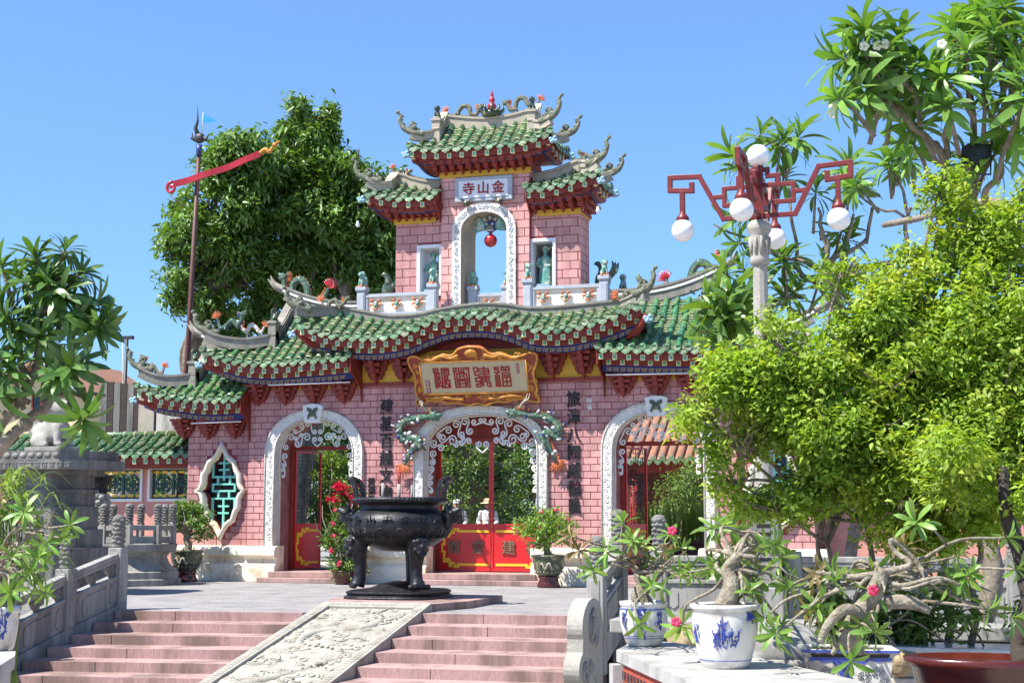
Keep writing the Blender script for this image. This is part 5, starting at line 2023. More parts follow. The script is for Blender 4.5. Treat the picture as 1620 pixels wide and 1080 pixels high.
SEAL = {
 'a': "H0,3,12 V0,12,10 V1.5,12,10.5 V3,12,9.6 H0,1.6,10 H1.6,3.2,9.4 V.5,9.8,0 V1.7,8.6,1 V3.6,8.6,3 H1.7,3.6,8.6 H1.7,2.9,6.6 V2.8,6.6,4.6 H1.7,2.9,4.6 V2.7,3,1 H2.7,4.4,3 H.5,1.8,.2 H2.7,4.2,1 V4.4,1.8,0 V5.2,12,0 H5.2,9.8,12 V9.8,12,8 V6.6,11,8.6 H6.6,8.6,11 V8.4,11,9.6 H7.4,8.4,9.6 H6.6,9.8,8.2 V6.6,7,0 H6.6,8.8,7 V8.8,7,4.6 V7.7,5.6,2.4 H7.7,9.8,4.4 V9.8,4.4,0 H7.7,9,2.4 V8.8,2.4,.6 H5.2,6.6,0 H7.6,9.8,0",
 'b': "H0,3.4,12 V0,12,10.4 V1.6,12,10.8 V3.4,12,9.6 V5,12.2,9.4 H3.4,6.6,9.4 V6.6,12,9.6 H6.6,10,12 V8.4,12,10.8 V10,12,10.4 H0,1.8,10 V.3,10,5 H1.8,8.2,8.6 V1.8,8.6,5 V8.2,8.6,5 H1.8,8.2,5 V3.6,8,5.8 V6.4,8,5.8 H3.6,6.4,6.9 V9.8,10,5 H.3,1.8,5 H8.2,9.8,5 V.4,3.8,0 H.4,1.8,3.8 V1.8,3.8,1.4 H.4,2.4,0 V3,4,.2 H3,7,4 V7,4,.2 H3,7,2.2 H3,7,.2 V9.6,3.8,0 H8.2,9.6,3.8 V8.2,3.8,1.4 H7.6,9.6,0",
 'c': "H0,2.6,12 V0,12,10.6 V2.6,12,9.4 H.4,2.6,9.4 V.4,9.4,7.4 H.4,2.8,7.4 V2.8,7.4,5.4 H.6,2.8,5.4 V.6,5.4,3.4 H.6,3,3.4 V3,3.4,1.6 H.6,3,1.6 V.8,1.6,0 H.8,3.4,0 V6.6,12.2,3 H3.6,9.4,11.2 H3.4,9.8,9.6 H3.6,9.4,8 V9.4,11.2,8 H4,9.8,6.4 V4,6.4,1 V5.2,5.4,.4 V7.8,5.4,.4 V9.2,5.4,2 H8.6,10,0 V10,2,0",
 'd': "H0,1.6,11.6 V.4,11.6,10.2 H.4,2.6,10.2 V2.6,12,8.8 H0,3.2,8.6 V1.6,8.6,0 V.4,6.8,.4 V2.9,6.8,.4 H0,.6,.2 H2.7,3.6,.2 H4.6,6.2,12 V4.6,12,9.8 V6.2,12,10.6 V7.6,12,9.8 H7.6,9.6,12 V9.6,12,9.8 H4.6,9.6,9.8 H4.8,9.6,8.2 V4.8,8.2,6.6 V9.6,8.2,6.6 H4.8,9.6,6.6 V4.8,5.4,0 V9.8,5.4,0 H4.8,9.8,5.4 H4.8,9.8,0 H4.8,9.8,2.7 V7.3,5.4,0",
}
for i, ch in enumerate('abcd'):
    m = MB()
    x0 = -.93 + i * .475
    sx_, sz_ = .036, .037
    for st in SEAL[ch].split():
        a = [float(v) for v in st[1:].split(',')]
        w_ = .0155
        if st[0] == 'H':
            m.box(x0 + a[0] * sx_ - w_, x0 + a[1] * sx_ + w_, -.062, -.045, -.23 + a[2] * sz_ - w_, -.23 + a[2] * sz_ + w_)
        else:
            lo, hi_ = min(a[1], a[2]), max(a[1], a[2])
            m.box(x0 + a[0] * sx_ - w_, x0 + a[0] * sx_ + w_, -.0625, -.045, -.23 + lo * sz_ - w_, -.23 + hi_ * sz_ + w_)
    m.build('seal_letter', MT['letterred'], fld)
for (x, z, w_, h_) in ((-1.1, -.12, .05, .09), (-1.1, -.29, .05, .08), (1.04, .17, .03, .14)):
    m = MB()
    m.box(x - w_, x + w_, -.056, -.045, z - h_ * .8, z + h_ * .8)
    m.build('small_seal', MT['signred'], fld)
    m = MB()
    for q in range(4):
        m.box(x - w_ * .7, x + w_ * .7, -.06, -.05, z - h_ * .6 + q * h_ * .35, z - h_ * .6 + q * h_ * .35 + .012)
    m.box(x - .006, x + .006, -.0605, -.05, z - h_ * .6, z + h_ * .6)
    m.build('seal_mark', MT['whitecer'], fld)

# red ball hanging from a bat mask under the tower arch
hl = thing('hanging_ball', (-.03, .9, 7.9), 'red ball hanging from a blue and green bat mask in the tower arch', 'lantern')
m = MB()
m.ell((0, 0, 0), .155, 20, 14)
m.lathe([(.03, .15), (.05, .16), (.03, .2)], 10)
m.build('ball', MT['redcer'], hl)
m = MB()
m.ell((0, 0, .34), (.17, .1, .15), m=1)
m.ell((0, -.07, .3), (.1, .07, .08), m=2)
for s in (-1, 1):
    for i in range(5):
        a = -.35 + i * .33
        q = [(s * .1, 0, .32), (s * (.2 + .1 * math.cos(a)), -.02, .34 + .2 * math.sin(a)), (s * (.2 + .24 * math.cos(a)), 0, .34 + .3 * math.sin(a))]
        m.tube(spline(q, 3), lerps([.06, .055, .015], 7), 6, m=0)
    m.ell((s * .07, -.09, .38), .035, 8, 6, m=3)
for i in range(7):
    a = math.pi * (i + .5) / 7
    m.ell((.17 * math.cos(a), -.03, .42 + .13 * math.sin(a)), .045, 7, 5, m=3 if i % 2 else 2)
for i in range(5):
    m.ell((-.08 + .04 * i, -.1, .23), .03, 6, 5, m=3)
m.build('bat_mask', [MT['jade'], MT['bluecer'], MT['dragongrey'], MT['whitecer']], hl)
m = MB()
m.tube([(0, 0, .5), (0, 0, .64)], .02, 6)
m.build('hook', MT['iron'], hl)

# guardian statues in the niches
for nc, lab in ((-1.47, 'left'), (1.28, 'right')):
    st = thing('niche_statue', (nc, 1.0, 6.69), 'robed guardian statue standing in the tower\'s %s niche' % lab, 'statue', 'niche statues')
    m = MB()
    m.lathe([(.16, .1), (.17, .15), (.15, .4), (.12, .6), (.14, .72), (.08, .8), (.04, .83)], 14, rf=lambda t, z: 1 + .08 * math.sin(6 * t))
    m.ell((0, -.01, .9), (.065, .07, .085))
    for s in (-1, 1):
        m.tube([(s * .13, 0, .74), (s * .19, -.03, .6), (s * .09, -.13, .53)], [.06, .055, .04], 8)
        m.ell((s * .06, -.1, .12), (.045, .07, .04))
    m.tube([(.0, -.03, .86), (0, -.07, .78), (0, -.07, .68)], [.04, .035, .01], 6)
    m.ell((0, 0, .99), (.07, .075, .05))
    for s in (-1, 1):
        m.ell((s * .075, 0, .97), (.03, .02, .05))
    voxel(m, 'body', MT['jade'], .014, 2, st)
    m = MB()
    m.tube([(.15, -.13, .1), (.15, -.13, 1.0)], .012, 6)
    m.tube([(.15, -.13, .95), (.2, -.13, 1.0), (.15, -.13, 1.06)], [.03, .025, .01], 6)
    m.build('staff', MT['potgreen'], st)
    m = MB()
    m.box(-.14, .14, -.3, .14, -.01, .1)
    m.build('pedestal', MT['skyblue'], st, bevel=.006)

# bare bulbs on wires at the tower eaves
for q, lab in (((-3.099, 0.200, 8.359), 'left'), ((2.716, 0.200, 8.352), 'right')):
    bl = thing('hanging_bulb', q, 'bare bulb hanging from the tower\'s %s side roof' % lab, 'bulb', 'bare eave bulbs')
    m = MB()
    m.tube([(0, 0, .04), (0, 0, .42)], .006, 5)
    m.build('wire', MT['iron'], bl)
    m = MB()
    m.lathe([(.0, -.1), (.04, -.08), (.05, -.04), (.03, .02), (.025, .05)], 10)
    m.build('glass', MT['globe'], bl)

# ------------------------------------------------------------------ incense burner
ib_ = thing('incense_burner', (.92, -7.3, .12), 'large black bronze incense burner on three lion legs in front of the gate', 'incense burner')
BM = MT['bronze']
m = MB()
m.lathe([(.0, .78), (.35, .8), (.62, .9), (.8, 1.02), (.89, 1.16), (.9, 1.26), (.86, 1.38), (.76, 1.46), (.69, 1.49), (.68, 1.56), (.71, 1.6), (.79, 1.62), (.82, 1.64), (.82, 1.69), (.79, 1.71), (.7, 1.7), (.64, 1.6), (.6, 1.5), (.0, 1.48)], 48)
m.build('cauldron', BM, ib_)
m = MB()
for i in range(72):
    a = i * 2 * math.pi / 72
    m.ell((.81 * math.cos(a), .81 * math.sin(a), 1.665), (.026, .026, .022), 6, 4)
m.build('rim_beading', BM, ib_, kind='stuff')
# relief: cloud arches and characters round the belly
m = MB()
for i in range(16):
    a0 = i * 2 * math.pi / 16
    for rr_, nn in ((.16, 9), (.11, 7), (.06, 6)):
        pts = []
        for k in range(nn):
            t = math.pi * k / (nn - 1)
            da = rr_ * math.cos(t)
            z = 1.02 + rr_ * math.sin(t) * 1.05
            r_ = interp(z, [.9, 1.02, 1.16, 1.26, 1.38], [.62, .8, .89, .9, .86]) + .004
            pts.append((r_ * math.cos(a0 + da), r_ * math.sin(a0 + da), z))
        m.tube(pts, .011, 5)
m.build('cloud_relief', BM, ib_, kind='stuff')
for i, ch in enumerate('壽福金山寺會館福建'):
    a = R(-90) + (i - 3.6) * .34
    r_ = .895
    o = text('relief_letter', ch, .2, .02, BM, basis((r_ * math.cos(a), r_ * math.sin(a), 1.29), (-math.sin(a), math.cos(a), 0), (0, 0, 1), (math.cos(a), math.sin(a), 0)) @ RX(R(8)), ib_)
for ang in (R(-148), R(-44), R(92)):
    m = MB()
    c, s = math.cos(ang), math.sin(ang)
    prof = [(.63, 1.08, .16), (.7, .98, .185), (.72, .85, .17), (.7, .72, .135), (.68, .55, .11), (.68, .38, .105), (.71, .27, .12), (.73, .2, .13)]
    pts = [(r_ * c, r_ * s, z) for r_, z, _ in prof]
    m.tube(spline(pts, 3), lerps([q[2] for q in prof], len(pts) * 3 - 2), 14)
    for k in range(5):      # paw toes
        b = ang - .2 + k * .1
        m.ell((.82 * math.cos(b), .82 * math.sin(b), .21), (.05, .05, .05), 8, 6)
    # lion mask at the top of the leg
    q = Vector((.86 * c, .86 * s, .93))
    t_ = Vector((-s, c, 0))
    o_ = Vector((c, s, 0))
    m.ell(q - o_ * .03, (.13, .13, .12), 10, 8)
    m.ell(q + o_ * .06 - Vector((0, 0, .06)), (.08, .08, .06), 8, 6)
    for sx in (-1, 1):
        m.ell(q + o_ * .05 + t_ * sx * .07 + Vector((0, 0, .05)), .045, 8, 6)
        m.ell(q + t_ * sx * .13 + Vector((0, 0, .02)), (.05, .05, .06), 8, 6)
        m.ell(q + t_ * sx * .1 - Vector((0, 0, .1)), (.05, .05, .045), 8, 6)
        m.ell(q + o_ * .04 + t_ * sx * .05 - Vector((0, 0, .16)), (.05, .05, .04), 8, 6)
    m.ell(q + o_ * .03 - Vector((0, 0, .2)), (.06, .06, .05), 8, 6)
    voxel(m, 'leg', BM, .02, 2, ib_)
for sx in (-1, 1):
    m = MB()      # upright ears
    pr = spline([(sx * .74, 0, 1.62), (sx * .76, 0, 1.8), (sx * .8, 0, 1.95), (sx * .86, 0, 2.02)], 4)
    for dy in (-.16, .16):
        m.tube([p + Vector((0, dy, 0)) for p in pr], .055, 4, flat=1.0)
    m.tube(spline([pr[-1] + Vector((0, -.17, -.03)), pr[-1] + Vector((sx * .03, -.08, .0)), pr[-1] + Vector((sx * .03, .08, .0)), pr[-1] + Vector((0, .17, -.03))], 4), .06, 6)
    m.build('ear_handle', BM, ib_, bevel=.008)
    m = MB()      # beast head biting the belly
    q = Vector((sx * .93, -.05, 1.38))
    m.ell(q, (.13, .11, .12), 10, 8)
    m.tube([q + Vector((-sx * .1, 0, .02)), q + Vector((sx * .12, 0, .08)), q + Vector((sx * .2, 0, .14))], [.11, .08, .05], 8)
    m.tube([q + Vector((0, 0, -.06)), q + Vector((sx * .14, 0, -.05)), q + Vector((sx * .19, 0, -.02))], [.07, .05, .03], 8)
    for sy in (-1, 1):
        m.tube([q + Vector((0, sy * .07, .08)), q + Vector((-sx * .04, sy * .1, .2)), q + Vector((sx * .03, sy * .1, .27))], [.05, .035, .01], 6)
        m.ell(q + Vector((sx * .06, sy * .09, .06)), .035, 7, 5)
    m.tube([q, q + Vector((-sx * .04, 0, -.16)), q + Vector((-sx * .1, 0, -.24))], [.11, .09, .05], 8)
    voxel(m, 'beast_head', BM, .018, 1, ib_)
m = MB()
m.lathe([(.0, .0), (.9, .0), (.91, .03), (.86, .055), (.84, .07), (.87, .09), (.87, .12), (.8, .14), (.0, .145)], 48, smooth=False, rf=lambda t, z: .93 / (abs(math.cos(t)) ** 4 + abs(math.sin(t)) ** 4) ** .25)
m.build('base', BM, ib_, bevel=.01)
m = MB()
m.lathe([(.62, .14), (.5, .17), (.3, .24), (.1, .28), (0, .285)], 24, cap=False)
m.build('mound', BM, ib_)
m = MB()
m.lathe([(.0, 1.66), (.68, 1.66)], 24, cap=False)
m.build('ash', MT['soil'], ib_)
for (x, h, mt, r_) in ((-.28, .34, 'granitepale', .028), (.02, .32, 'granitepale', .03), (.26, .3, 'granite', .02)):
    inc = thing('incense_stick', (.92 + x, -7.4, 1.74), {-.28: 'pale incense bundle at the left in the black burner', .02: 'red tipped incense bundle in the middle of the black burner', .26: 'thin grey incense stick at the right in the black burner'}[x], 'incense')
    m = MB()
    m.tube([(0, 0, 0), (.0, 0, h)], r_, 8)
    m.build('bundle', MT[mt], inc)
    if x == .02:
        m = MB()
        for i in range(7):
            m.tube([(.02 * math.cos(i), .02 * math.sin(i), h), (.03 * math.cos(i), .03 * math.sin(i), h + .24)], .008, 5)
        m.build('red_tips', MT['incense'], inc, kind='stuff')

# ------------------------------------------------------------------ people behind the middle door
def person(loc, rz, label, hat, shirt, vest=None):
    root = thing('person', loc, label, 'person', rz=rz)
    m = MB()
    m.ell((0, 0, 1.56), (.077, .095, .115), 14, 10)
    m.ell((0, -.035, 1.51), (.055, .07, .06))
    m.tube([(0, .01, 1.5), (0, .015, 1.4)], [.055, .06], 10)
    m.tube([(0, -.09, 1.56), (0, -.118, 1.535), (0, -.1, 1.52)], [.012, .018, .015], 6)
    for s in (-1, 1):
        m.ell((s * .08, .01, 1.55), (.014, .022, .032))
        m.tube([(s * .2, .01, 1.36), (s * .25, .02, 1.12), (s * .18, -.16, 1.0)], [.05, .042, .032], 8)
        m.ell((s * .15, -.21, 1.0), (.035, .05, .025))
        for k in range(4):
            m.tube([(s * (.13 + .017 * k), -.24, 1.0), (s * (.125 + .017 * k), -.28 - .008 * (k in (1, 2)), .985), (s * (.125 + .017 * k), -.285, .96)], [.009, .008, .007], 5)
        m.tube([(s * .14, -.2, 1.02), (s * .1, -.24, 1.03)], [.011, .008], 5)
        m.tube([(s * .09, 0, .9), (s * .1, -.01, .5), (s * .1, .02, .1), (s * .1, .0, .05)], [.085, .065, .045, .04], 10)
        m.tube([(s * .1, .04, .035), (s * .11, -.14, .03)], [.04, .035], 8)
    m.ell((0, 0, 1.15), (.16, .1, .28))
    body = voxel(m, 'body', MT['skin'], .014, 2, root)
    m = MB()
    m.lathe([(.16, .88), (.17, .95), (.15, 1.1), (.175, 1.28), (.16, 1.38), (.075, 1.43)], 16, rf=lambda t, z: 1 - .32 * abs(math.sin(t)) if z < 1.4 else 1)
    for s in (-1, 1):
        m.ell((s * .17, .01, 1.36), (.075, .07, .06))
        m.tube([(s * .185, .01, 1.36), (s * .255, .02, 1.12), (s * .2, -.1, 1.03)], [.065, .058, .05], 8)
    voxel(m, 'shirt', MT[shirt], .016, 2, root)
    m = MB()
    m.ell((0, 0, .93), (.17, .115, .1))
    for s in (-1, 1):
        m.tube([(s * .09, 0, .9), (s * .1, -.01, .5), (s * .1, .02, .1)], [.1, .08, .065], 10)
    voxel(m, 'trousers', MT['cloth_dark'], .018, 2, root)
    if vest:
        m = MB()
        m.lathe([(.165, .98), (.18, 1.28), (.165, 1.39)], 16, rf=lambda t, z: 1 - .32 * abs(math.sin(t)), cap=False)
        m.build('vest', MT[vest], root)
    m = MB()
    m.ell((0, .025, 1.59), (.086, .09, .1), 12, 8)
    m.ell((0, .06, 1.5), (.07, .05, .08))
    m.build('hair', MT['hair'], root)
    m = MB()
    for s in (-1, 1):
        m.ell((s * .03, -.084, 1.57), (.014, .01, .008), 7, 5)
    m.tube([(-.02, -.097, 1.487), (0, -.1, 1.484), (.02, -.097, 1.487)], .005, 5)
    m.build('face_marks', MT['hair'], root)
    m = MB()
    if hat == 'straw':
        m.lathe([(.2, 1.6), (.195, 1.61), (.1, 1.635), (.095, 1.7), (.07, 1.735), (0, 1.74)], 20, cap=False)
        m.build('straw_hat', MT['straw'], root)
    else:
        m.lathe([(.1, 1.61), (.1, 1.66), (.08, 1.7), (0, 1.715)], 18, cap=False)
        m.ell((0, -.12, 1.62), (.075, .08, .012))
        m.build('cap', MT['cloth_white'], root)
    return root


CZ = .24
m = MB()
m.box(-7.3, 7.3, 1.22, 26, .006, CZ)
m.build('courtyard', MT['ground'], kind='structure')
person((-1.78, 6.2, CZ), R(8), 'person in white shirt and straw sun hat behind the red middle door', 'straw', 'cloth_white')
person((-2.72, 6.4, CZ), R(20), 'person in cap and dark vest behind the burner\'s right handle', 'cap', 'cloth_white', 'cloth_dark')

# ------------------------------------------------------------------ street lamp
lp = thing('street_lamp', (7.49, -9.62, 0), 'grey stone lamp post with four red fretwork arms and five white globes', 'street lamp')
m = MB()
m.box(-.27, .27, -.27, .27, 0, .5)
m.box(-.21, .21, -.21, .21, .5, 1.7)
m.box(-.25, .25, -.25, .25, 1.7, 1.8)
m.box(-.19, .19, -.19, .19, 1.8, 1.92)
bs = m.build('base', MT['granite'], lp, bevel=.02)
m = MB()
for z in np.arange(.75, 1.6, .12):
    m.box(-.1, .1, -.216, -.205, z, z + .05)
    m.box(.205, .216, -.1, .1, z, z + .05)
m.build('base_slots', MT['black'], bs, kind='stuff')
m = MB()
m.lathe([(.15, 1.9), (.13, 2.1), (.118, 3.2), (.11, 4.9), (.105, 5.2)], 10, smooth=False)
sh = m.build('shaft', MT['granitepale'], lp, bevel=.008)
m = MB()
m.lathe([(.12, 5.2), (.15, 5.23), (.14, 5.3), (.13, 5.34), (.13, 5.5), (.145, 5.62), (.14, 5.66), (.18, 5.72), (.18, 5.8), (.15, 5.84), (.12, 5.87)], 16)
for i in range(10):
    a = i * .628
    m.tube([(.13 * math.cos(a), .13 * math.sin(a), 5.36), (.135 * math.cos(a), .135 * math.sin(a), 5.5), (.15 * math.cos(a), .15 * math.sin(a), 5.62)], [.025, .03, .02], 5)
m.build('capital', MT['granitepale'], lp)
m = MB()
m.box(-.07, .07, -.07, .07, 5.86, 6.62)
m.lathe([(.08, 6.6), (.1, 6.64), (.08, 6.7)], 14)
m.build('core', MT['lampred'], lp)
B0 = 5.94
GL = MB()
GL.ell((0, 0, 0), .172, 24, 16)
GLM = GL.mesh('globe', MT['globe'])
o = obj('globe', GLM, lp, M=T(0, 0, 6.86))
for i in range(4):
    M_ = RZ(R(-5 + 90 * i))
    m = MB()

    kb = [0]

    def bar(a, b, w=.034):
        kb[0] += 1
        w += .0005 * kb[0]
        d = Vector((b[0] - a[0], 0, b[1] - a[1]))
        L_ = d.length
        u = d.normalized()
        m.add([Vector((a[0], 0, a[1])) + u * p * 1 + Vector((-u.z, 0, u.x)) * q + Vector((0, r_, 0)) for p in (-w * .9, L_ + w * .9) for q in (-w, w) for r_ in (-w, w)],
              [(0, 1, 3, 2), (4, 6, 7, 5), (0, 4, 5, 1), (2, 3, 7, 6), (0, 2, 6, 4), (1, 5, 7, 3)], 0, False, M_)
    pts = [(.1, B0), (.54, B0), (.9, B0 + .68), (1.36, B0 + .7), (1.36, B0 + .5), (1.02, B0 + .47), (1.02, B0 + .57)]
    for a, b in zip(pts[:-1], pts[1:]):
        bar(a, b)
    bar((1.17, B0 + .45), (1.17, B0 + .16))
    for a, b in (((.08, B0 + .46), (.52, B0 + .46)), ((.52, B0 + .46), (.52, B0 + .2)), ((.52, B0 + .2), (.26, B0 + .2)), ((.52, B0 + .34), (.72, B0 + .34)), ((.3, B0 + .46), (.3, B0 + .6)), ((.3, B0 + .6), (.14, B0 + .6)), ((.14, B0 + .6), (.14, B0 + .7)), ((.14, B0 + .7), (.05, B0 + .7))):
        bar(a, b, .027)
    ar = m.build('arm', MT['lampred'], lp, bevel=.006)
    m = MB()
    m.lathe([(.035, .2), (.05, .14), (.09, .1), (.1, .06), (.085, .03)], 14, c=(1.17, 0, B0 - .02), M=M_)
    m.build('socket', MT['lampred'], lp)
    obj('globe', GLM, lp, M=M_ @ T(1.17, 0, B0 - .13))

# ------------------------------------------------------------------ flagpole with streamer
fp = thing('flagpole', (-8.88, 2.3, 0), 'tall dark red flagpole with red streamer and small blue flag', 'flagpole')
off = Vector((8.88, -2.3, 0))
m = MB()
m.tube([Vector((-8.88, 2.3, 0)) + off, Vector((-8.392, 1.791, 5.590)) + off, Vector((-7.940, 1.289, 10.702)) + off], [.085, .072, .052], 12)
m.build('pole', MT['brown'], fp)
tp = Vector((-7.940, 1.289, 10.702)) + off
m = MB()
m.tube([tp + Vector((0, 0, -.1)), tp + Vector((0, 0, .18))], .075, 10)
m.build('blue_sleeve', MT['bluecer'], fp)
m = MB()
m.ell(tp + Vector((0, 0, .35)), (.16, .1, .14))
m.tube([tp + Vector((-.02, 0, .4)), tp + Vector((-.12, 0, .62)), tp + Vector((-.06, 0, .8)), tp + Vector((-.08, 0, 1.2))], [.07, .05, .03, .008], 7)
m.tube([tp + Vector((.08, 0, .38)), tp + Vector((.2, 0, .3)), tp + Vector((.26, 0, .42))], [.06, .04, .012], 7)
m.tube([tp + Vector((-.1, 0, .3)), tp + Vector((-.22, 0, .36)), tp + Vector((-.2, 0, .5))], [.05, .04, .012], 7)
m.build('finial', MT['iron'], fp)
m = MB()
m.tube([tp + Vector((.08, 0, .4)), tp + Vector((.09, 0, 1.02))], .012, 5)
m.build('flag_rod', MT['whitecer'], fp)
m = MB()
m.prism([(tp.x + .09, tp.z + .98), (tp.x + .5, tp.z + .76), (tp.x + .09, tp.z + .74)], tp.y - .006, tp.y + .006)
m.build('small_flag', MT['flagblue'], fp)
a, b = Vector((-8.533, 1.110, 9.864)) + off, Vector((-6.402, 1.654, 10.629)) + off
m = MB()
n = 14
d = (b - a)
vs = []
for i in range(n + 1):
    p = a + d * i / n + Vector((0, .03 * math.sin(i * .9), .05 * math.sin(i / n * 3.1) * -1))
    for (dy, dz) in ((-.015, -.085), (.015, -.085), (.015, .085), (-.015, .085)):
        vs.append(p + Vector((0, dy, dz)))
m.add(vs, [(i * 4 + j, i * 4 + (j + 1) % 4, (i + 1) * 4 + (j + 1) % 4, (i + 1) * 4 + j) for i in range(n) for j in range(4)] + [(0, 1, 2, 3), (n * 4, n * 4 + 1, n * 4 + 2, n * 4 + 3)])
m.build('streamer', MT['redcer'], fp)
m = MB()
c = spiral((0, 0), .16, .03, R(80), R(80) + 8, 16)
m.tube([a + Vector((u - .06, 0, v - .1)) for u, v in c], .045, 6)
m.build('streamer_curl', MT['redcer'], fp)
m = MB()
q = spline([b, b + Vector((.14, 0, .1)), b + Vector((.24, 0, .02)), b + Vector((.34, 0, .14))], 4)
m.tube(q, lerps([.07, .06, .05, .04], len(q)), 7)
m.ell(q[-1] + Vector((.06, 0, .06)), (.075, .055, .06))
m.tube([q[-1] + Vector((.1, 0, .08)), q[-1] + Vector((.2, 0, .16))], [.05, .015], 6)
m.build('dragon_head', MT['signorange'], fp)

# ------------------------------------------------------------------ stone balustrades, pedestals, drum stone
def finial_mesh():
    m = MB()
    m.lathe([(.1, 0), (.105, .03), (.085, .06), (.09, .1), (.088, .4), (.1, .45), (.095, .5), (.05, .53), (0, .535)], 14)
    for r_ in range(6):
        for k in range(7):
            a = (k + (r_ % 2) * .5) * 2 * math.pi / 7
            m.ell((.07 * math.cos(a), .07 * math.sin(a), .1 + r_ * .07 + .01 * math.sin(k * 3 + r_)), (.05, .05, .034), 8, 5)
    return m.mesh('finial', MT['granitefin'])


MT['granitefin'] = mk('carved grey granite', (.3, .29, .26), .85, .3, 18, .8, voro=38, col2=(.17, .16, .14), c2scale=9, c2amt=.5)
FIN = finial_mesh()


def balustrade(name, posts, label, cat='balustrade', ph=1.0, rail_mat='granite', finials=True, skip=()):
    """posts: (x,y,z of the floor); panels between neighbours follow the slope"""
    root = thing(name, posts[0], label, cat)
    o0 = Vector(posts[0])
    PP = [Vector(p) - o0 for p in posts]
    for i, p in enumerate(PP):
        m = MB()
        m.box(p.x - .12, p.x + .12, p.y - .12, p.y + .12, p.z - .4, p.z + ph)
        m.box(p.x - .07, p.x + .07, p.y - .135, p.y + .135, p.z + .12, p.z + ph - .07)
        m.box(p.x - .135, p.x + .135, p.y - .07, p.y + .07, p.z + .121, p.z + ph - .071)
        m.build('post', MT[rail_mat], root, bevel=.015)
        if finials and i not in skip:
            obj('finial', FIN, root, M=T(p.x, p.y, p.z + ph))
    for a, b in zip(PP[:-1], PP[1:]):
        d = b - a
        h = Vector((d.x, d.y, 0))
        L_ = h.length
        u = h.normalized()
        sl = d.z / L_
        n_ = Vector((-u.y, u.x, 0))
        M_ = Matrix(((u.x, n_.x, 0, a.x), (u.y, n_.y, 0, a.y), (sl, 0, 1, a.z), (0, 0, 0, 1)))   # local x runs along the slope, uprights stay upright
        x0, x1 = .12, L_ - .12
        m = MB()
        m.box(x0, x1, -.08, .08, .84, .93, 0, M_)
        m.box(x0, x1, -.06, .06, .78, .84, 0, M_)
        m.build('top_rail', MT[rail_mat], root, bevel=.015)
        m = MB()
        m.box(x0, x1, -.09, .09, .52, .58, 0, M_)
        m.box(x0, x1, -.055, .055, .1, .52, 0, M_)
        m.box(x0, x1, -.1, .1, -.3, .1, 0, M_)
        pn = m.build('lower_panel', MT[rail_mat], root, bevel=.01)
        for (f0, f1) in ((.03, .16), (.21, .79), (.84, .97)):
            m = MB()
            xa, xb = x0 + (x1 - x0) * f0, x0 + (x1 - x0) * f1
            c = .05
            for sy in (-1, 1):
                pl = [(xa + c, .16), (xb - c, .16), (xb, .16 + c), (xb, .46 - c), (xb - c, .46), (xa + c, .46), (xa, .46 - c), (xa, .16 + c)]
                m.prism(pl, min(.05 * sy, .072 * sy), max(.05 * sy, .072 * sy), 'y', 0, M_)
            m.build('raised_field', MT[rail_mat], pn, bevel=.008)
        for f in (.07, .5, .93):
            m = MB()
            x = x0 + (x1 - x0) * f
            for (dx, dz, r_) in ((0, .62, .06), (-.07, .68, .06), (.07, .68, .06), (0, .74, .07), (-.11, .74, .05), (.11, .74, .05)):
                m.ell((x + dx, 0, dz), (r_, .055, r_), 8, 6, M=M_)
            m.build('cloud_block', MT['granitefin'], root)
    return root


balustrade('stair_balustrade', [(-2.96, -9.95, 0), (-2.96, -11.4, -.29), (-2.96, -12.9, -.64), (-2.96, -14.4, -.99)], 'grey stone balustrade sloping down the left side of the stairs')
balustrade('terrace_balustrade', [(-4.4, -10.12, 0), (-5.9, -10.12, 0), (-7.4, -10.12, 0), (-8.9, -10.12, 0)], 'level grey stone balustrade along the terrace edge, left of the stairs')
balustrade('stair_balustrade', [(5.24, -10.75, -.3), (5.24, -9.35, .08)], 'grey stone balustrade at the head of the stairs, behind the drum stone')
balustrade('terrace_balustrade', [(5.88, -9.4, 0), (7.15, -9.4, 0), (7.85, -9.4, 0), (9.4, -9.4, 0), (10.9, -9.4, 0), (12.4, -9.4, 0)], 'level grey stone balustrade along the terrace edge, under the lamp', skip=(1, 2))

# drum stone with spirals at the foot of the right balustrade
ds = thing('drum_stone', (5.24, -11.5, -.5), 'pale granite drum stone with carved spirals beside the right stairs', 'drum stone')
m = MB()
def lobe(cy, cz, ry, rz, a0, a1, n=16):
    return [(cy + ry * math.cos(R(a0 + (a1 - a0) * i / n)), cz + rz * math.sin(R(a0 + (a1 - a0) * i / n))) for i in range(n + 1)]
pr = [(.62, -1.2), (.62, .55)] + lobe(.05, .52, .6, .38, 40, 200) + lobe(-.42, -.02, .32, .24, 110, 235, 8) + lobe(-.66, -.42, .3, .26, 110, 235, 8) + [(-1.0, -.9), (-1.1, -1.2)]
m.prism(pr, -.11, .11, 'x')
bd = m.build('slab', MT['granitepale'], ds, bevel=.02)
for s in (-1, 1):
    m = MB()
    for (cy, cz, r0, tn) in ((.05, .5, .3, 2.2), (-.42, -.06, .17, 1.6), (-.68, -.44, .16, 1.5)):
        c = spiral((cy, cz), r0, .04, R(-60), R(-60) + tn * 2 * math.pi, 40)
        m.tube([(s * .113, u, v) for u, v in c], .028, 6)
    m.ell((s * .113, .05, .5), (.03, .06, .06))
    for (y, z) in ((-.1, .0), (.1, -.1), (-.3, -.3), (.0, -.4), (.25, -.2)):
        m.ell((s * .11, y, z), (.03, .08, .11), rot=Matrix.Rotation(R(30), 3, 'X'))
    m.build('spiral_relief', MT['granite'], ds)

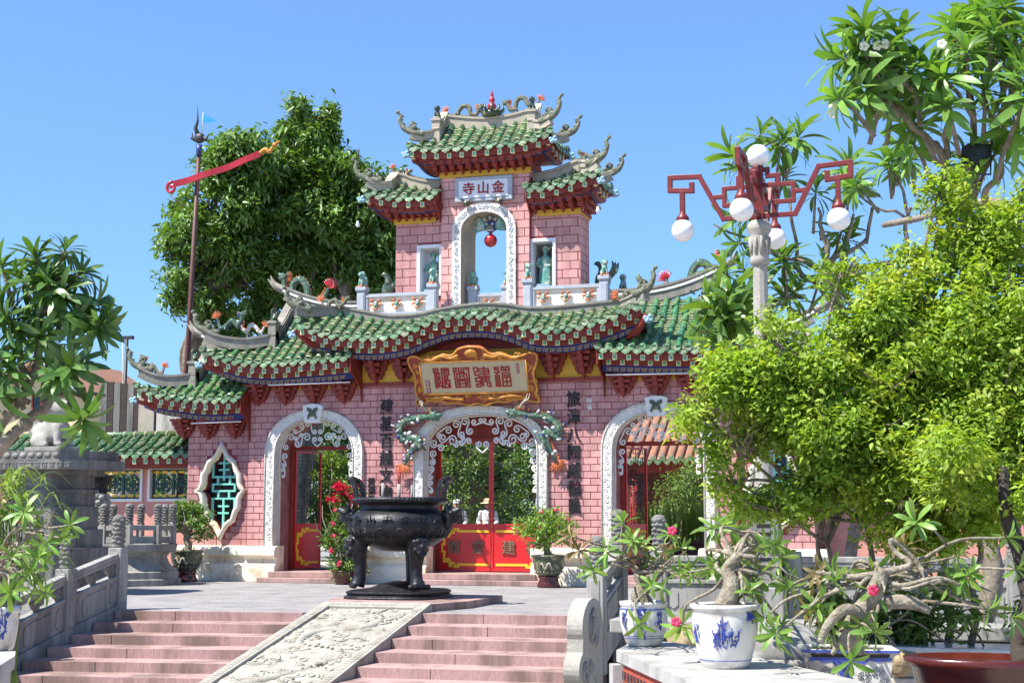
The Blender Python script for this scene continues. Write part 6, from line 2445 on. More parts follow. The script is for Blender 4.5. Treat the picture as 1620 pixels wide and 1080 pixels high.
# octagonal rail with a carved column and black urn, left of the gate
oc = thing('octagonal_pedestal', (-7.35, -2.2, 0), 'octagonal grey stone pedestal with railing left of the gate', 'pedestal')
m = MB()
m.lathe([(1.05, 0), (1.05, .14), (.98, .14), (.98, .3), (.92, .32), (.78, .48), (.72, .62), (.78, .7), (.92, .74), (.95, .9), (.0, .9)], 8, smooth=False)
m.build('base', MT['granite'], oc, bevel=.015)
for i in range(8):
    a = (i + .5) * math.pi / 4
    b = (i + 1.5) * math.pi / 4
    p, q = Vector((.82 * math.cos(a), .82 * math.sin(a), 0)), Vector((.82 * math.cos(b), .82 * math.sin(b), 0))
    m = MB()
    m.box(p.x - .07, p.x + .07, p.y - .07, p.y + .07, .9, 1.34)
    m.build('post', MT['granite'], oc, bevel=.01)
    obj('finial', FIN, oc, M=T(p.x, p.y, 1.34) @ Matrix.Scale(.82, 4))
    m = MB()
    m.sweep([p + Vector((0, 0, 1.2)), q + Vector((0, 0, 1.2))], [(-.05, 0), (.05, 0), (.05, .1), (-.05, .1)])
    m.sweep([p + Vector((0, 0, .92)), q + Vector((0, 0, .92))], [(-.04, 0), (.04, 0), (.04, .14), (-.04, .14)])
    m.build('rail', MT['granite'], oc)
cc = thing('carved_column', (-8.05, -2.55, .9), 'thick carved stone column holding a black urn behind the octagonal railing', 'column')
m = MB()
m.lathe([(.24, 0), (.26, .06), (.2, .12), (.19, 1.05), (.22, 1.1)], 18)
for r_ in range(9):
    for k in range(8):
        a = (k + (r_ % 2) * .5) * 2 * math.pi / 8
        m.ell((.19 * math.cos(a), .19 * math.sin(a), .14 + r_ * .11), (.075, .075, .06), 7, 5)
m.build('shaft', MT['granitepale'], cc)
ur = thing('black_urn', (-8.05, -2.55, 2.02), 'small black urn on the thick carved column', 'urn')
m = MB()
m.lathe([(.16, 0), (.17, .06), (.13, .1), (.2, .16), (.27, .24), (.25, .32), (.29, .34), (.29, .38), (.22, .39), (.2, .3)], 20)
m.build('vessel', BM, ur)
m = MB()
for i in range(3):
    a = i * 2.094
    m.tube([(.13 * math.cos(a), .13 * math.sin(a), .1), (.17 * math.cos(a), .17 * math.sin(a), -.01)], [.03, .025], 6)
m.build('foot', BM, ur)

# big pedestal with the stone lion
lpd = thing('lion_pedestal', (-6.95, -6.0, 0), 'tall moulded grey stone pedestal under the stone lion', 'pedestal')
m = MB()
f = lambda w_, d_, z0, z1: m.prism([(-w_, -d_ + .35), (-w_ + .35, -d_), (w_ - .35, -d_), (w_, -d_ + .35), (w_, d_ - .35), (w_ - .35, d_), (-w_ + .35, d_), (-w_, d_ - .35)], z0, z1, 'z')
f(1.05, .92, 0, .9); f(.92, .8, .9, 1.25); f(.85, .72, 1.25, 1.7); f(.8, .68, 1.7, 1.95); f(.84, .72, 1.95, 2.02); f(.78, .66, 2.02, 2.3); f(.92, .8, 2.3, 2.4)
m.build('shaft', MT['granitedark'], lpd, bevel=.03)
m = MB()
f(1.22, 1.05, 2.4, 2.58); f(1.12, .96, 2.58, 2.76)
sl_ = m.build('top_slab', MT['granitedark'], lpd, bevel=.03)
m = MB()
for i in range(13):
    x = -1.0 + i * .165
    fret_motif(m, T(x, -1.054, 2.44), .13, .09)
for i in range(9):
    m.ell((-.72 + i * .18, -.965, 2.67), (.07, .02, .05), 8, 6)
m.build('slab_relief', MT['granite'], sl_, kind='stuff')
lion_dog('stone_lion', (-6.95, -6.0, 2.76), R(-35), 1.0, 'pale grey stone lion seated on the tall pedestal at the left', None, 'granitepale', 'granite')
_l = bpy.context.scene.objects['stone_lion']
_l['category'] = 'stone lion'
_l.matrix_basis = T(-6.95, -6.0, 2.76) @ RZ(R(-12)) @ Matrix.Diagonal((1.35, 1.1, .98, 1))

# stone turtle at the pond
tt = thing('stone_turtle', (8.704, -18.807, 0.269), 'grey stone dragon turtle half hidden behind the white pots', 'turtle statue', rz=R(200))
m = MB()
m.ell((0, 0, .14), (.42, .32, .26), 20, 12)
m.ell((0, 0, .06), (.4, .3, .1), 20, 8)
m.tube(spline([(.3, 0, .12), (.48, 0, .2), (.56, 0, .3)], 4), lerps([.14, .12, .1], 9), 10)
m.ell((.62, 0, .34), (.13, .1, .09))
for sx in (-1, 1):
    for xx in (-.26, .26):
        m.tube([(xx, sx * .24, .08), (xx + .06, sx * .36, .02), (xx + .1, sx * .38, -.05)], [.09, .07, .06], 8)
m.tube([(-.38, 0, .06), (-.5, 0, .04)], [.06, .015], 6)
voxel(m, 'body', MT['granite'], .018, 2, tt)
m = MB()
m.lathe([(.435, .05), (.45, .08), (.42, .11)], 28, M=Matrix.Diagonal((1, .78, 1, 1)), cap=False)
m.build('shell_rim', MT['granitepale'], tt)

# ------------------------------------------------------------------ plants
def leaf_cloud(name, parent, clumps, n, L_, W_, mat, seed=1, droop=.3, sub=.16, nsub=None, shell=.55, up=.25, kind='stuff', clip_=None, face=0.0, lump=0):
    """many leaf-sized faces spread through a crown made of clumps (centre, radii)"""
    g_ = np.random.default_rng(seed)
    C_ = np.array([c for c, r in clumps], float)
    Rr = np.array([(r, r, r) if isinstance(r, (int, float)) else r for c, r in clumps], float)
    wgt = (Rr.prod(1) ** (2 / 3))
    wgt /= wgt.sum()
    ns = nsub or max(12, n // 26)
    if lump:          # every clump is broken into smaller uneven tufts
        q = g_.choice(len(clumps), lump * len(clumps), p=wgt)
        dl = g_.normal(size=(len(q), 3))
        dl /= np.linalg.norm(dl, axis=1)[:, None]
        sc_ = g_.uniform(.45, 1.0, len(q))[:, None]
        C_, Rr = C_[q] + Rr[q] * dl * sc_, Rr[q] * g_.uniform(.22, .48, len(q))[:, None]
        wgt = Rr.prod(1) ** (2 / 3)
        wgt /= wgt.sum()
    k = g_.choice(len(C_), ns, p=wgt)
    d = g_.normal(size=(ns, 3))
    d /= np.linalg.norm(d, axis=1)[:, None]
    rad = shell + (1 - shell) * g_.random(ns) ** .6
    S = C_[k] + Rr[k] * d * rad[:, None]
    j = g_.integers(0, ns, n)
    P = S[j] + g_.normal(size=(n, 3)) * sub * .5
    out_ = d[j] + g_.normal(size=(n, 3)) * .55
    out_[:, 2] += up - droop
    out_ /= np.linalg.norm(out_, axis=1)[:, None]
    if clip_ is not None:
        kk = clip_(P)
        P, out_ = P[kk], out_[kk]
        n = len(P)
    if face:          # blades lie in layers that look up and outwards
        nm = d[j][:n] * .6 + g_.normal(size=(n, 3)) * .42
        nm[:, 2] += face
        nm /= np.linalg.norm(nm, axis=1)[:, None]
        out_ = out_ - nm * (out_ * nm).sum(1)[:, None] + g_.normal(size=(n, 3)) * .15
        out_ /= np.linalg.norm(out_, axis=1)[:, None]
        sd = np.cross(out_, nm)
        sd /= np.linalg.norm(sd, axis=1)[:, None]
    else:
        sd = np.cross(out_, g_.normal(size=(n, 3)))
        sd /= np.linalg.norm(sd, axis=1)[:, None]
        nm = np.cross(out_, sd)
    ln = L_ * (.65 + .6 * g_.random(n))[:, None]
    wd = ln * W_ / L_
    dr = np.zeros((n, 3))
    dr[:, 2] = -droop * .5
    base = P - out_ * ln * .35
    tip = P + (out_ + dr) * ln * .65
    mid = P + nm * wd * .12
    a = mid + sd * wd * .5 + nm * wd * .15
    b = mid - sd * wd * .5 + nm * wd * .15
    V = np.stack([base, a, tip, b], 1).reshape(-1, 3)
    me = bpy.data.meshes.new(name)
    me.vertices.add(4 * n)
    me.vertices.foreach_set('co', V.astype(np.float32).ravel())
    idx = np.arange(n)[:, None] * 4
    tri = np.concatenate([idx + np.array([[0, 1, 2]]), idx + np.array([[0, 2, 3]])], 1).reshape(-1)
    me.loops.add(len(tri))
    me.loops.foreach_set('vertex_index', tri.astype(np.int32))
    me.polygons.add(2 * n)
    me.polygons.foreach_set('loop_start', np.arange(0, 6 * n, 3, dtype=np.int32))
    me.polygons.foreach_set('loop_total', np.full(2 * n, 3, dtype=np.int32))
    me.update(calc_edges=True)
    me.validate()
    me.materials.append(mat)
    return obj(name, me, parent, kind=kind)


def long_leaf(L_=1.0, W_=.26, n=7, arch=.22, fold=.16, pk=.85):
    """one long leaf along +X, midrib fold and a droop"""
    m = MB()
    vs = []
    for i in range(n + 1):
        t = i / n
        w_ = W_ * .5 * max(.06 if t < .5 else .0, 1.62 * (t ** pk) * (max(0, 1 - t) ** .55))
        z = -arch * t * t * L_ + .06 * math.sin(t * 3)
        vs += [(t * L_, -w_, z + w_ * fold), (t * L_, 0, z), (t * L_, w_, z + w_ * fold)]
    m.add(vs, [(i * 3 + j, (i + 1) * 3 + j, (i + 1) * 3 + j + 1, i * 3 + j + 1) for i in range(n) for j in range(2)], 0, True)
    return m


LEAF_A = long_leaf(1, .29)
LEAF_B = long_leaf(1, .31, arch=.38)
LEAF_C = long_leaf(1, .4, 6, .15, .2, .95)
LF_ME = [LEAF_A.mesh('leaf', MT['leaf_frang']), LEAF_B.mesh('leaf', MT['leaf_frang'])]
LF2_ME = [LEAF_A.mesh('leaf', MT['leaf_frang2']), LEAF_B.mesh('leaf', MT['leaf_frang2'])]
LA_ME = [LEAF_C.mesh('leaf', MT['leaf_aden'])]
LD_ME = [LEAF_C.mesh('leaf', MT['leaf_dry'])]


def rosette(parent, pos, axis, n, L_, meshes, rr, field=None, lo=-.35, hi=1.2, src=None):
    """leaves round a shoot; objects, or collected into field"""
    ax = Vector(axis).normalized()
    x = ax.orthogonal().normalized()
    y = ax.cross(x)
    for i in range(n):
        t = i / max(1, n - 1)
        az = i * 2.4 + rr.uniform(-.3, .3)
        el = lo + (hi - lo) * t + rr.uniform(-.15, .15)
        rad = x * math.cos(az) + y * math.sin(az)
        d = (rad * math.cos(el) + ax * math.sin(el)).normalized()
        sd = ax.cross(d)
        if sd.length < 1e-3:
            sd = x
        sd.normalize()
        nz = d.cross(sd)
        if nz.dot(ax) < 0:
            nz, sd = -nz, -sd
        s_ = L_ * (.75 + .45 * math.sin(math.pi * (.15 + .7 * t))) * rr.uniform(.8, 1.15)
        rl_ = Matrix.Rotation(rr.uniform(-.5, .5), 4, 'X')
        M_ = basis(Vector(pos) + ax * L_ * .18 * t, d * s_, sd * s_, nz * s_) @ rl_
        if field is None:
            obj('leaf', rr.choice(meshes), parent, M=M_)
        else:
            s0 = src or LEAF_A
            field.add(s0.v, s0.f, 0, True, M_)


def limb(m, a, b, r0, r1, rr, wob=.12, n=4, seg=8):
    a, b = Vector(a), Vector(b)
    L_ = (b - a).length
    pts = [a] + [a.lerp(b, (i + 1) / n) + Vector((rr.uniform(-1, 1), rr.uniform(-1, 1), rr.uniform(-.6, 1))) * L_ * wob for i in range(n - 1)] + [b]
    q = spline(pts, 5)
    m.tube(q, lerps([r0, r0 * .75 + r1 * .25, (r0 + r1) / 2, r1], len(q)), seg)
    return q


def rel(p, o):
    return Vector(p) - Vector(o)


# ---- trees behind the gate
def ficus(loc, label, clumps, n, seed, trunk_top, r0, group='dark leafy trees behind the gate', L_=.25):
    root = thing('leafy_tree', loc, label, 'tree', group)
    o = Vector(loc)
    rr = random.Random(seed)
    m = MB()
    q = limb(m, (0, 0, 0), rel(trunk_top, o), r0, r0 * .55, rr, .03)
    for (c, r_) in clumps:
        rv = r_ if not isinstance(r_, (int, float)) else (r_, r_, r_)
        limb(m, q[-3] if rr.random() < .5 else q[len(q) // 2 + rr.randint(0, 4)], rel(c, o) + Vector((0, 0, rv[2] * .3)), r0 * .35, .03, rr, .08)
        for i in range(3):
            limb(m, rel(c, o) - Vector((0, 0, rv[2] * .4)), rel(c, o) + Vector((rr.uniform(-1, 1) * rv[0] * .8, rr.uniform(-1, 1) * rv[1] * .8, rr.uniform(-.2, .9) * rv[2])), .05, .015, rr, .08)
    m.build('trunk', MT['bark'], root)
    leaf_cloud('crown', root, [(tuple(rel(c, o)), r_) for c, r_ in clumps], n, L_, L_ * .4, MT['leaf_ficus'], seed, .45, .3, shell=.4, face=.7, nsub=n // 30, lump=10)
    return root


ficus((-16.2, 12.0, 0), 'dark evergreen tree behind the gate, leftmost with pale bare trunk',
      [((-12.001, 9.478, 11.148), (1.5, 1.4, 1.5)), ((-11.009, 9.652, 12.141), (1.4, 1.4, 1.3)), ((-12.528, 9.494, 9.758), (1.15, 1.2, 1.3)), ((-11.010, 10.388, 10.450), (1.5, 1.5, 1.4)), ((-12.182, 9.734, 8.666), (1.3, 1.2, .9)), ((-11.285, 10.997, 9.126), (1.3, 1.3, 1.0)), ((-11.506, 9.428, 12.737), (.75, .8, .7)), ((-12.767, 9.595, 8.368), (1.0, 1, .8)), ((-12.068, 10.397, 7.840), (1.1, 1, .8)), ((-13.000, 9.327, 9.957), (.7, .7, .7))], 25000, 5, (-11.740, 10.217, 9.229), .38)
ficus((-13.2, 13.5, 0), 'tall pointed evergreen tree behind the gate, highest of the three',
      [((-9.454, 10.938, 13.996), (.9, .9, 1.0)), ((-9.530, 10.834, 14.645), (.5, .5, .55)), ((-9.352, 11.095, 12.981), (1.5, 1.4, 1.2)), ((-9.832, 11.129, 11.561), (1.8, 1.6, 1.5)), ((-8.958, 11.416, 11.358), (1.5, 1.5, 1.5)), ((-9.727, 12.444, 9.702), (1.7, 1.6, 1.5)), ((-10.517, 11.717, 9.412), (1.4, 1.4, 1.3)), ((-10.976, 12.250, 8.252), (1.2, 1.2, .8)), ((-9.572, 13.162, 8.531), (1.4, 1.2, .9)), ((-9.464, 10.897, 14.300), (.55, .6, .9))], 29000, 6, (-9.300, 11.491, 9.937), .34)
ficus((-10.6, 13.0, 0), 'broad evergreen tree behind the gate, beside the tower',
      [((-8.028, 11.518, 12.778), (1.2, 1.2, .9)), ((-7.679, 11.775, 11.561), (1.5, 1.4, 1.3)), ((-8.320, 12.300, 10.027), (1.7, 1.5, 1.5)), ((-7.556, 12.631, 9.207), (1.2, 1.2, 1.2)), ((-8.469, 11.563, 11.358), (1.3, 1.3, 1.1)), ((-7.363, 12.001, 10.506), (.85, .8, .9)), ((-7.117, 11.893, 11.966), (.55, .5, .6)), ((-7.978, 13.150, 8.252), (1.2, 1.0, .8))], 22000, 7, (-8.140, 11.890, 9.532), .3)

# ---- yellow green bush at the right
def bush(name, loc, label, clumps, n, L_, mat, seed, stems, stem_r, cat='bush', group=None, bark='barkdark', droop=.15, sub=.13, W_=.5, twigs=2):
    root = thing(name, loc, label, cat, group)
    o = Vector(loc)
    rr = random.Random(seed)
    m = MB()
    for s_ in stems:
        limb(m, (s_[0], s_[1], s_[4] if len(s_) > 4 else 0), (s_[2], s_[3], s_[5] if len(s_) > 5 else 1.0), stem_r, stem_r * .6, rr, .05)
        top = Vector((s_[2], s_[3], s_[5] if len(s_) > 5 else 1.0))
        for (c, r_) in clumps:
            cc = rel(c, o)
            if rr.random() < 1.6 / max(1, len(stems)):
                limb(m, top, cc, stem_r * .55, .012, rr, .07)
    for (c, r_) in clumps:
        rv = r_ if not isinstance(r_, (int, float)) else (r_, r_, r_)
        for i in range(twigs):
            limb(m, rel(c, o) - Vector((0, 0, rv[2] * .3)), rel(c, o) + Vector((rr.uniform(-1, 1) * rv[0] * .85, rr.uniform(-1, 1) * rv[1] * .85, rr.uniform(-.1, .9) * rv[2])), .014, .004, rr, .08, seg=5)
    m.build('stem', MT[bark], root)
    leaf_cloud('crown', root, [(tuple(rel(c, o)), r_) for c, r_ in clumps], n, L_, L_ * W_, MT[mat], seed, droop, sub, shell=.3, face=.8, nsub=n // 22, lump=14)
    return root


LB = (9.458, -17.026, 0.447)
bush('lime_bush', (LB[0], LB[1], .35), 'big yellow green bush filling the right side behind the potted plants',
     [((8.361, -18.053, 2.668), (.42, .4, .35)), ((8.027, -18.122, 2.415), (.3, .3, .25)), ((8.839, -17.737, 2.970), (.5, .5, .35)), ((8.832, -17.855, 2.219), (.55, .5, .35)), ((8.289, -18.011, 2.162), (.32, .3, .28)), ((9.343, -17.539, 3.440), (.45, .45, .35)), ((9.187, -17.622, 3.728), (.26, .26, .16)),
      ((9.553, -17.702, 2.724), (.6, .5, .45)), ((9.754, -17.774, 2.097), (.6, .5, .4)), ((9.129, -17.508, 1.830), (.55, .5, .3)), ((10.109, -17.377, 3.141), (.5, .5, .4)), ((10.025, -17.091, 4.012), (.36, .36, .3)), ((10.154, -17.111, 4.482), (.3, .3, .25)), ((10.103, -17.148, 4.658), (.18, .18, .16)), ((9.790, -17.228, 3.703), (.3, .3, .25)), ((10.571, -17.591, 2.595), (.6, .5, .5)), ((10.670, -17.252, 3.483), (.5, .5, .4)),
      ((10.589, -17.031, 4.052), (.4, .4, .3)), ((10.777, -16.924, 4.482), (.3, .3, .22)), ((10.386, -17.557, 1.876), (.6, .5, .4)), ((10.868, -17.419, 1.931), (.5, .5, .5)), ((8.560, -17.545, 1.603), (.45, .4, .2)), ((9.617, -17.522, 1.433), (.5, .45, .25)), ((10.211, -17.337, 1.377), (.45, .45, .22)), ((8.195, -17.788, 1.830), (.26, .26, .14)), ((8.063, -18.142, 2.668), (.2, .2, .14)), ((8.526, -17.956, 3.129), (.2, .2, .12)), ((9.776, -17.277, 3.224), (.4, .4, .3)), ((10.403, -17.022, 3.528), (.35, .35, .3)), ((9.557, -17.536, 3.084), (.4, .4, .3)), ((10.250, -17.465, 2.499), (.5, .5, .4)), ((8.996, -17.737, 2.507), (.5, .5, .35)), ((9.321, -17.716, 2.275), (.5, .5, .35))],
     112000, .07, 'leaf_lime', 21, [(-.45, 0, -.5, 0, .0, .9), (-.1, .1, -.15, .1, 0, 1.1), (.35, 0, .35, 0, 0, 1.0), (.75, 0, .85, .1, 0, 1.1), (.1, .2, .15, .15, 0, 1.0), (-.3, .15, -.6, .1, 0, 1.0), (.55, .15, .5, .2, 0, 1.1)], .034, twigs=6, bark='bark')

# ---- frangipani trees
def frangipani(loc, label, limbs, rosettes, L_, seed, bark='bark', group=None, nleaf=24, nobj=11, dup=1, dupz=-9, mats=None, thin=.68):
    """limbs: (from, to, r0, r1); rosettes: (pos, axis)"""
    root = thing('frangipani_tree', loc, label, 'tree', group)
    o = Vector(loc)
    rr = random.Random(seed)
    m = MB()
    for (a, b, r0, r1) in limbs:
        limb(m, rel(a, o), rel(b, o), r0 * thin, r1 * thin, rr, .07)
        m.ell(rel(b, o), r1 * .85, 8, 6)
    m.build('trunk', MT[bark], root)
    field = MB()
    allr = []
    for (p, ax) in rosettes:
        allr.append((Vector(p), Vector(ax)))
    for (p, ax) in rosettes:
        for k in range(dup if p[2] > dupz else 0):
            allr.append((Vector(p) + Vector((rr.gauss(0, .55), rr.gauss(0, .5) + .2, rr.gauss(0, .45))) * L_, Vector(ax) + Vector((rr.gauss(0, .4), rr.gauss(0, .4), rr.gauss(0, .3)))))
    for i, (p, ax) in enumerate(allr):
        p = rel(p, o)
        ax = Vector(ax).normalized()
        tw = MB()
        tw.tube([p - ax * L_ * 1.1 + Vector((0, 0, -L_ * .3)), p - ax * L_ * .4, p + ax * L_ * .15], [.028, .022, .016], 7)
        tw.build('twig', MT[bark], root)
        rosette(root, p, ax, nleaf + rr.randint(-3, 4), L_ * rr.uniform(.8, 1.15), mats or LF_ME, rr, None if i < nobj else field, -.75, 1.25, LEAF_A if i % 2 else LEAF_B)
    if field.v:
        field.build('leaf_field', (mats or LF_ME)[0].materials[0], root, kind='stuff')
    return root


def around(c, n, r, rr, bias=(0, 0, .6)):
    out_ = []
    for i in range(n):
        d = Vector((rr.gauss(0, 1), rr.gauss(0, 1), rr.gauss(0, 1))).normalized()
        ax = (d + Vector(bias)).normalized()
        out_.append((Vector(c) + Vector((d.x * r[0], d.y * r[1], d.z * r[2])) * rr.uniform(.5, 1), ax))
    return out_


rr = random.Random(44)
ros = [((9.405, -16.103, 6.406), (-.3, 0, 1)), ((9.241, -16.124, 6.179), (-1, -.2, .3)), ((9.550, -16.019, 6.082), (.2, -.5, .8)), ((9.710, -15.801, 6.406), (.3, 0, 1)), ((9.421, -16.127, 5.795), (-.5, -.5, .1)),
       ((10.398, -15.781, 6.212), (0, -.3, 1)), ((10.079, -15.650, 6.078), (-.4, 0, .9)), ((10.662, -15.524, 6.471), (.2, 0, 1)), ((10.190, -15.978, 5.606), (-.2, -.6, .6)), ((10.572, -15.681, 5.823), (.1, -.4, .8)), ((10.812, -15.209, 6.837), (.1, 0, 1)), ((10.860, -15.618, 6.018), (.5, -.2, .6)),
       ((9.294, -7.285, 7.097), (-.1, 0, 1)), ((9.496, -7.250, 7.300), (.2, 0, 1)), ((8.841, -7.377, 6.742), (-.5, 0, .5)), ((10.536, -14.788, 7.008), (0, 0, 1)), ((10.809, -15.561, 5.435), (.3, -.3, .6)), ((9.868, -15.444, 5.606), (-.3, .1, .5)),
       ((10.290, -15.029, 6.667), (-.2, 0, 1)), ((10.990, -15.223, 6.536), (.2, 0, 1)), ((9.812, -15.299, 5.996), (0, .2, .7)), ((10.626, -15.175, 5.273), (.3, -.4, .4))]
T0 = ((10.399, -14.778, 3.234))
frangipani((T0[0], T0[1], GZ), 'large frangipani tree with long glossy leaves at the upper right corner',
           [((T0[0], T0[1], GZ), (10.418, -14.840, 3.773), .17, .14), ((10.418, -14.840, 3.773), (10.393, -15.101, 4.963), .13, .09), ((10.388, -15.086, 4.829), (10.054, -15.363, 5.406), .09, .06), ((10.084, -15.346, 5.340), (9.535, -15.882, 5.787), .06, .035), ((9.535, -15.882, 5.787), (9.399, -16.081, 6.212), .035, .025),
            ((10.393, -15.101, 4.963), (10.766, -15.293, 5.711), .08, .05), ((10.766, -15.293, 5.711), (10.655, -15.502, 6.274), .05, .03), ((10.358, -15.103, 4.896), (10.395, -15.555, 6.078), .07, .03), ((10.178, -15.310, 5.273), (10.193, -15.778, 5.694), .05, .03), ((10.432, -14.886, 4.177), (9.607, -7.084, 6.234), .08, .05), ((9.607, -7.084, 6.234), (9.341, -7.265, 7.046), .045, .025), ((10.762, -15.278, 5.579), (10.860, -15.618, 6.018), .05, .03), ((9.607, -7.084, 6.234), (8.838, -7.365, 6.640), .04, .025),
            ((10.834, -15.289, 5.843), (10.807, -15.194, 6.703), .045, .03), ((10.547, -15.030, 4.762), (10.746, -15.462, 5.330), .06, .03)],
           ros, .37, 3, dup=1)
ros = [((7.537, -6.830, 7.652), (.2, 0, 1)), ((7.795, -6.766, 7.757), (.4, 0, 1)), ((6.912, -6.972, 7.281), (-.8, 0, .5)), ((6.752, -7.259, 4.988), (-.3, -.5, .4)), ((6.538, -7.272, 4.573), (-.7, -.4, -.1)), ((6.896, -7.030, 6.028), (-.9, 0, .1)), ((8.071, -6.571, 6.858), (.1, 0, 1)), ((8.635, -6.415, 6.964), (.2, 0, 1)), ((7.625, -6.700, 5.136), (.1, -.3, .8)), ((8.141, -6.585, 5.451), (.4, -.3, .7)), ((6.957, -7.159, 5.523), (-.4, -.2, .7)), ((8.444, -6.175, 6.262), (.3, 0, .9)), ((7.520, -6.591, 5.695), (0, -.3, .7))]
T1 = (8.373, -6.097, 3.791)
frangipani((T1[0], T1[1], GZ), 'frangipani tree with knobbly cut branches behind the street lamp',
           [((T1[0], T1[1], GZ), (8.319, -6.286, 5.166), .16, .12), ((8.315, -6.273, 5.060), (7.725, -6.530, 5.695), .1, .06), ((7.723, -6.524, 5.642), (6.422, -7.006, 6.382), .045, .02), ((8.319, -6.286, 5.166), (8.151, -6.468, 6.224), .1, .06), ((8.147, -6.456, 6.118), (8.114, -6.532, 6.647), .06, .03), ((8.235, -6.377, 5.695), (8.856, -6.140, 6.137), .08, .05), ((8.855, -6.134, 6.084), (8.977, -6.170, 6.668), .05, .04), ((7.808, -6.439, 5.166), (6.838, -7.130, 5.002), .06, .03), ((7.725, -6.530, 5.695), (7.575, -6.773, 7.281), .05, .025),
            ((8.534, -6.261, 5.483), (9.466, -6.034, 5.906), .09, .06), ((9.466, -6.034, 5.906), (9.594, -6.088, 6.647), .06, .04), ((9.153, -6.101, 5.695), (9.346, -6.004, 5.378), .08, .05), ((8.435, -6.303, 5.589), (8.672, -6.351, 6.541), .06, .03), ((8.129, -6.395, 5.589), (7.437, -6.746, 5.888), .05, .03), ((9.339, -5.979, 5.166), (10.165, -5.977, 5.451), .1, .07)],
           ros, .46, 9, nleaf=17, nobj=13, dup=1)
ros = [((1.738, -19.144, 3.916), (-.3, 0, 1)), ((1.975, -19.085, 4.007), (.3, 0, 1)), ((2.084, -19.025, 3.796), (.7, -.2, .6)), ((1.615, -19.158, 3.735), (-.6, -.2, .6)), ((1.905, -19.167, 3.659), (0, -.6, .7)), ((2.190, -18.956, 3.493), (.9, -.1, .4)), ((2.127, -19.063, 3.359), (.5, -.5, .4)), ((2.244, -18.924, 3.372), (.8, 0, .0)), ((1.609, -19.322, 3.346), (-.5, -.4, .3)), ((1.430, -19.176, 3.433), (-.6, 0, .5)), ((2.140, -19.107, 2.899), (.3, -.7, .1)), ((2.050, -19.123, 2.810), (-.1, -.8, 0)), ((2.257, -19.122, 2.457), (.6, -.3, -.6)),
       ((1.600, -18.911, 3.399), (0, 0, 1)), ((1.511, -19.307, 2.989), (-.3, -.5, .4)), ((1.592, -19.264, 2.840), (0, -.5, .6)), ((1.292, -19.065, 3.889), (-.4, 0, .9)), ((1.259, -19.243, 3.554), (-.4, 0, .9)), ((1.768, -18.930, 3.112), (.2, 0, .9)), ((1.789, -19.101, 3.693), (.1, -.5, .8)), ((2.019, -19.124, 3.587), (.3, -.6, .4)), ((1.632, -19.203, 3.287), (-.2, -.6, .5)), ((1.802, -19.137, 3.167), (.1, -.7, .3)), ((2.213, -18.925, 3.300), (.7, -.2, -.2)), ((1.471, -19.280, 2.679), (-.3, -.5, 0))]
T2 = (0.880, -19.038, 1.003)
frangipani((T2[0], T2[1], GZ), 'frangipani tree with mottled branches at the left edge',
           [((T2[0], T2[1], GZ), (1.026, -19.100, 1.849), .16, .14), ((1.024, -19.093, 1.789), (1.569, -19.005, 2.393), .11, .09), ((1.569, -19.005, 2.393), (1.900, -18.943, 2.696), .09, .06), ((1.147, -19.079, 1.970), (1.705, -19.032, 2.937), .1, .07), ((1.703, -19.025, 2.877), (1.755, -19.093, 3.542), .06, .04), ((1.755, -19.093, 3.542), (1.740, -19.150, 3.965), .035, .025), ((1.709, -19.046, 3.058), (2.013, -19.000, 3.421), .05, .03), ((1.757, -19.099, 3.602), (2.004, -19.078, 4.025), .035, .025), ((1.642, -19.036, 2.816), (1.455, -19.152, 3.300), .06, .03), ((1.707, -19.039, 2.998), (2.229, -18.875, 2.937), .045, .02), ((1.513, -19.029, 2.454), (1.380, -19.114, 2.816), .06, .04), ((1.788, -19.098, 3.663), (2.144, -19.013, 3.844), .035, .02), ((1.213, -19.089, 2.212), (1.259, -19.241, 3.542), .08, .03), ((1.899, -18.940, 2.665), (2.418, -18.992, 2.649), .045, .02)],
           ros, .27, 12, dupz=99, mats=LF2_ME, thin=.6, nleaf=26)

# plume of frangipani leaves hanging in front of the right wing roof
ros = [((6.788, -8.257, 4.645), (-.8, -.3, .1)), ((6.890, -8.251, 4.843), (-.3, 0, .9)), ((6.781, -8.234, 4.446), (-.6, -.3, -.5)), ((6.976, -8.188, 4.545), (0, -.6, .3)), ((6.743, -8.283, 4.744), (-.9, 0, .4))]
T3 = (7.274, -7.962, 3.453)
frangipani((T3[0], T3[1], GZ), 'dense leafy frangipani shoot left of the lamp post shaft',
           [((T3[0], T3[1], GZ), (7.185, -8.014, 3.652), .08, .06), ((7.185, -8.014, 3.652), (6.884, -8.228, 4.645), .055, .03)], ros, .56, 29, nleaf=24, nobj=5, dup=0)

# ---- pots
def pot_lathe(parent, prof, mat, n=32, name='pot', rf=None):
    m = MB()
    m.lathe(prof, n, rf=rf)
    return m.build(name, MT[mat], parent)


def soil(parent, z, r):
    m = MB()
    m.lathe([(0, z + .03), (r * .6, z + .02), (r, z)], 20, cap=False)
    m.build('soil', MT['soil'], parent)


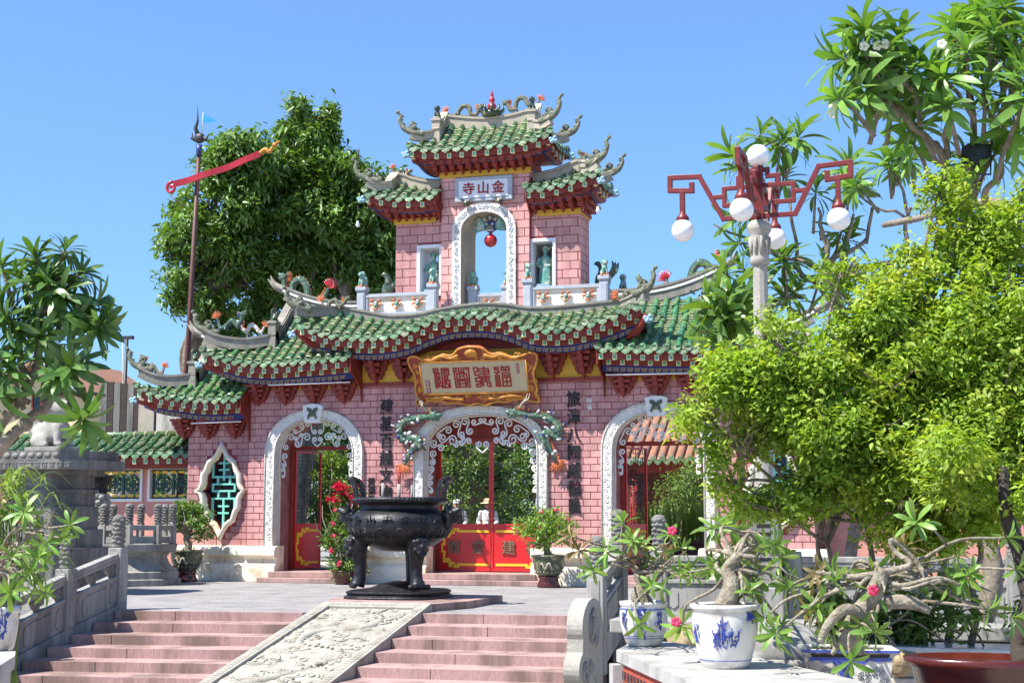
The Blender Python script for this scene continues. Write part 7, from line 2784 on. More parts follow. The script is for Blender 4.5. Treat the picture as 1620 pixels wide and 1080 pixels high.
def adenium(root, trunk, tips, seed, r0, L_=.11, rb=.02, nl=9, dry=0, lo=-.5, bark='barkpale', flowers=0, fmat='pinkflower', bare=0):
    """trunk: list of (point, radius); tips: branch end points, all relative to the pot"""
    rr = random.Random(seed)
    m = MB()
    P = spline([p for p, r_ in trunk], 6)
    m.tube(P, lerps([r_ for p, r_ in trunk], len(P)), 12)
    for i in range(4):
        a = i * 1.57 + rr.random()
        p0 = Vector(trunk[0][0])
        m.tube(spline([p0 + Vector((0, 0, .1)), p0 + Vector((math.cos(a) * r0 * 1.0, math.sin(a) * r0 * 1.0, .03)), p0 + Vector((math.cos(a) * r0 * 1.7, math.sin(a) * r0 * 1.7, -.04))], 4), lerps([r0 * .55, r0 * .4, r0 * .2], 9), 8)
    tk = m.build('trunk', MT[bark], root)
    ends = []
    for i, t in enumerate(tips):
        m = MB()
        st = P[int(len(P) * rr.uniform(.6, .98))]
        t = Vector(t)
        d = t - st
        mid = [st + d * .33 + Vector((rr.uniform(-1, 1), rr.uniform(-1, 1), rr.uniform(-.2, 1.2))) * d.length * .16, st + d * .68 + Vector((rr.uniform(-1, 1), rr.uniform(-1, 1), rr.uniform(-.3, 1))) * d.length * .14]
        q = spline([st] + mid + [t], 7)
        m.tube(q, lerps([rb * 1.6, rb, rb * .8, rb * .55], len(q)), 7)
        if rr.random() < .6:      # side twig
            k = q[int(len(q) * .55)]
            e = k + Vector((rr.uniform(-1, 1), rr.uniform(-1, .3), rr.uniform(-.4, .8))) * d.length * .3
            m.tube(spline([k, (k + e) / 2 + Vector((0, 0, .04)), e], 5), lerps([rb * .7, rb * .5], 11), 6)
            ends.append((e, (e - k)))
        m.build('branch', MT[bark], root)
        ends.append((t, q[-1] - q[-4]))
    for i in range(bare):         # leafless twisting shoots
        m = MB()
        st = P[int(len(P) * rr.uniform(.5, .98))]
        t = Vector(rr.choice(tips))
        d = (t - st) * rr.uniform(.6, 1.0) + Vector((rr.uniform(-.2, .2), rr.uniform(-.2, .2), rr.uniform(-.1, .15)))
        L_b = d.length
        q = spline([st] + [st + d * k / 5 + Vector((rr.uniform(-1, 1), rr.uniform(-1, 1), rr.uniform(-.6, 1))) * L_b * .13 for k in range(1, 5)] + [st + d], 6)
        m.tube(q, lerps([rb * 1.5, rb * 1.1, rb * .8, rb * .4], len(q)), 7)
        m.build('branch', MT[bark], root)
    for i, (p, ax) in enumerate(ends):
        ax = (ax.normalized() + Vector((0, -.15, .35))).normalized()
        ms = LD_ME if rr.random() < dry else LA_ME
        rosette(root, p, ax, nl + rr.randint(-2, 3), L_ * rr.uniform(.8, 1.2), ms, rr, None, lo, 1.1)
    if flowers:
        m = MB()
        for i in range(flowers):
            p, ax = rr.choice(ends)
            c = p + Vector((rr.uniform(-.05, .05), rr.uniform(-.08, 0), rr.uniform(0, .06)))
            for k in range(5):
                a = k * 1.257
                m.ell(c + Vector((.022 * math.cos(a), -.005, .022 * math.sin(a))), (.02, .008, .02), 6, 4)
        m.build('flower', MT[fmat], root, kind='stuff')
    return root


# white marble ledge at the right foreground, breeze-block front
LZ = .43
L0, L1, L2 = (7.422, -19.236, 0.430), (8.623, -21.806, 0.430), (9.381, -21.579, 0.430)
ld = thing('marble_ledge', (L0[0], L0[1], GZ), 'white marble ledge with red breeze blocks carrying the blue and white pots', 'ledge')
o = Vector((L0[0], L0[1], GZ))
pl = [(7.422, -19.236, 0.430), (8.623, -21.806, 0.430), (9.156, -23.058, 0.430), (9.962, -22.816, 0.430), (9.458, -20.931, 0.430), (8.360, -19.129, 0.430), (7.698, -18.337, 0.430), (7.382, -18.432, 0.430)]
m = MB()
m.prism([(p[0] - o.x, p[1] - o.y) for p in pl], LZ - .09 - GZ, LZ - GZ, 'z')
m.build('top_slab', MT['marbletop'], ld, bevel=.012)
cx_, cy_ = sum(p[0] for p in pl) / 8 - o.x, sum(p[1] for p in pl) / 8 - o.y
inn = [(p[0] - o.x + (cx_ - p[0] + o.x) * .06, p[1] - o.y + (cy_ - p[1] + o.y) * .06) for p in pl]
m = MB()
m.prism(inn, 0, LZ - .09 - GZ, 'z')
wl = m.build('ledge_wall', MT['redbrick'], ld)
a, b = Vector(inn[0] + (0,)), Vector(inn[1] + (0,))
u = (b - a).normalized()
nrm_ = Vector((u.y, -u.x, 0))
m0 = MB()
m0.box(-.05, .05, -.02, .0, -.05, .05)
for (x0, x1, z0, z1) in ((-.03, -.015, -.035, .035), (.015, .03, -.035, .035), (-.006, .006, -.035, .035), (-.03, .03, -.006, .006)):
    m0.box(x0, x1, -.024, -.018, z0, z1, 1)
bm_ = m0.mesh('breeze_block', [MT['redbrick'], MT['glassdark']])
L_ = (b - a).length
for r_ in range(6):
    for k in range(int(L_ / .11)):
        obj('breeze_block', bm_, wl, M=basis(a + u * (.09 + k * .11) + Vector((0, 0, LZ - .18 - GZ - r_ * .11)), u, -nrm_, (0, 0, 1)))
m = MB()
m.sweep([a + nrm_ * .03 + u * .03 + Vector((0, 0, 0)), a + nrm_ * .03 + u * .03 + Vector((0, 0, LZ - .1 - GZ))], [(-.07, -.07), (.07, -.07), (.07, .07), (-.07, .07)], 0, None, tuple(u))
m.build('corner_post', MT['marbletop'], ld)


def motif(root, R_, z0, a0, seed, n=26, w=.3, h=.16, mat='cobalt'):
    """painted cobalt spray on a round pot: thin raised strokes hugging the wall"""
    rr = random.Random(seed)
    m = MB()
    for i in range(n):
        a = a0 + rr.uniform(-w, w)
        z = z0 + rr.uniform(-h, h)
        pts = []
        da, dz = rr.uniform(-.09, .09), rr.uniform(-.03, .06)
        for k in range(4):
            t = k / 3
            aa, zz = a + da * t, z + dz * t + .012 * math.sin(t * 3)
            r_ = R_(zz) + .0015
            pts.append((r_ * math.cos(aa), r_ * math.sin(aa), zz))
        m.tube(pts, [.004, .009, .01, .003], 5, flat=.35)
    return m.build('painted_motif', MT[mat], root, kind='stuff')


def profR(prof):
    zz = [z for r_, z in prof]
    return lambda z: interp(z, zz, [r_ for r_, _ in prof])


# pot 1
p1 = (7.557, -18.769, 0.430)
pt = thing('flower_pot', (p1[0], p1[1], LZ), 'blue and white porcelain pot with twisted adenium at the left end of the ledge', 'potted plant')
pr = [(.13, 0), (.15, .02), (.18, .1), (.2, .2), (.205, .28), (.195, .33), (.2, .335), (.205, .35), (.205, .37), (.19, .37), (.18, .33), (.0, .33)]
pot_lathe(pt, pr, 'porcelain')
Rf = profR(pr[:6])
for k, a in enumerate((-2.3, -1.45, -.7)):
    motif(pt, Rf, .2, a, k, 26 if k != 1 else 70, .16, .07 if k != 1 else .12)
m = MB()
for z, r_ in ((.31, .006), (.34, .004), (.07, .003), (.09, .002)):
    m.tube([((Rf(z) + .001) * math.cos(t), (Rf(z) + .001) * math.sin(t), z) for t in np.linspace(0, 2 * math.pi, 33)[:-1]], r_, 5, closed=True)
m.build('painted_band', MT['cobalt'], pt)
soil(pt, .34, .18)
o = Vector((p1[0], p1[1], LZ))
tp = [(7.076, -19.325, 1.346), (7.265, -19.340, 1.080), (7.559, -19.173, 1.294), (7.851, -19.094, 1.362), (7.904, -18.958, 1.240), (7.767, -19.491, 0.966), (7.370, -19.327, 1.224), (7.607, -18.944, 1.254), (7.681, -19.585, 0.673), (8.026, -19.217, 1.084), (7.414, -18.919, 1.437)]
adenium(pt, [((0, 0, .33), .09), ((-.03, 0, .42), .08), ((.0, .02, .5), .06), ((-.04, .02, .6), .05), ((.04, .02, .64), .035)], [rel(p, o) for p in tp], 4, .06, .11, .012, 10, .12, flowers=1, bare=9)

# pot 2
p2 = (8.477, -20.330, 0.430)
pt = thing('flower_pot', (p2[0], p2[1], LZ), 'larger white porcelain pot with blue landscape and tangled adenium in the middle of the ledge', 'potted plant')
pr = [(.16, 0), (.18, .03), (.21, .14), (.235, .26), (.24, .36), (.23, .41), (.25, .42), (.255, .45), (.235, .455), (.21, .42), (.0, .42)]
pot_lathe(pt, pr, 'porcelain')
Rf = profR(pr[:6])
motif(pt, Rf, .2, -1.4, 11, 70, .42, .05)
motif(pt, Rf, .25, -1.5, 12, 40, .12, .08)
motif(pt, Rf, .23, -2.5, 13, 30, .14, .07)
motif(pt, Rf, .36, -.55, 14, 30, .16, .02)
m = MB()
m.tube([((Rf(.06) + .001) * math.cos(t), (Rf(.06) + .001) * math.sin(t), .06) for t in np.linspace(0, 2 * math.pi, 33)[:-1]], .003, 5, closed=True)
m.build('painted_band', MT['cobalt'], pt)
soil(pt, .43, .22)
o = Vector((p2[0], p2[1], LZ))
tp = [(8.093, -19.828, 1.082), (8.295, -19.773, 1.130), (8.619, -19.869, 0.995), (8.914, -19.887, 0.999), (8.142, -20.189, 0.724), (8.468, -20.183, 0.616), (8.839, -19.980, 0.724), (8.386, -19.360, 1.402), (8.647, -19.266, 1.282), (8.776, -19.322, 1.194), (8.516, -19.608, 1.176), (8.523, -19.087, 1.237)]
adenium(pt, [((0, 0, .42), .085), ((.03, 0, .5), .075), ((.05, .02, .6), .06), ((.02, .05, .7), .045), ((.1, .05, .8), .035)], [rel(p, o) for p in tp], 15, .06, .14, .0125, 11, .05, flowers=2, bare=10)

# rectangular blue and white planter
p3 = (9.288, -19.556, 0.200)
pt = thing('flower_pot', (p3[0], p3[1], .2), 'rectangular blue and white porcelain planter with a thick crooked adenium', 'potted plant', rz=R(10))
m = MB()
m.prism([(-.26, 0), (-.32, .28), (-.36, .3), (-.36, .33), (-.31, .33), (-.28, .27), (.28, .27), (.31, .33), (.36, .33), (.36, .3), (.32, .28), (.26, 0)], -.2, .2)
m.box(-.36, .36, -.22, -.2, .3, .33)
m.box(-.36, .36, .2, .22, .3, .33)
m.build('pot', MT['porcelain'], pt, bevel=.01)
rr = random.Random(5)
m = MB()
m.box(-.36, .36, -.224, -.2195, .305, .325)
m.prism([(-.3, .27), (.3, .27), (.3, .25), (.2, .235), (.14, .25), (.1, .22), (.02, .24), (-.02, .16), (.03, .1), (.0, .03), (-.06, .08), (-.1, .2), (-.14, .24), (-.2, .23), (-.24, .25), (-.3, .24)], -.204, -.199)
m.build('painted_band', MT['cobalt'], pt)
m = MB()
for (x, z) in ((-.2, .06), (-.17, .16), (.1, .13), (.2, .16), (.14, .05), (.25, .08), (-.24, .12)):
    for k in range(6):
        a = k * 1.047
        m.tube([(x + .012 * math.cos(a), -.202, z + .012 * math.sin(a)), (x + .05 * math.cos(a - .3), -.202, z + .04 * math.sin(a - .3)), (x + .05 * math.cos(a + .4), -.202, z + .04 * math.sin(a + .4)), (x + .012 * math.cos(a), -.202, z + .012 * math.sin(a))], .0025, 4)
m.build('painted_flower', MT['iron'], pt, kind='stuff')
m = MB()
m.box(-.29, .29, -.19, .19, .25, .3)
m.build('soil', MT['soil'], pt)
leaf_cloud('grass', pt, [((-.05, -.1, .33), (.22, .08, .05)), ((.1, -.1, .32), (.1, .06, .03))], 500, .07, .007, MT['leaf_bamboo'], 3, -.5, .05, shell=.2)
inv = Matrix.Translation((p3[0], p3[1], .2)) @ RZ(R(10))
inv = inv.inverted()
tp = [(8.937, -20.197, 1.014), (9.258, -20.112, 1.105), (9.136, -20.434, 0.863), (8.787, -20.426, 0.799), (9.466, -20.534, 0.776), (9.269, -20.488, 0.768), (10.043, -20.290, 1.046), (10.092, -19.982, 1.222), (10.447, -19.892, 1.358), (10.496, -20.060, 1.139), (10.288, -20.406, 0.882), (10.438, -20.142, 0.812), (9.827, -20.245, 1.006), (8.896, -20.697, 0.710), (9.387, -20.740, 0.547)]
adenium(pt, [tuple((tuple(inv @ Vector(p_)), r_)) for p_, r_ in (((9.344, -20.390, 0.592), .07), ((9.446, -20.387, 0.809), .07), ((9.556, -20.382, 1.030), .06), ((9.602, -20.380, 1.132), .04))], [tuple(inv @ Vector(p)) for p in tp], 31, .07, .135, .014, 11, .12, flowers=1, bare=8)
for pts, rad in (([(9.314, -20.454, 0.605), (9.441, -20.443, 0.826), (9.567, -20.431, 1.033), (9.596, -20.437, 1.152)], [.085, .08, .065, .045]),
                 ([(9.605, -20.406, 0.923), (9.785, -20.404, 0.917), (9.919, -20.409, 0.859)], [.055, .05, .022]),
                 ([(9.523, -20.409, 0.746), (9.373, -20.575, 0.876), (9.243, -20.601, 0.776), (9.180, -20.604, 0.645)], [.042, .04, .034, .026]),
                 ([(9.604, -20.431, 1.121), (9.793, -20.382, 1.178), (9.690, -20.318, 1.264), (9.671, -20.334, 1.348), (9.792, -20.285, 1.246), (9.875, -20.297, 1.123), (9.908, -20.333, 1.063)], [.026, .022, .02, .019, .02, .022, .018]),
                 ([(9.604, -20.431, 1.121), (9.361, -20.447, 1.088), (9.153, -20.461, 1.121)], [.024, .022, .016])):
    m = MB()
    q = spline([tuple(inv @ Vector(p)) for p in pts], 6)
    m.tube(q, lerps(rad, len(q)), 11)
    m.build('trunk', MT['barkpale'], pt)

# red brown oval planter and the pale planter of the bush
p4 = (10.292, -18.937, 0.150)
pt = thing('glazed_planter', (p4[0], p4[1], .0), 'wide dark red glazed planter in the lower right corner', 'planter')
m = MB()
m.lathe([(.42, 0), (.5, .1), (.56, .34), (.6, .36), (.62, .42), (.55, .43), (.5, .36), (0, .34)], 36, M=Matrix.Diagonal((1, .6, 1, 1)))
m.build('pot', MT['potred'], pt)
m = MB()
m.lathe([(0, .39), (.5, .37)], 24, M=Matrix.Diagonal((1, .6, 1, 1)), cap=False)
m.build('soil', MT['rubble'], pt)
m = MB()
rr = random.Random(8)
limb(m, (.3, .1, .36), (.34, .2, 1.0), .1, .075, rr, .06)
limb(m, (.34, .2, 1.0), (.2, .35, 1.9), .07, .04, rr, .06)
limb(m, (.32, .15, .8), (.5, .2, 1.6), .04, .025, rr, .08)
m.build('trunk', MT['barkdark'], pt)  # bark colour darkened in place of real shade on the trunk
leaf_cloud('crown', pt, [((.0, .15, 1.9), (.5, .4, .3)), ((.3, .1, 1.7), (.35, .3, .25))], 2600, .07, .035, MT['leaf_lime'], 41, .15, .12, face=.8, lump=6)
pt = thing('stone_planter', (LB[0], LB[1], GZ), 'pale stone planter at the foot of the yellow green bush', 'planter')
m = MB()
m.prism([(-.5, 1.0 + .4), (-.34, 0), (1.0, 0), (1.15, 1.0 + .4)], -.3, .3)
m.box(-.56, 1.21, -.35, .35, 1.4, 1.5)
m.box(-.5, 1.15, -.3, .3, 1.5, 1.77)
m.build('pot', MT['porcelain'], pt, bevel=.015)

# rubble retaining wall and pond rocks behind the pots
rw = thing('rubble_wall', (9.9, -15.6, GZ), 'low honey coloured rubble wall with grey posts behind the right pots', 'wall')
m = MB()
m.box(-3.2, 3.2, -.1, .25, 0, 1.72)
m.build('core', MT['soil'], rw)
rr = random.Random(2)
g_ = 0
for r_ in range(4):
    x = -3.1
    while x < 3.1:
        w_ = rr.uniform(.3, .5)
        m = MB()
        m.ell((0, 0, 0), (w_ * .5, .14, .2), 10, 6)
        obj('stone', m.mesh('stone', MT['rubble']), rw, M=T(x + w_ / 2, -.1, .25 + r_ * .42 + rr.uniform(-.04, .04)) @ RY(rr.uniform(-.2, .2)))
        x += w_ + .02
m = MB()
m.box(-3.3, 3.3, -.3, .3, 1.72, 1.86)
m.build('coping', MT['granite'], rw, bevel=.015)
for x in (-2.2, -.4, 1.4, 3.0):
    m = MB()
    m.box(x - .13, x + .13, -.34, .34, 0, 1.715)
    m.build('pier', MT['granite'], rw, bevel=.015)

# left foreground ledge and pot
q0 = (3.561, -21.943, 0.550)
ld = thing('marble_ledge', (q0[0], q0[1], GZ), 'white marble ledge at the lower left corner', 'ledge')
pl = [(3.566, -21.839, 0.550), (3.796, -22.170, 0.550), (4.739, -23.980, 0.550), (3.924, -24.224, 0.550), (2.364, -21.879, 0.550)]
o = Vector((q0[0], q0[1], GZ))
m = MB()
m.prism([(p[0] - o.x, p[1] - o.y) for p in pl], .55 - .09 - GZ, .55 - GZ, 'z')
m.build('top_slab', MT['marbletop'], ld, bevel=.01)
cx_, cy_ = sum(p[0] for p in pl) / 5 - o.x, sum(p[1] for p in pl) / 5 - o.y
m = MB()
m.prism([(p[0] - o.x + (cx_ - p[0] + o.x) * .06, p[1] - o.y + (cy_ - p[1] + o.y) * .06) for p in pl], 0, .46 - GZ, 'z')
m.build('ledge_wall', MT['marbletop'], ld)
p5 = (3.425, -21.829, 0.550)
pt = thing('flower_pot', (p5[0] - .02, p5[1], .55), 'blue and white porcelain pot with adenium at the left edge', 'potted plant')
pr = [(.1, 0), (.115, .02), (.13, .1), (.14, .2), (.135, .26), (.145, .27), (.15, .31), (.135, .315), (.12, .28), (.0, .28)]
pot_lathe(pt, pr, 'porcelain')
Rf = profR(pr[:6])
motif(pt, Rf, .14, -1.0, 3, 60, .5, .06)
motif(pt, Rf, .25, -1.0, 4, 40, .7, .012)
soil(pt, .29, .12)
o = Vector((p5[0] - .02, p5[1], .55))
tp = [(4.109, -22.502, 1.136), (4.113, -22.407, 1.231), (4.106, -22.699, 1.020), (4.269, -22.283, 1.452), (3.980, -22.381, 1.539), (4.158, -22.406, 1.325), (3.723, -22.431, 1.323), (4.224, -22.286, 1.366), (4.072, -22.632, 1.245), (4.266, -22.545, 1.014)]
adenium(pt, [((0, 0, .28), .08), ((-.03, 0, .4), .07), ((-.06, 0, .52), .05), ((-.05, 0, .62), .035)], [rel(p, o) for p in tp], 77, .06, .1, .011, 12, .1, flowers=1, bare=8)

# bamboo-like grass at the left edge
bg = thing('bamboo_grass', (-3.363, -12.276, -0.200), 'clump of arching bamboo grass at the left edge', 'grass clump')
o = Vector((-3.363, -12.276, -0.200))
m = MB()
rr = random.Random(6)
top = Vector((-0.500, -16.375, 1.627)) - o
for i in range(420):
    a = rr.uniform(0, 6.28)
    st = Vector((top.x + rr.gauss(0, .2), top.y + rr.gauss(0, .25), top.z + rr.uniform(-1.1, .35)))
    L_ = rr.uniform(.3, .6)
    d = Vector((math.cos(a), math.sin(a), 0))
    q = spline([st, st + d * L_ * .5 + Vector((0, 0, L_ * .25)), st + d * L_ + Vector((0, 0, -L_ * .15))], 3)
    sd = Vector((-d.y, d.x, 0)) * .014
    vs = []
    for k, p in enumerate(q):
        w_ = math.sin(math.pi * (.1 + .9 * k / (len(q) - 1))) + .1
        vs += [p - sd * w_, p + sd * w_]
    m.add(vs, [(2 * k, 2 * k + 1, 2 * k + 3, 2 * k + 2) for k in range(len(q) - 1)], 0, True)
m.build('blades', MT['leaf_bamboo'], bg, kind='stuff')
m = MB()
for i in range(16):
    b_ = Vector((rr.gauss(top.x, .15), rr.gauss(top.y, .15), -.9))
    m.tube([b_, (b_ + top) / 2 + Vector((rr.gauss(0, .06), 0, 0)), Vector((b_.x + rr.gauss(0, .1), b_.y, top.z + rr.uniform(-.2, .3)))], [.014, .012, .006], 5)
m.build('canes', MT['leaf_bamboo'], bg)

# dragon jars by the gate
def jar(loc, label, seed, scale=1.0):
    root = thing('dragon_jar', loc, label, 'potted plant', sc=scale)
    m = MB()
    m.lathe([(.26, 0), (.28, .03), (.24, .1), (.22, .2), (.27, .26)], 28)
    m.build('stand', MT['potred'], root)
    m = MB()
    m.lathe([(.2, .24), (.27, .3), (.34, .45), (.37, .6), (.37, .68), (.4, .7), (.41, .74), (.36, .75), (.32, .7), (.0, .68)], 32)
    m.build('jar', MT['potgreen'], root)
    m = MB()
    for k in range(3):
        a0 = k * 2.1 - 1.9
        pts = []
        for i in range(14):
            a = a0 + .9 * i / 13
            z = .5 + .07 * math.sin(i * .9)
            r_ = interp(z, [.3, .45, .6, .7], [.27, .34, .37, .37]) + .006
            pts.append((r_ * math.cos(a), r_ * math.sin(a), z))
        m.tube(pts, lerps([.012, .026, .026, .03], 14), 6)
    for k in range(22):
        a = k * .2856
        m.tube([(.3 * math.cos(a), .3 * math.sin(a), .33), (.325 * math.cos(a + .06), .325 * math.sin(a + .06), .38), (.315 * math.cos(a + .14), .315 * math.sin(a + .14), .35)], .01, 5)
    m.build('dragon_relief', MT['gold'] if False else MT['cementpale'], root)
    soil(root, .7, .33)
    return root


j = jar((-6.93, -.62, 0), 'dark green dragon jar with a pale bonsai left of the gate', 3, .98)
adenium(j, [((0, 0, .7), .1), ((.05, 0, .85), .09), ((-.02, 0, 1.0), .07), ((.03, 0, 1.15), .05)], [(-.5, -.1, 1.4), (-.35, 0, 1.65), (-.1, -.1, 1.75), (.15, 0, 1.7), (.4, -.1, 1.5), (.5, 0, 1.2), (-.45, 0, 1.2), (.2, -.2, 1.4), (-.15, -.2, 1.5), (.35, -.1, 1.05)], 5, .1, .12, .028, 10)
leaf_cloud('crown', j, [((-.3, 0, 1.5), (.3, .3, .2)), ((.2, 0, 1.55), (.35, .3, .22)), ((.42, 0, 1.2), (.2, .2, .25)), ((-.45, 0, 1.3), (.18, .2, .15)), ((0, 0, 1.7), (.3, .25, .14))], 1500, .12, .05, MT['leaf_aden'], 9, .1, .14)
j = jar((1.83, -.85, 0), 'dark green dragon jar with pink flowering bush right of the middle door', 4, .92)
adenium(j, [((0, 0, .7), .09), ((-.04, 0, .9), .08), ((.03, 0, 1.1), .05)], [(-.6, -.1, 1.5), (-.4, -.1, 1.25), (-.1, -.1, 1.7), (.2, 0, 1.75), (.5, 0, 1.5), (.6, -.1, 1.2), (.0, -.3, 1.3), (-.75, -.1, 1.3), (.35, -.2, 1.05), (-.3, -.3, .95)], 6, .1, .12, .022, 10, flowers=14)
leaf_cloud('crown', j, [((-.25, -.1, 1.35), (.45, .35, .25)), ((.3, 0, 1.4), (.4, .35, .28)), ((-.6, -.1, 1.4), (.3, .25, .12)), ((.05, -.1, 1.1), (.4, .3, .2)), ((-.1, 0, 1.65), (.25, .2, .12))], 1900, .12, .045, MT['leaf_aden'], 19, .1, .14)
pb = thing('flowering_bush', (-2.9, -.75, 0), 'tall potted bush with crimson blossoms beside the left doorway', 'potted plant')
pot_lathe(pb, [(.2, 0), (.24, .05), (.28, .28), (.3, .3), (.26, .31), (0, .28)], 'potred')
rr = random.Random(9)
m = MB()
for i in range(14):
    limb(m, (rr.gauss(0, .06), rr.gauss(0, .06), .25), (rr.gauss(0, .3), rr.gauss(0, .2), rr.uniform(1.0, 2.3)), .02, .006, rr, .09, seg=6)
m.build('stem', MT['barkpale'], pb)
leaf_cloud('crown', pb, [((0, 0, .5), (.42, .35, .35)), ((-.1, 0, 1.0), (.45, .35, .4)), ((.15, 0, 1.45), (.4, .32, .35)), ((.1, 0, 1.9), (.4, .3, .3))], 3600, .11, .05, MT['leaf_mid'], 29, .15, .16, shell=.3)
leaf_cloud('crimson_blossom', pb, [((.15, -.15, 2.15), (.35, .2, .22)), ((.3, -.2, 1.95), (.2, .15, .2)), ((-.2, -.15, 1.85), (.15, .12, .08))], 420, .075, .06, MT['redflower'], 31, .0, .09)
leaf_cloud('pink_blossom', pb, [((.0, -.38, .9), (.35, .05, .5)), ((.1, -.33, 1.5), (.3, .05, .2))], 70, .08, .065, MT['pinkflower'], 32, .0, .04, nsub=14)
# creeper and flowers by the octagonal pedestal
cr = thing('creeper', (-7.9, -4.2, 0), 'light green creeper climbing beside the lion pedestal', 'climbing plant')
rr = random.Random(19)
m = MB()
for i in range(6):
    limb(m, (rr.gauss(0, .1), 0, 0), (rr.uniform(-.4, .6), rr.uniform(-.2, .2), rr.uniform(1.4, 2.4)), .015, .005, rr, .1, seg=5)
m.build('vine', MT['bark'], cr)
leaf_cloud('crown', cr, [((-.1, 0, 1.9), (.35, .25, .4)), ((.4, 0, 1.6), (.25, .2, .3)), ((.1, 0, 1.2), (.3, .2, .25))], 650, .11, .09, MT['leaf_bamboo'], 51, .2, .15)
leaf_cloud('blossom', cr, [((.25, -.3, 1.35), (.12, .08, .1))], 40, .12, .09, MT['pinkflower'], 52, 0, .06, nsub=6)

ug = thing('fern_planting', (LB[0] + .3, LB[1] - .15, .3), 'dark leafy undergrowth at the foot of the yellow green bush', 'undergrowth')
m = MB()
rr = random.Random(91)
for i in range(10):
    limb(m, (rr.uniform(-.9, .9), rr.uniform(-.2, .2), .0), (rr.uniform(-1.0, 1.0), rr.uniform(-.3, .3), rr.uniform(.3, .6)), .012, .005, rr, .1, seg=5)
m.build('stem', MT['bark'], ug)
leaf_cloud('crown', ug, [((-.8, 0, .35), (.35, .25, .22)), ((-.2, .1, .4), (.4, .25, .25)), ((.4, 0, .35), (.4, .25, .22)), ((1.0, 0, .4), (.35, .25, .25))], 2600, .11, .04, MT['leaf_mid'], 92, .2, .12, face=.5, lump=6)
rr = random.Random(55)
for i, (q, r_, lab) in enumerate((((7.484, -16.331, 0.300), .16, 'brown rock between the two blue and white pots'), ((9.603, -17.392, 0.200), .13, 'mottled rock between the rectangular planter and red planter'), ((8.352, -14.742, 0.250), .15, 'grey rock behind the stone turtle'))):
    m = MB()
    for k in range(5):
        m.ell((rr.uniform(-.5, .5) * r_, rr.uniform(-.4, .4) * r_, rr.uniform(-.3, .4) * r_), (r_ * rr.uniform(.6, .9), r_ * rr.uniform(.5, .8), r_ * rr.uniform(.5, .8)), 8, 6)
    o_ = voxel(m, 'rock', MT['rubble'], r_ * .16, 1)
    o_.matrix_basis = T(*q)
    tag(o_, lab, 'rock')

# white frangipani flowers and the black floodlight in the tree
fl = MB()
for c in ((9.522, -16.261, 6.264), (9.597, -16.240, 6.277), (9.393, -16.299, 6.258), (9.071, -16.322, 5.670), (9.067, -16.311, 5.574), (10.152, -16.074, 6.277), (9.970, -15.716, 4.658)):
    for k in range(5):
        a = k * 1.257
        fl.ell(Vector(c) + Vector((.03 * math.cos(a), 0, .03 * math.sin(a))), (.026, .01, .026), 7, 5)
tree_ = bpy.context.scene.objects['frangipani_tree']
fo = fl.build('flower', MT['whiteflower'], tree_, kind='stuff')
fo.matrix_parent_inverse = Matrix.Translation(-Vector(tree_.matrix_basis.translation))
q = (10.462, -15.433, 5.257)
fd = thing('floodlight', q, 'black floodlight box mounted in the frangipani at the upper right', 'floodlight', rz=R(20))
m = MB()
m.box(-.13, .13, -.09, .09, -.1, .1)
m.build('housing', MT['black'], fd, bevel=.012)
m = MB()
m.box(-.115, .115, -.096, -.09, -.085, .085)
m.build('glass', MT['glassdark'], fd)
m = MB()
for z in np.linspace(-.07, .07, 5):
    m.tube([(-.115, -.102, z), (.115, -.102, z)], .004, 5)
m.tube([(-.15, 0, 0), (-.15, .02, -.2), (.15, .02, -.2), (.15, 0, 0)], .012, 6)
m.build('guard', MT['iron'], fd)

# a few fallen leaves on the steps and terrace
lt = MB()
rr = random.Random(101)
for i in range(46):
    x, y = rr.uniform(-2.6, 4.8), rr.uniform(-11.5, -1.0)
    z = .012
    if y < -9.2:
        k_ = rr.randint(1, 5)
        E_, tr = (EDGE_L, .6) if x < .2 else (EDGE_R, .655)
        if .2 <= x <= 2.2:
            continue
        y = E_(x) - tr * k_ + rr.uniform(.05, .5)
        z = -RISE * k_ + .012
    a = rr.uniform(0, 6.28)
    s_ = rr.uniform(.04, .09)
    lt.add(LEAF_C.v, LEAF_C.f, 0, True, T(x, y, z) @ RZ(a) @ RX(rr.uniform(-.2, .2)) @ Matrix.Scale(s_, 4))
lt.build('leaf_litter', MT['leaf_dry'], label='dry fallen leaves scattered on the steps and terrace', cat='leaf litter', kind='stuff')

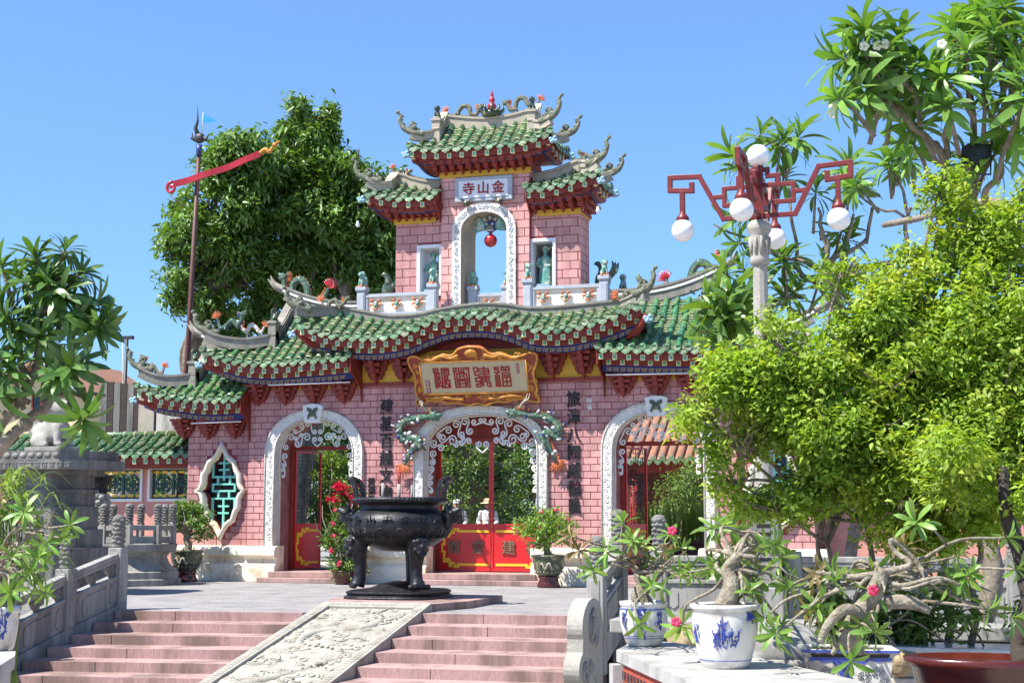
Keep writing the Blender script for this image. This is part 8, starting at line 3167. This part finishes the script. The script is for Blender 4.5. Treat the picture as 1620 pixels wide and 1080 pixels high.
# ------------------------------------------------------------------ beyond the gate
# low wall with lattice windows and green tiles, left of the gate
lw = thing('lattice_wall', (-9.4, 1.0, 0), 'low pink wall with green tiled coping and lattice windows left of the gate', 'wall')
o = Vector((-9.4, 1.0, 0))
wx = [(-11.9, -10.35), (-10.25, -9.02), (-8.88, -7.6)]
m = MB()
X0, X1 = -14.0, -7.44
m.box(X0 + 9.4, X1 + 9.4, -.12, .12, 0, 1.86)
m.box(X0 + 9.4, X1 + 9.4, -.12, .12, 2.72, 3.1)
xs_ = [X0] + [v for a, b in wx for v in (a, b)] + [X1]
for a, b in zip(xs_[0::2], xs_[1::2]):
    m.box(a + 9.4, b + 9.4, -.12, .12, 1.86, 2.72)
m.build('wall', MT['lwall'], lw)
for i, (a, b) in enumerate(wx):
    a, b = a + 9.4, b + 9.4
    m = MB()
    for (x0, x1, z0, z1) in ((a, b, 1.86, 1.93), (a, b, 2.65, 2.72), (a, a + .07, 1.93, 2.65), (b - .07, b, 1.93, 2.65)):
        m.box(x0, x1, -.16, .14, z0, z1)
    fr = m.build('window_frame', MT['whiteflat'], lw, bevel=.006)
    m = MB()
    z0, z1 = 1.93, 2.65
    a, b = a + .07, b - .07
    for (x0, x1, p, q) in ((a, b, z0, z0 + .06), (a, b, z1 - .06, z1), (a, a + .05, z0, z1), (b - .05, b, z0, z1), ((a + b) / 2 - .03, (a + b) / 2 + .03, z0, z1)):
        m.box(x0, x1, -.03, .03, p, q)
    for cx in (a + (b - a) * .27, a + (b - a) * .73):
        cz = (z0 + z1) / 2
        for rad in (.22, .17, .1):
            m.tube([(cx + rad * math.cos(t), 0, cz + rad * math.sin(t)) for t in np.linspace(0, 2 * math.pi, 21)[:-1]], .018, 5, closed=True)
        for k in range(4):
            t = k * math.pi / 4
            m.tube([(cx - .22 * math.cos(t), 0, cz - .22 * math.sin(t)), (cx + .22 * math.cos(t), 0, cz + .22 * math.sin(t))], .014, 5)
        for k in range(4):
            t = k * math.pi / 2 + .785
            m.tube([(cx + .1 * math.cos(t) + .09 * math.cos(v), 0, cz + .1 * math.sin(t) + .09 * math.sin(v)) for v in np.linspace(0, 2 * math.pi, 13)[:-1]], .012, 5, closed=True)
    m.build('lattice', MT['greenwood'], fr)
    m = MB()
    for x in np.linspace(a + .1, b - .1, 5):
        m.box(x - .07, x + .07, -.04, -.028, z1 - .1, z1 - .04)
        m.box(x - .07, x + .07, -.04, -.028, z0 + .04, z0 + .1)
    m.build('gold_block', MT['gold'], fr, kind='stuff')


def Pl(u, t):
    return Vector((u, .25 - .95 * t, 3.52 - .5 * t - .06 * math.sin(t * 3.1)))


ro = tile_slope(lw, Pl, X0 + 9.4, X1 + 9.4 + .05, lambda u: .02, du=.27, as_objects=False, name='coping_roof')
eave(ro, lambda u: Vector((u, -.7, 2.87)), X0 + 9.4, X1 + 9.4, (0, -1, 0), .6, rows=1, deep=.14, bandblue=False, step=.3)
m = MB()
m.tube([(X0 + 9.4, .25, 3.53), (X1 + 9.4, .25, 3.53)], .085, 12)
rg = m.build('ridge_roll', MT['tile'], ro)
m = MB()
for x in np.arange(X0 + 9.4, X1 + 9.4, .3):
    m.tube([(x, .25, 3.53), (x + .035, .25, 3.53)], .094, 12)
m.build('ridge_joint', MT['tilejoint'], rg, kind='stuff')

# mirrored stretch on the right side, seen between the leaves
rw2 = thing('garden_wall', (9.8, 1.0, 0), 'pink garden wall right of the gate behind the bush', 'wall')
m = MB()
m.box(-2.3, 5.0, -.12, .12, 0, 3.1)
m.build('wall', MT['lwall'], rw2)
m = MB()
m.prism([(-.6, 3.1), (0, 3.5), (.6, 3.1)], -2.3, 5.0, 'x')
m.build('coping', MT['tilebed'], rw2)

# old houses at the far left
def house(loc, label, parts):
    root = thing('old_house', loc, label, 'house', 'old houses behind the wall')
    for nm, mat, fn in parts:
        m = MB()
        fn(m)
        m.build(nm, MT[mat], root)
    return root


h1 = house((-15.6, 9.0, 0), 'cream gabled house with blue-grey metal eave behind the left frangipani', [
    ('wall', 'cream', lambda m: m.prism([(-3.4, 0), (2.0, 0), (2.0, 4.3), (-1.2, 6.3), (-3.4, 5.4)], -1, 3)),
    ('roof', 'terracotta', lambda m: (m.prism([(-1.2, 6.4), (2.5, 4.1), (2.5, 4.0), (-1.2, 6.2)], -1.5, 3.2), m.prism([(-1.2, 6.4), (-3.9, 5.3), (-3.9, 5.15), (-1.2, 6.22)], -1.5, 3.2))),
    ('eave_board', 'stonegrey', lambda m: m.prism([(-1.2, 6.32), (2.45, 4.06), (2.45, 3.9), (-1.2, 6.14)], -1.53, -1.5)),
    ('window', 'glassdark', lambda m: m.box(-1.6, -1.0, -1.04, -1.0, 4.0, 5.2)),
    ('window_frame', 'redpaint', lambda m: (m.box(-1.66, -1.6, -1.06, -1.0, 3.95, 5.25), m.box(-1.0, -.94, -1.06, -1.0, 3.95, 5.25), m.box(-1.33, -1.27, -1.06, -1.0, 4.0, 5.2))),
])
h2 = house((-12.6, 6.0, 0), 'weathered shed with dark plank wall and stained parapet above the lattice wall', [
    ('wall', 'granitedark', lambda m: m.box(-.4, 4.2, 0, 3, 0, 4.1)),
    ('parapet', 'oldwall', lambda m: m.box(1.0, 2.6, -.2, -.02, 3.3, 4.55)),
    ('gable_pier', 'cementpale', lambda m: m.box(.45, .95, -.25, 0, 3.4, 5.1)),
])
for i in range(6):
    m = MB()
    m.box(-.9 + i * .22, -.9 + i * .22 + .2, -.1, -.04, 3.6, 5.4 - .03 * i)
    m.build('plank', MT['barkdark'] if i % 2 else MT['granitedark'], h2)
m = MB()
m.box(-1.0, .5, -.2, .6, 3.3, 3.6)
m.build('sill_beam', MT['barkdark'], h2)
for k, (x0, x1, y0, y1, z0, z1) in enumerate(((1.0, 5.2, .0, 2.4, 4.05, 5.3), (2.3, 5.2, -.6, .0, 3.75, 4.2))):
    m = MB()
    m.add([(x0, y0, z0), (x1, y0, z0), (x1, y1, z1), (x0, y1, z1)], [(0, 1, 2, 3)])
    m.add([(x0, y0, z0 - .1), (x1, y0, z0 - .1), (x1, y1, z1 - .1), (x0, y1, z1 - .1)], [(0, 1, 2, 3)])
    n_ = int((x1 - x0) / .2)
    for i in range(n_ + 1):
        x = x0 + i * .2
        m.tube([(x, y0 - .03, z0 + .02), (x, y1, z1 + .02)], .065, 6)
    m.build('tiled_roof', MT['terracotta'], h2)
m = MB()
m.box(2.9, 5.2, -.3, -.05, 4.2, 4.62)
m.build('second_parapet', MT['cementpale'], h2)

# antenna mast
am = thing('antenna_mast', (-13.0, 8.2, 0), 'thin dark T-shaped mast standing over the old roofs', 'mast')
b_ = Vector((-13.0, 8.2, 0))
t_ = Vector((-13.629, 7.423, 6.855))
m = MB()
m.tube([Vector((t_.x + 13.0 - .1, t_.y - 8.2, 0)), t_ - b_], [.07, .05], 8)
m.build('pole', MT['iron'], am)
m = MB()
m.box(t_.x + 13.0 - .2, t_.x + 13.0 + .22, t_.y - 8.25, t_.y - 8.15, t_.z - .05, t_.z + .05)
m.build('crossarm', MT['iron'], am)
m = MB()
m.tube([t_ - b_ + Vector((-.16, 0, 0)), t_ - b_ + Vector((-.05, 0, -2.0)), t_ - b_ + Vector((.1, 0, -4.2))], .012, 5)
m.build('wire', MT['whitecer'], am)

hg = thing('hedge', (-10.5, 3.2, 0), 'leafy hedge seen through the lattice windows of the low wall', 'hedge')
m = MB()
rr = random.Random(3)
for x in (-2, -.8, .5, 1.8):
    limb(m, (x, 0, 0), (x + .2, 0, 2.0), .05, .02, rr, .06)
m.build('stem', MT['bark'], hg)
leaf_cloud('crown', hg, [((-2.2, 0, 1.7), (1.1, .6, 1.1)), ((-.6, 0, 1.8), (1.1, .6, 1.2)), ((1.0, 0, 1.7), (1.1, .6, 1.1)), ((2.4, 0, 1.8), (.9, .6, 1.1))], 5000, .16, .08, MT['leaf_mid'], 71, .2, .2, face=.7)

# courtyard behind: planting and a hall with clay roof
def cbush(loc, label, clumps, n, L_, mat, seed, W_=.5, stems=True):
    root = thing('court_bush', loc, label, 'bush', 'bushes in the courtyard')
    rr = random.Random(seed)
    m = MB()
    for (c, r_) in clumps:
        limb(m, (0, 0, 0), c, .06, .02, rr, .06)
    m.build('stem', MT['bark'], root)
    leaf_cloud('crown', root, clumps, n, L_, L_ * W_, MT[mat], seed, .2, .22, shell=.3, face=.7)


cbush((-3.7, 9.5, CZ), 'rounded sunlit bush seen through the left half of the middle door', [((0, 0, 1.7), (1.3, 1.2, 1.3)), ((.2, 0, 3.0), (1.0, 1.0, .9)), ((-.8, 0, .8), (.9, .8, .8))], 6500, .13, 'leaf_mid', 61)
cbush((-5.6, 16, CZ), 'deep green tree mass at the back of the courtyard, left part', [((-2.5, 0, 2.5), (2.4, 1.5, 2.5)), ((.5, 0, 3.2), (2.2, 1.5, 2.6)), ((2.6, 0, 2.2), (1.6, 1.2, 2.2))], 9000, .24, 'leaf_ficus', 62)
cbush((-1.9, 10.5, CZ), 'shaded shrub seen through the right half of the middle door', [((0, 0, 1.6), (1.1, 1.0, 1.4)), ((.5, 0, 2.9), (1.0, .9, .9)), ((-.4, 0, .6), (.8, .8, .6))], 5500, .13, 'leaf_ficus', 63)
cbush((-7.9, 10, CZ), 'layered pale bush seen through the left doorway', [((0, 0, 2.4), (.7, .6, .28)), ((-.1, 0, 3.0), (.6, .6, .25)), ((.3, 0, 1.5), (.9, .7, .5))], 2600, .14, 'leaf_bamboo', 64)
cbush((-9.6, 14, CZ), 'dark bush at the back of the courtyard behind the left doorway', [((-1.5, 0, 1.2), (1.2, 1, 1.2)), ((.5, 0, 1.2), (1.8, 1, 1.3)), ((.3, 0, 3.2), (1.4, 1, 1.3))], 4500, .2, 'leaf_ficus', 65)
cbush((-11.4, 18, CZ), 'tall leafy tree closing the view through the left doorway', [((0, 0, 2.0), (2.2, 1.4, 2.0)), ((.6, 0, 4.6), (2.0, 1.4, 1.8)), ((-1.5, 0, 4.0), (1.4, 1.2, 1.5))], 9000, .22, 'leaf_mid', 68)
cbush((2.6, 9.0, CZ), 'round dark green shrub seen through the right doorway', [((.2, 0, 1.4), (.9, .8, .9)), ((.6, 0, 2.2), (.7, .6, .7))], 4200, .09, 'leaf_mid', 66)
# broad strap-leaved plants in a dark trough
tr = thing('plant_trough', (3.6, 3.4, CZ), 'dark wooden trough of strap-leaved lilies inside the right doorway', 'planter')
m = MB()
m.box(-.6, 1.3, -.3, .3, 0, .62)
m.box(-.66, 1.36, -.36, .36, .62, .7)
m.build('trough', MT['brown'], tr, bevel=.01)
rr = random.Random(77)
LS = long_leaf(1, .14, 6, .35, .35)
LSM = LS.mesh('leaf', MT['leaf_bamboo'])
for i in range(120):
    a = rr.uniform(0, 6.28)
    p = Vector((rr.uniform(-.6, 1.2), rr.uniform(-.2, .2), .66))
    el = rr.uniform(.7, 1.45)
    d = Vector((math.cos(a) * math.cos(el), math.sin(a) * math.cos(el), math.sin(el)))
    sd = d.cross(Vector((0, 0, 1))).normalized()
    s_ = rr.uniform(.5, 1.0)
    obj('leaf', LSM, tr, M=basis(p, d * s_, sd * s_, -d.cross(sd) * s_ * -1))
hall = thing('temple_hall', (3.0, 15.0, CZ), 'temple hall with clay tiled roof deep in the courtyard', 'building')
m = MB()
m.box(-3, 9, 0, 5, 0, 3.0)
m.build('wall', MT['brown'], hall)
m = MB()
m.box(-3.2, 9.2, -1.3, -1.15, 2.6, 2.95)
m.build('eave_beam', MT['redpaint'], hall)
for x in (-2.4, .0, 2.4, 4.8, 7.2):
    m = MB()
    m.tube([(x, -1.2, 0), (x, -1.2, 2.7)], .14, 12)
    m.build('column', MT['redpaint'], hall)


def Ph(u, t):
    return Vector((u, 2.4 - 4.0 * t, 5.4 - 2.4 * t))


m = MB()
m.add([Ph(-3.4, 0), Ph(-3.4, 1), Ph(9.4, 1), Ph(9.4, 0)], [(0, 1, 2, 3)])
m.add([Ph(-3.4, 0), Vector((-3.4, 6, 3)), Vector((9.4, 6, 3)), Ph(9.4, 0)], [(0, 1, 2, 3)])
n_ = 46
for i in range(n_):
    u = -3.4 + 12.8 * i / (n_ - 1)
    m.tube([Ph(u, 0) + Vector((0, 0, .04)), Ph(u, 1) + Vector((0, 0, .04))], .085, 7)
rf = m.build('roof', MT['terracotta'], hall)
for i in range(n_):
    u = -3.4 + 12.8 * i / (n_ - 1)
    obj('disc_tile', DISC_ME, rf, M=T(*(Ph(u, 1) + Vector((0, -.02, .04)))) @ Matrix.Scale(1.15, 4))
    obj('drip_tile', DRIP_ME, rf, M=T(*(Ph(u + .14, 1) + Vector((0, -.01, 0)))) @ Matrix.Scale(1.2, 4))
pv = thing('red_roof_pavilion', (-7.6, 17, CZ), 'red roofed pavilion glimpsed through the left doorway', 'building')
m = MB()
m.prism([(-2.5, 3.2), (0, 4.6), (2.5, 3.2), (2.5, 3.05), (0, 4.4), (-2.5, 3.05)], -2, 3.2, 'x')
for x in np.arange(-2, 3.2, .28):
    m.tube([(x, -2.5, 3.24), (x, 0, 4.64)], .08, 6)
m.build('roof', MT['terracotta'], pv)
m = MB()
m.box(-1.6, 2.8, -1.6, 1.6, 0, 3.2)
m.build('wall', MT['reveal'], pv)
m = MB()
m.box(-2.0, 3.2, -2.52, -2.42, 2.98, 3.16)
m.build('eave_board', MT['redcer'], pv)
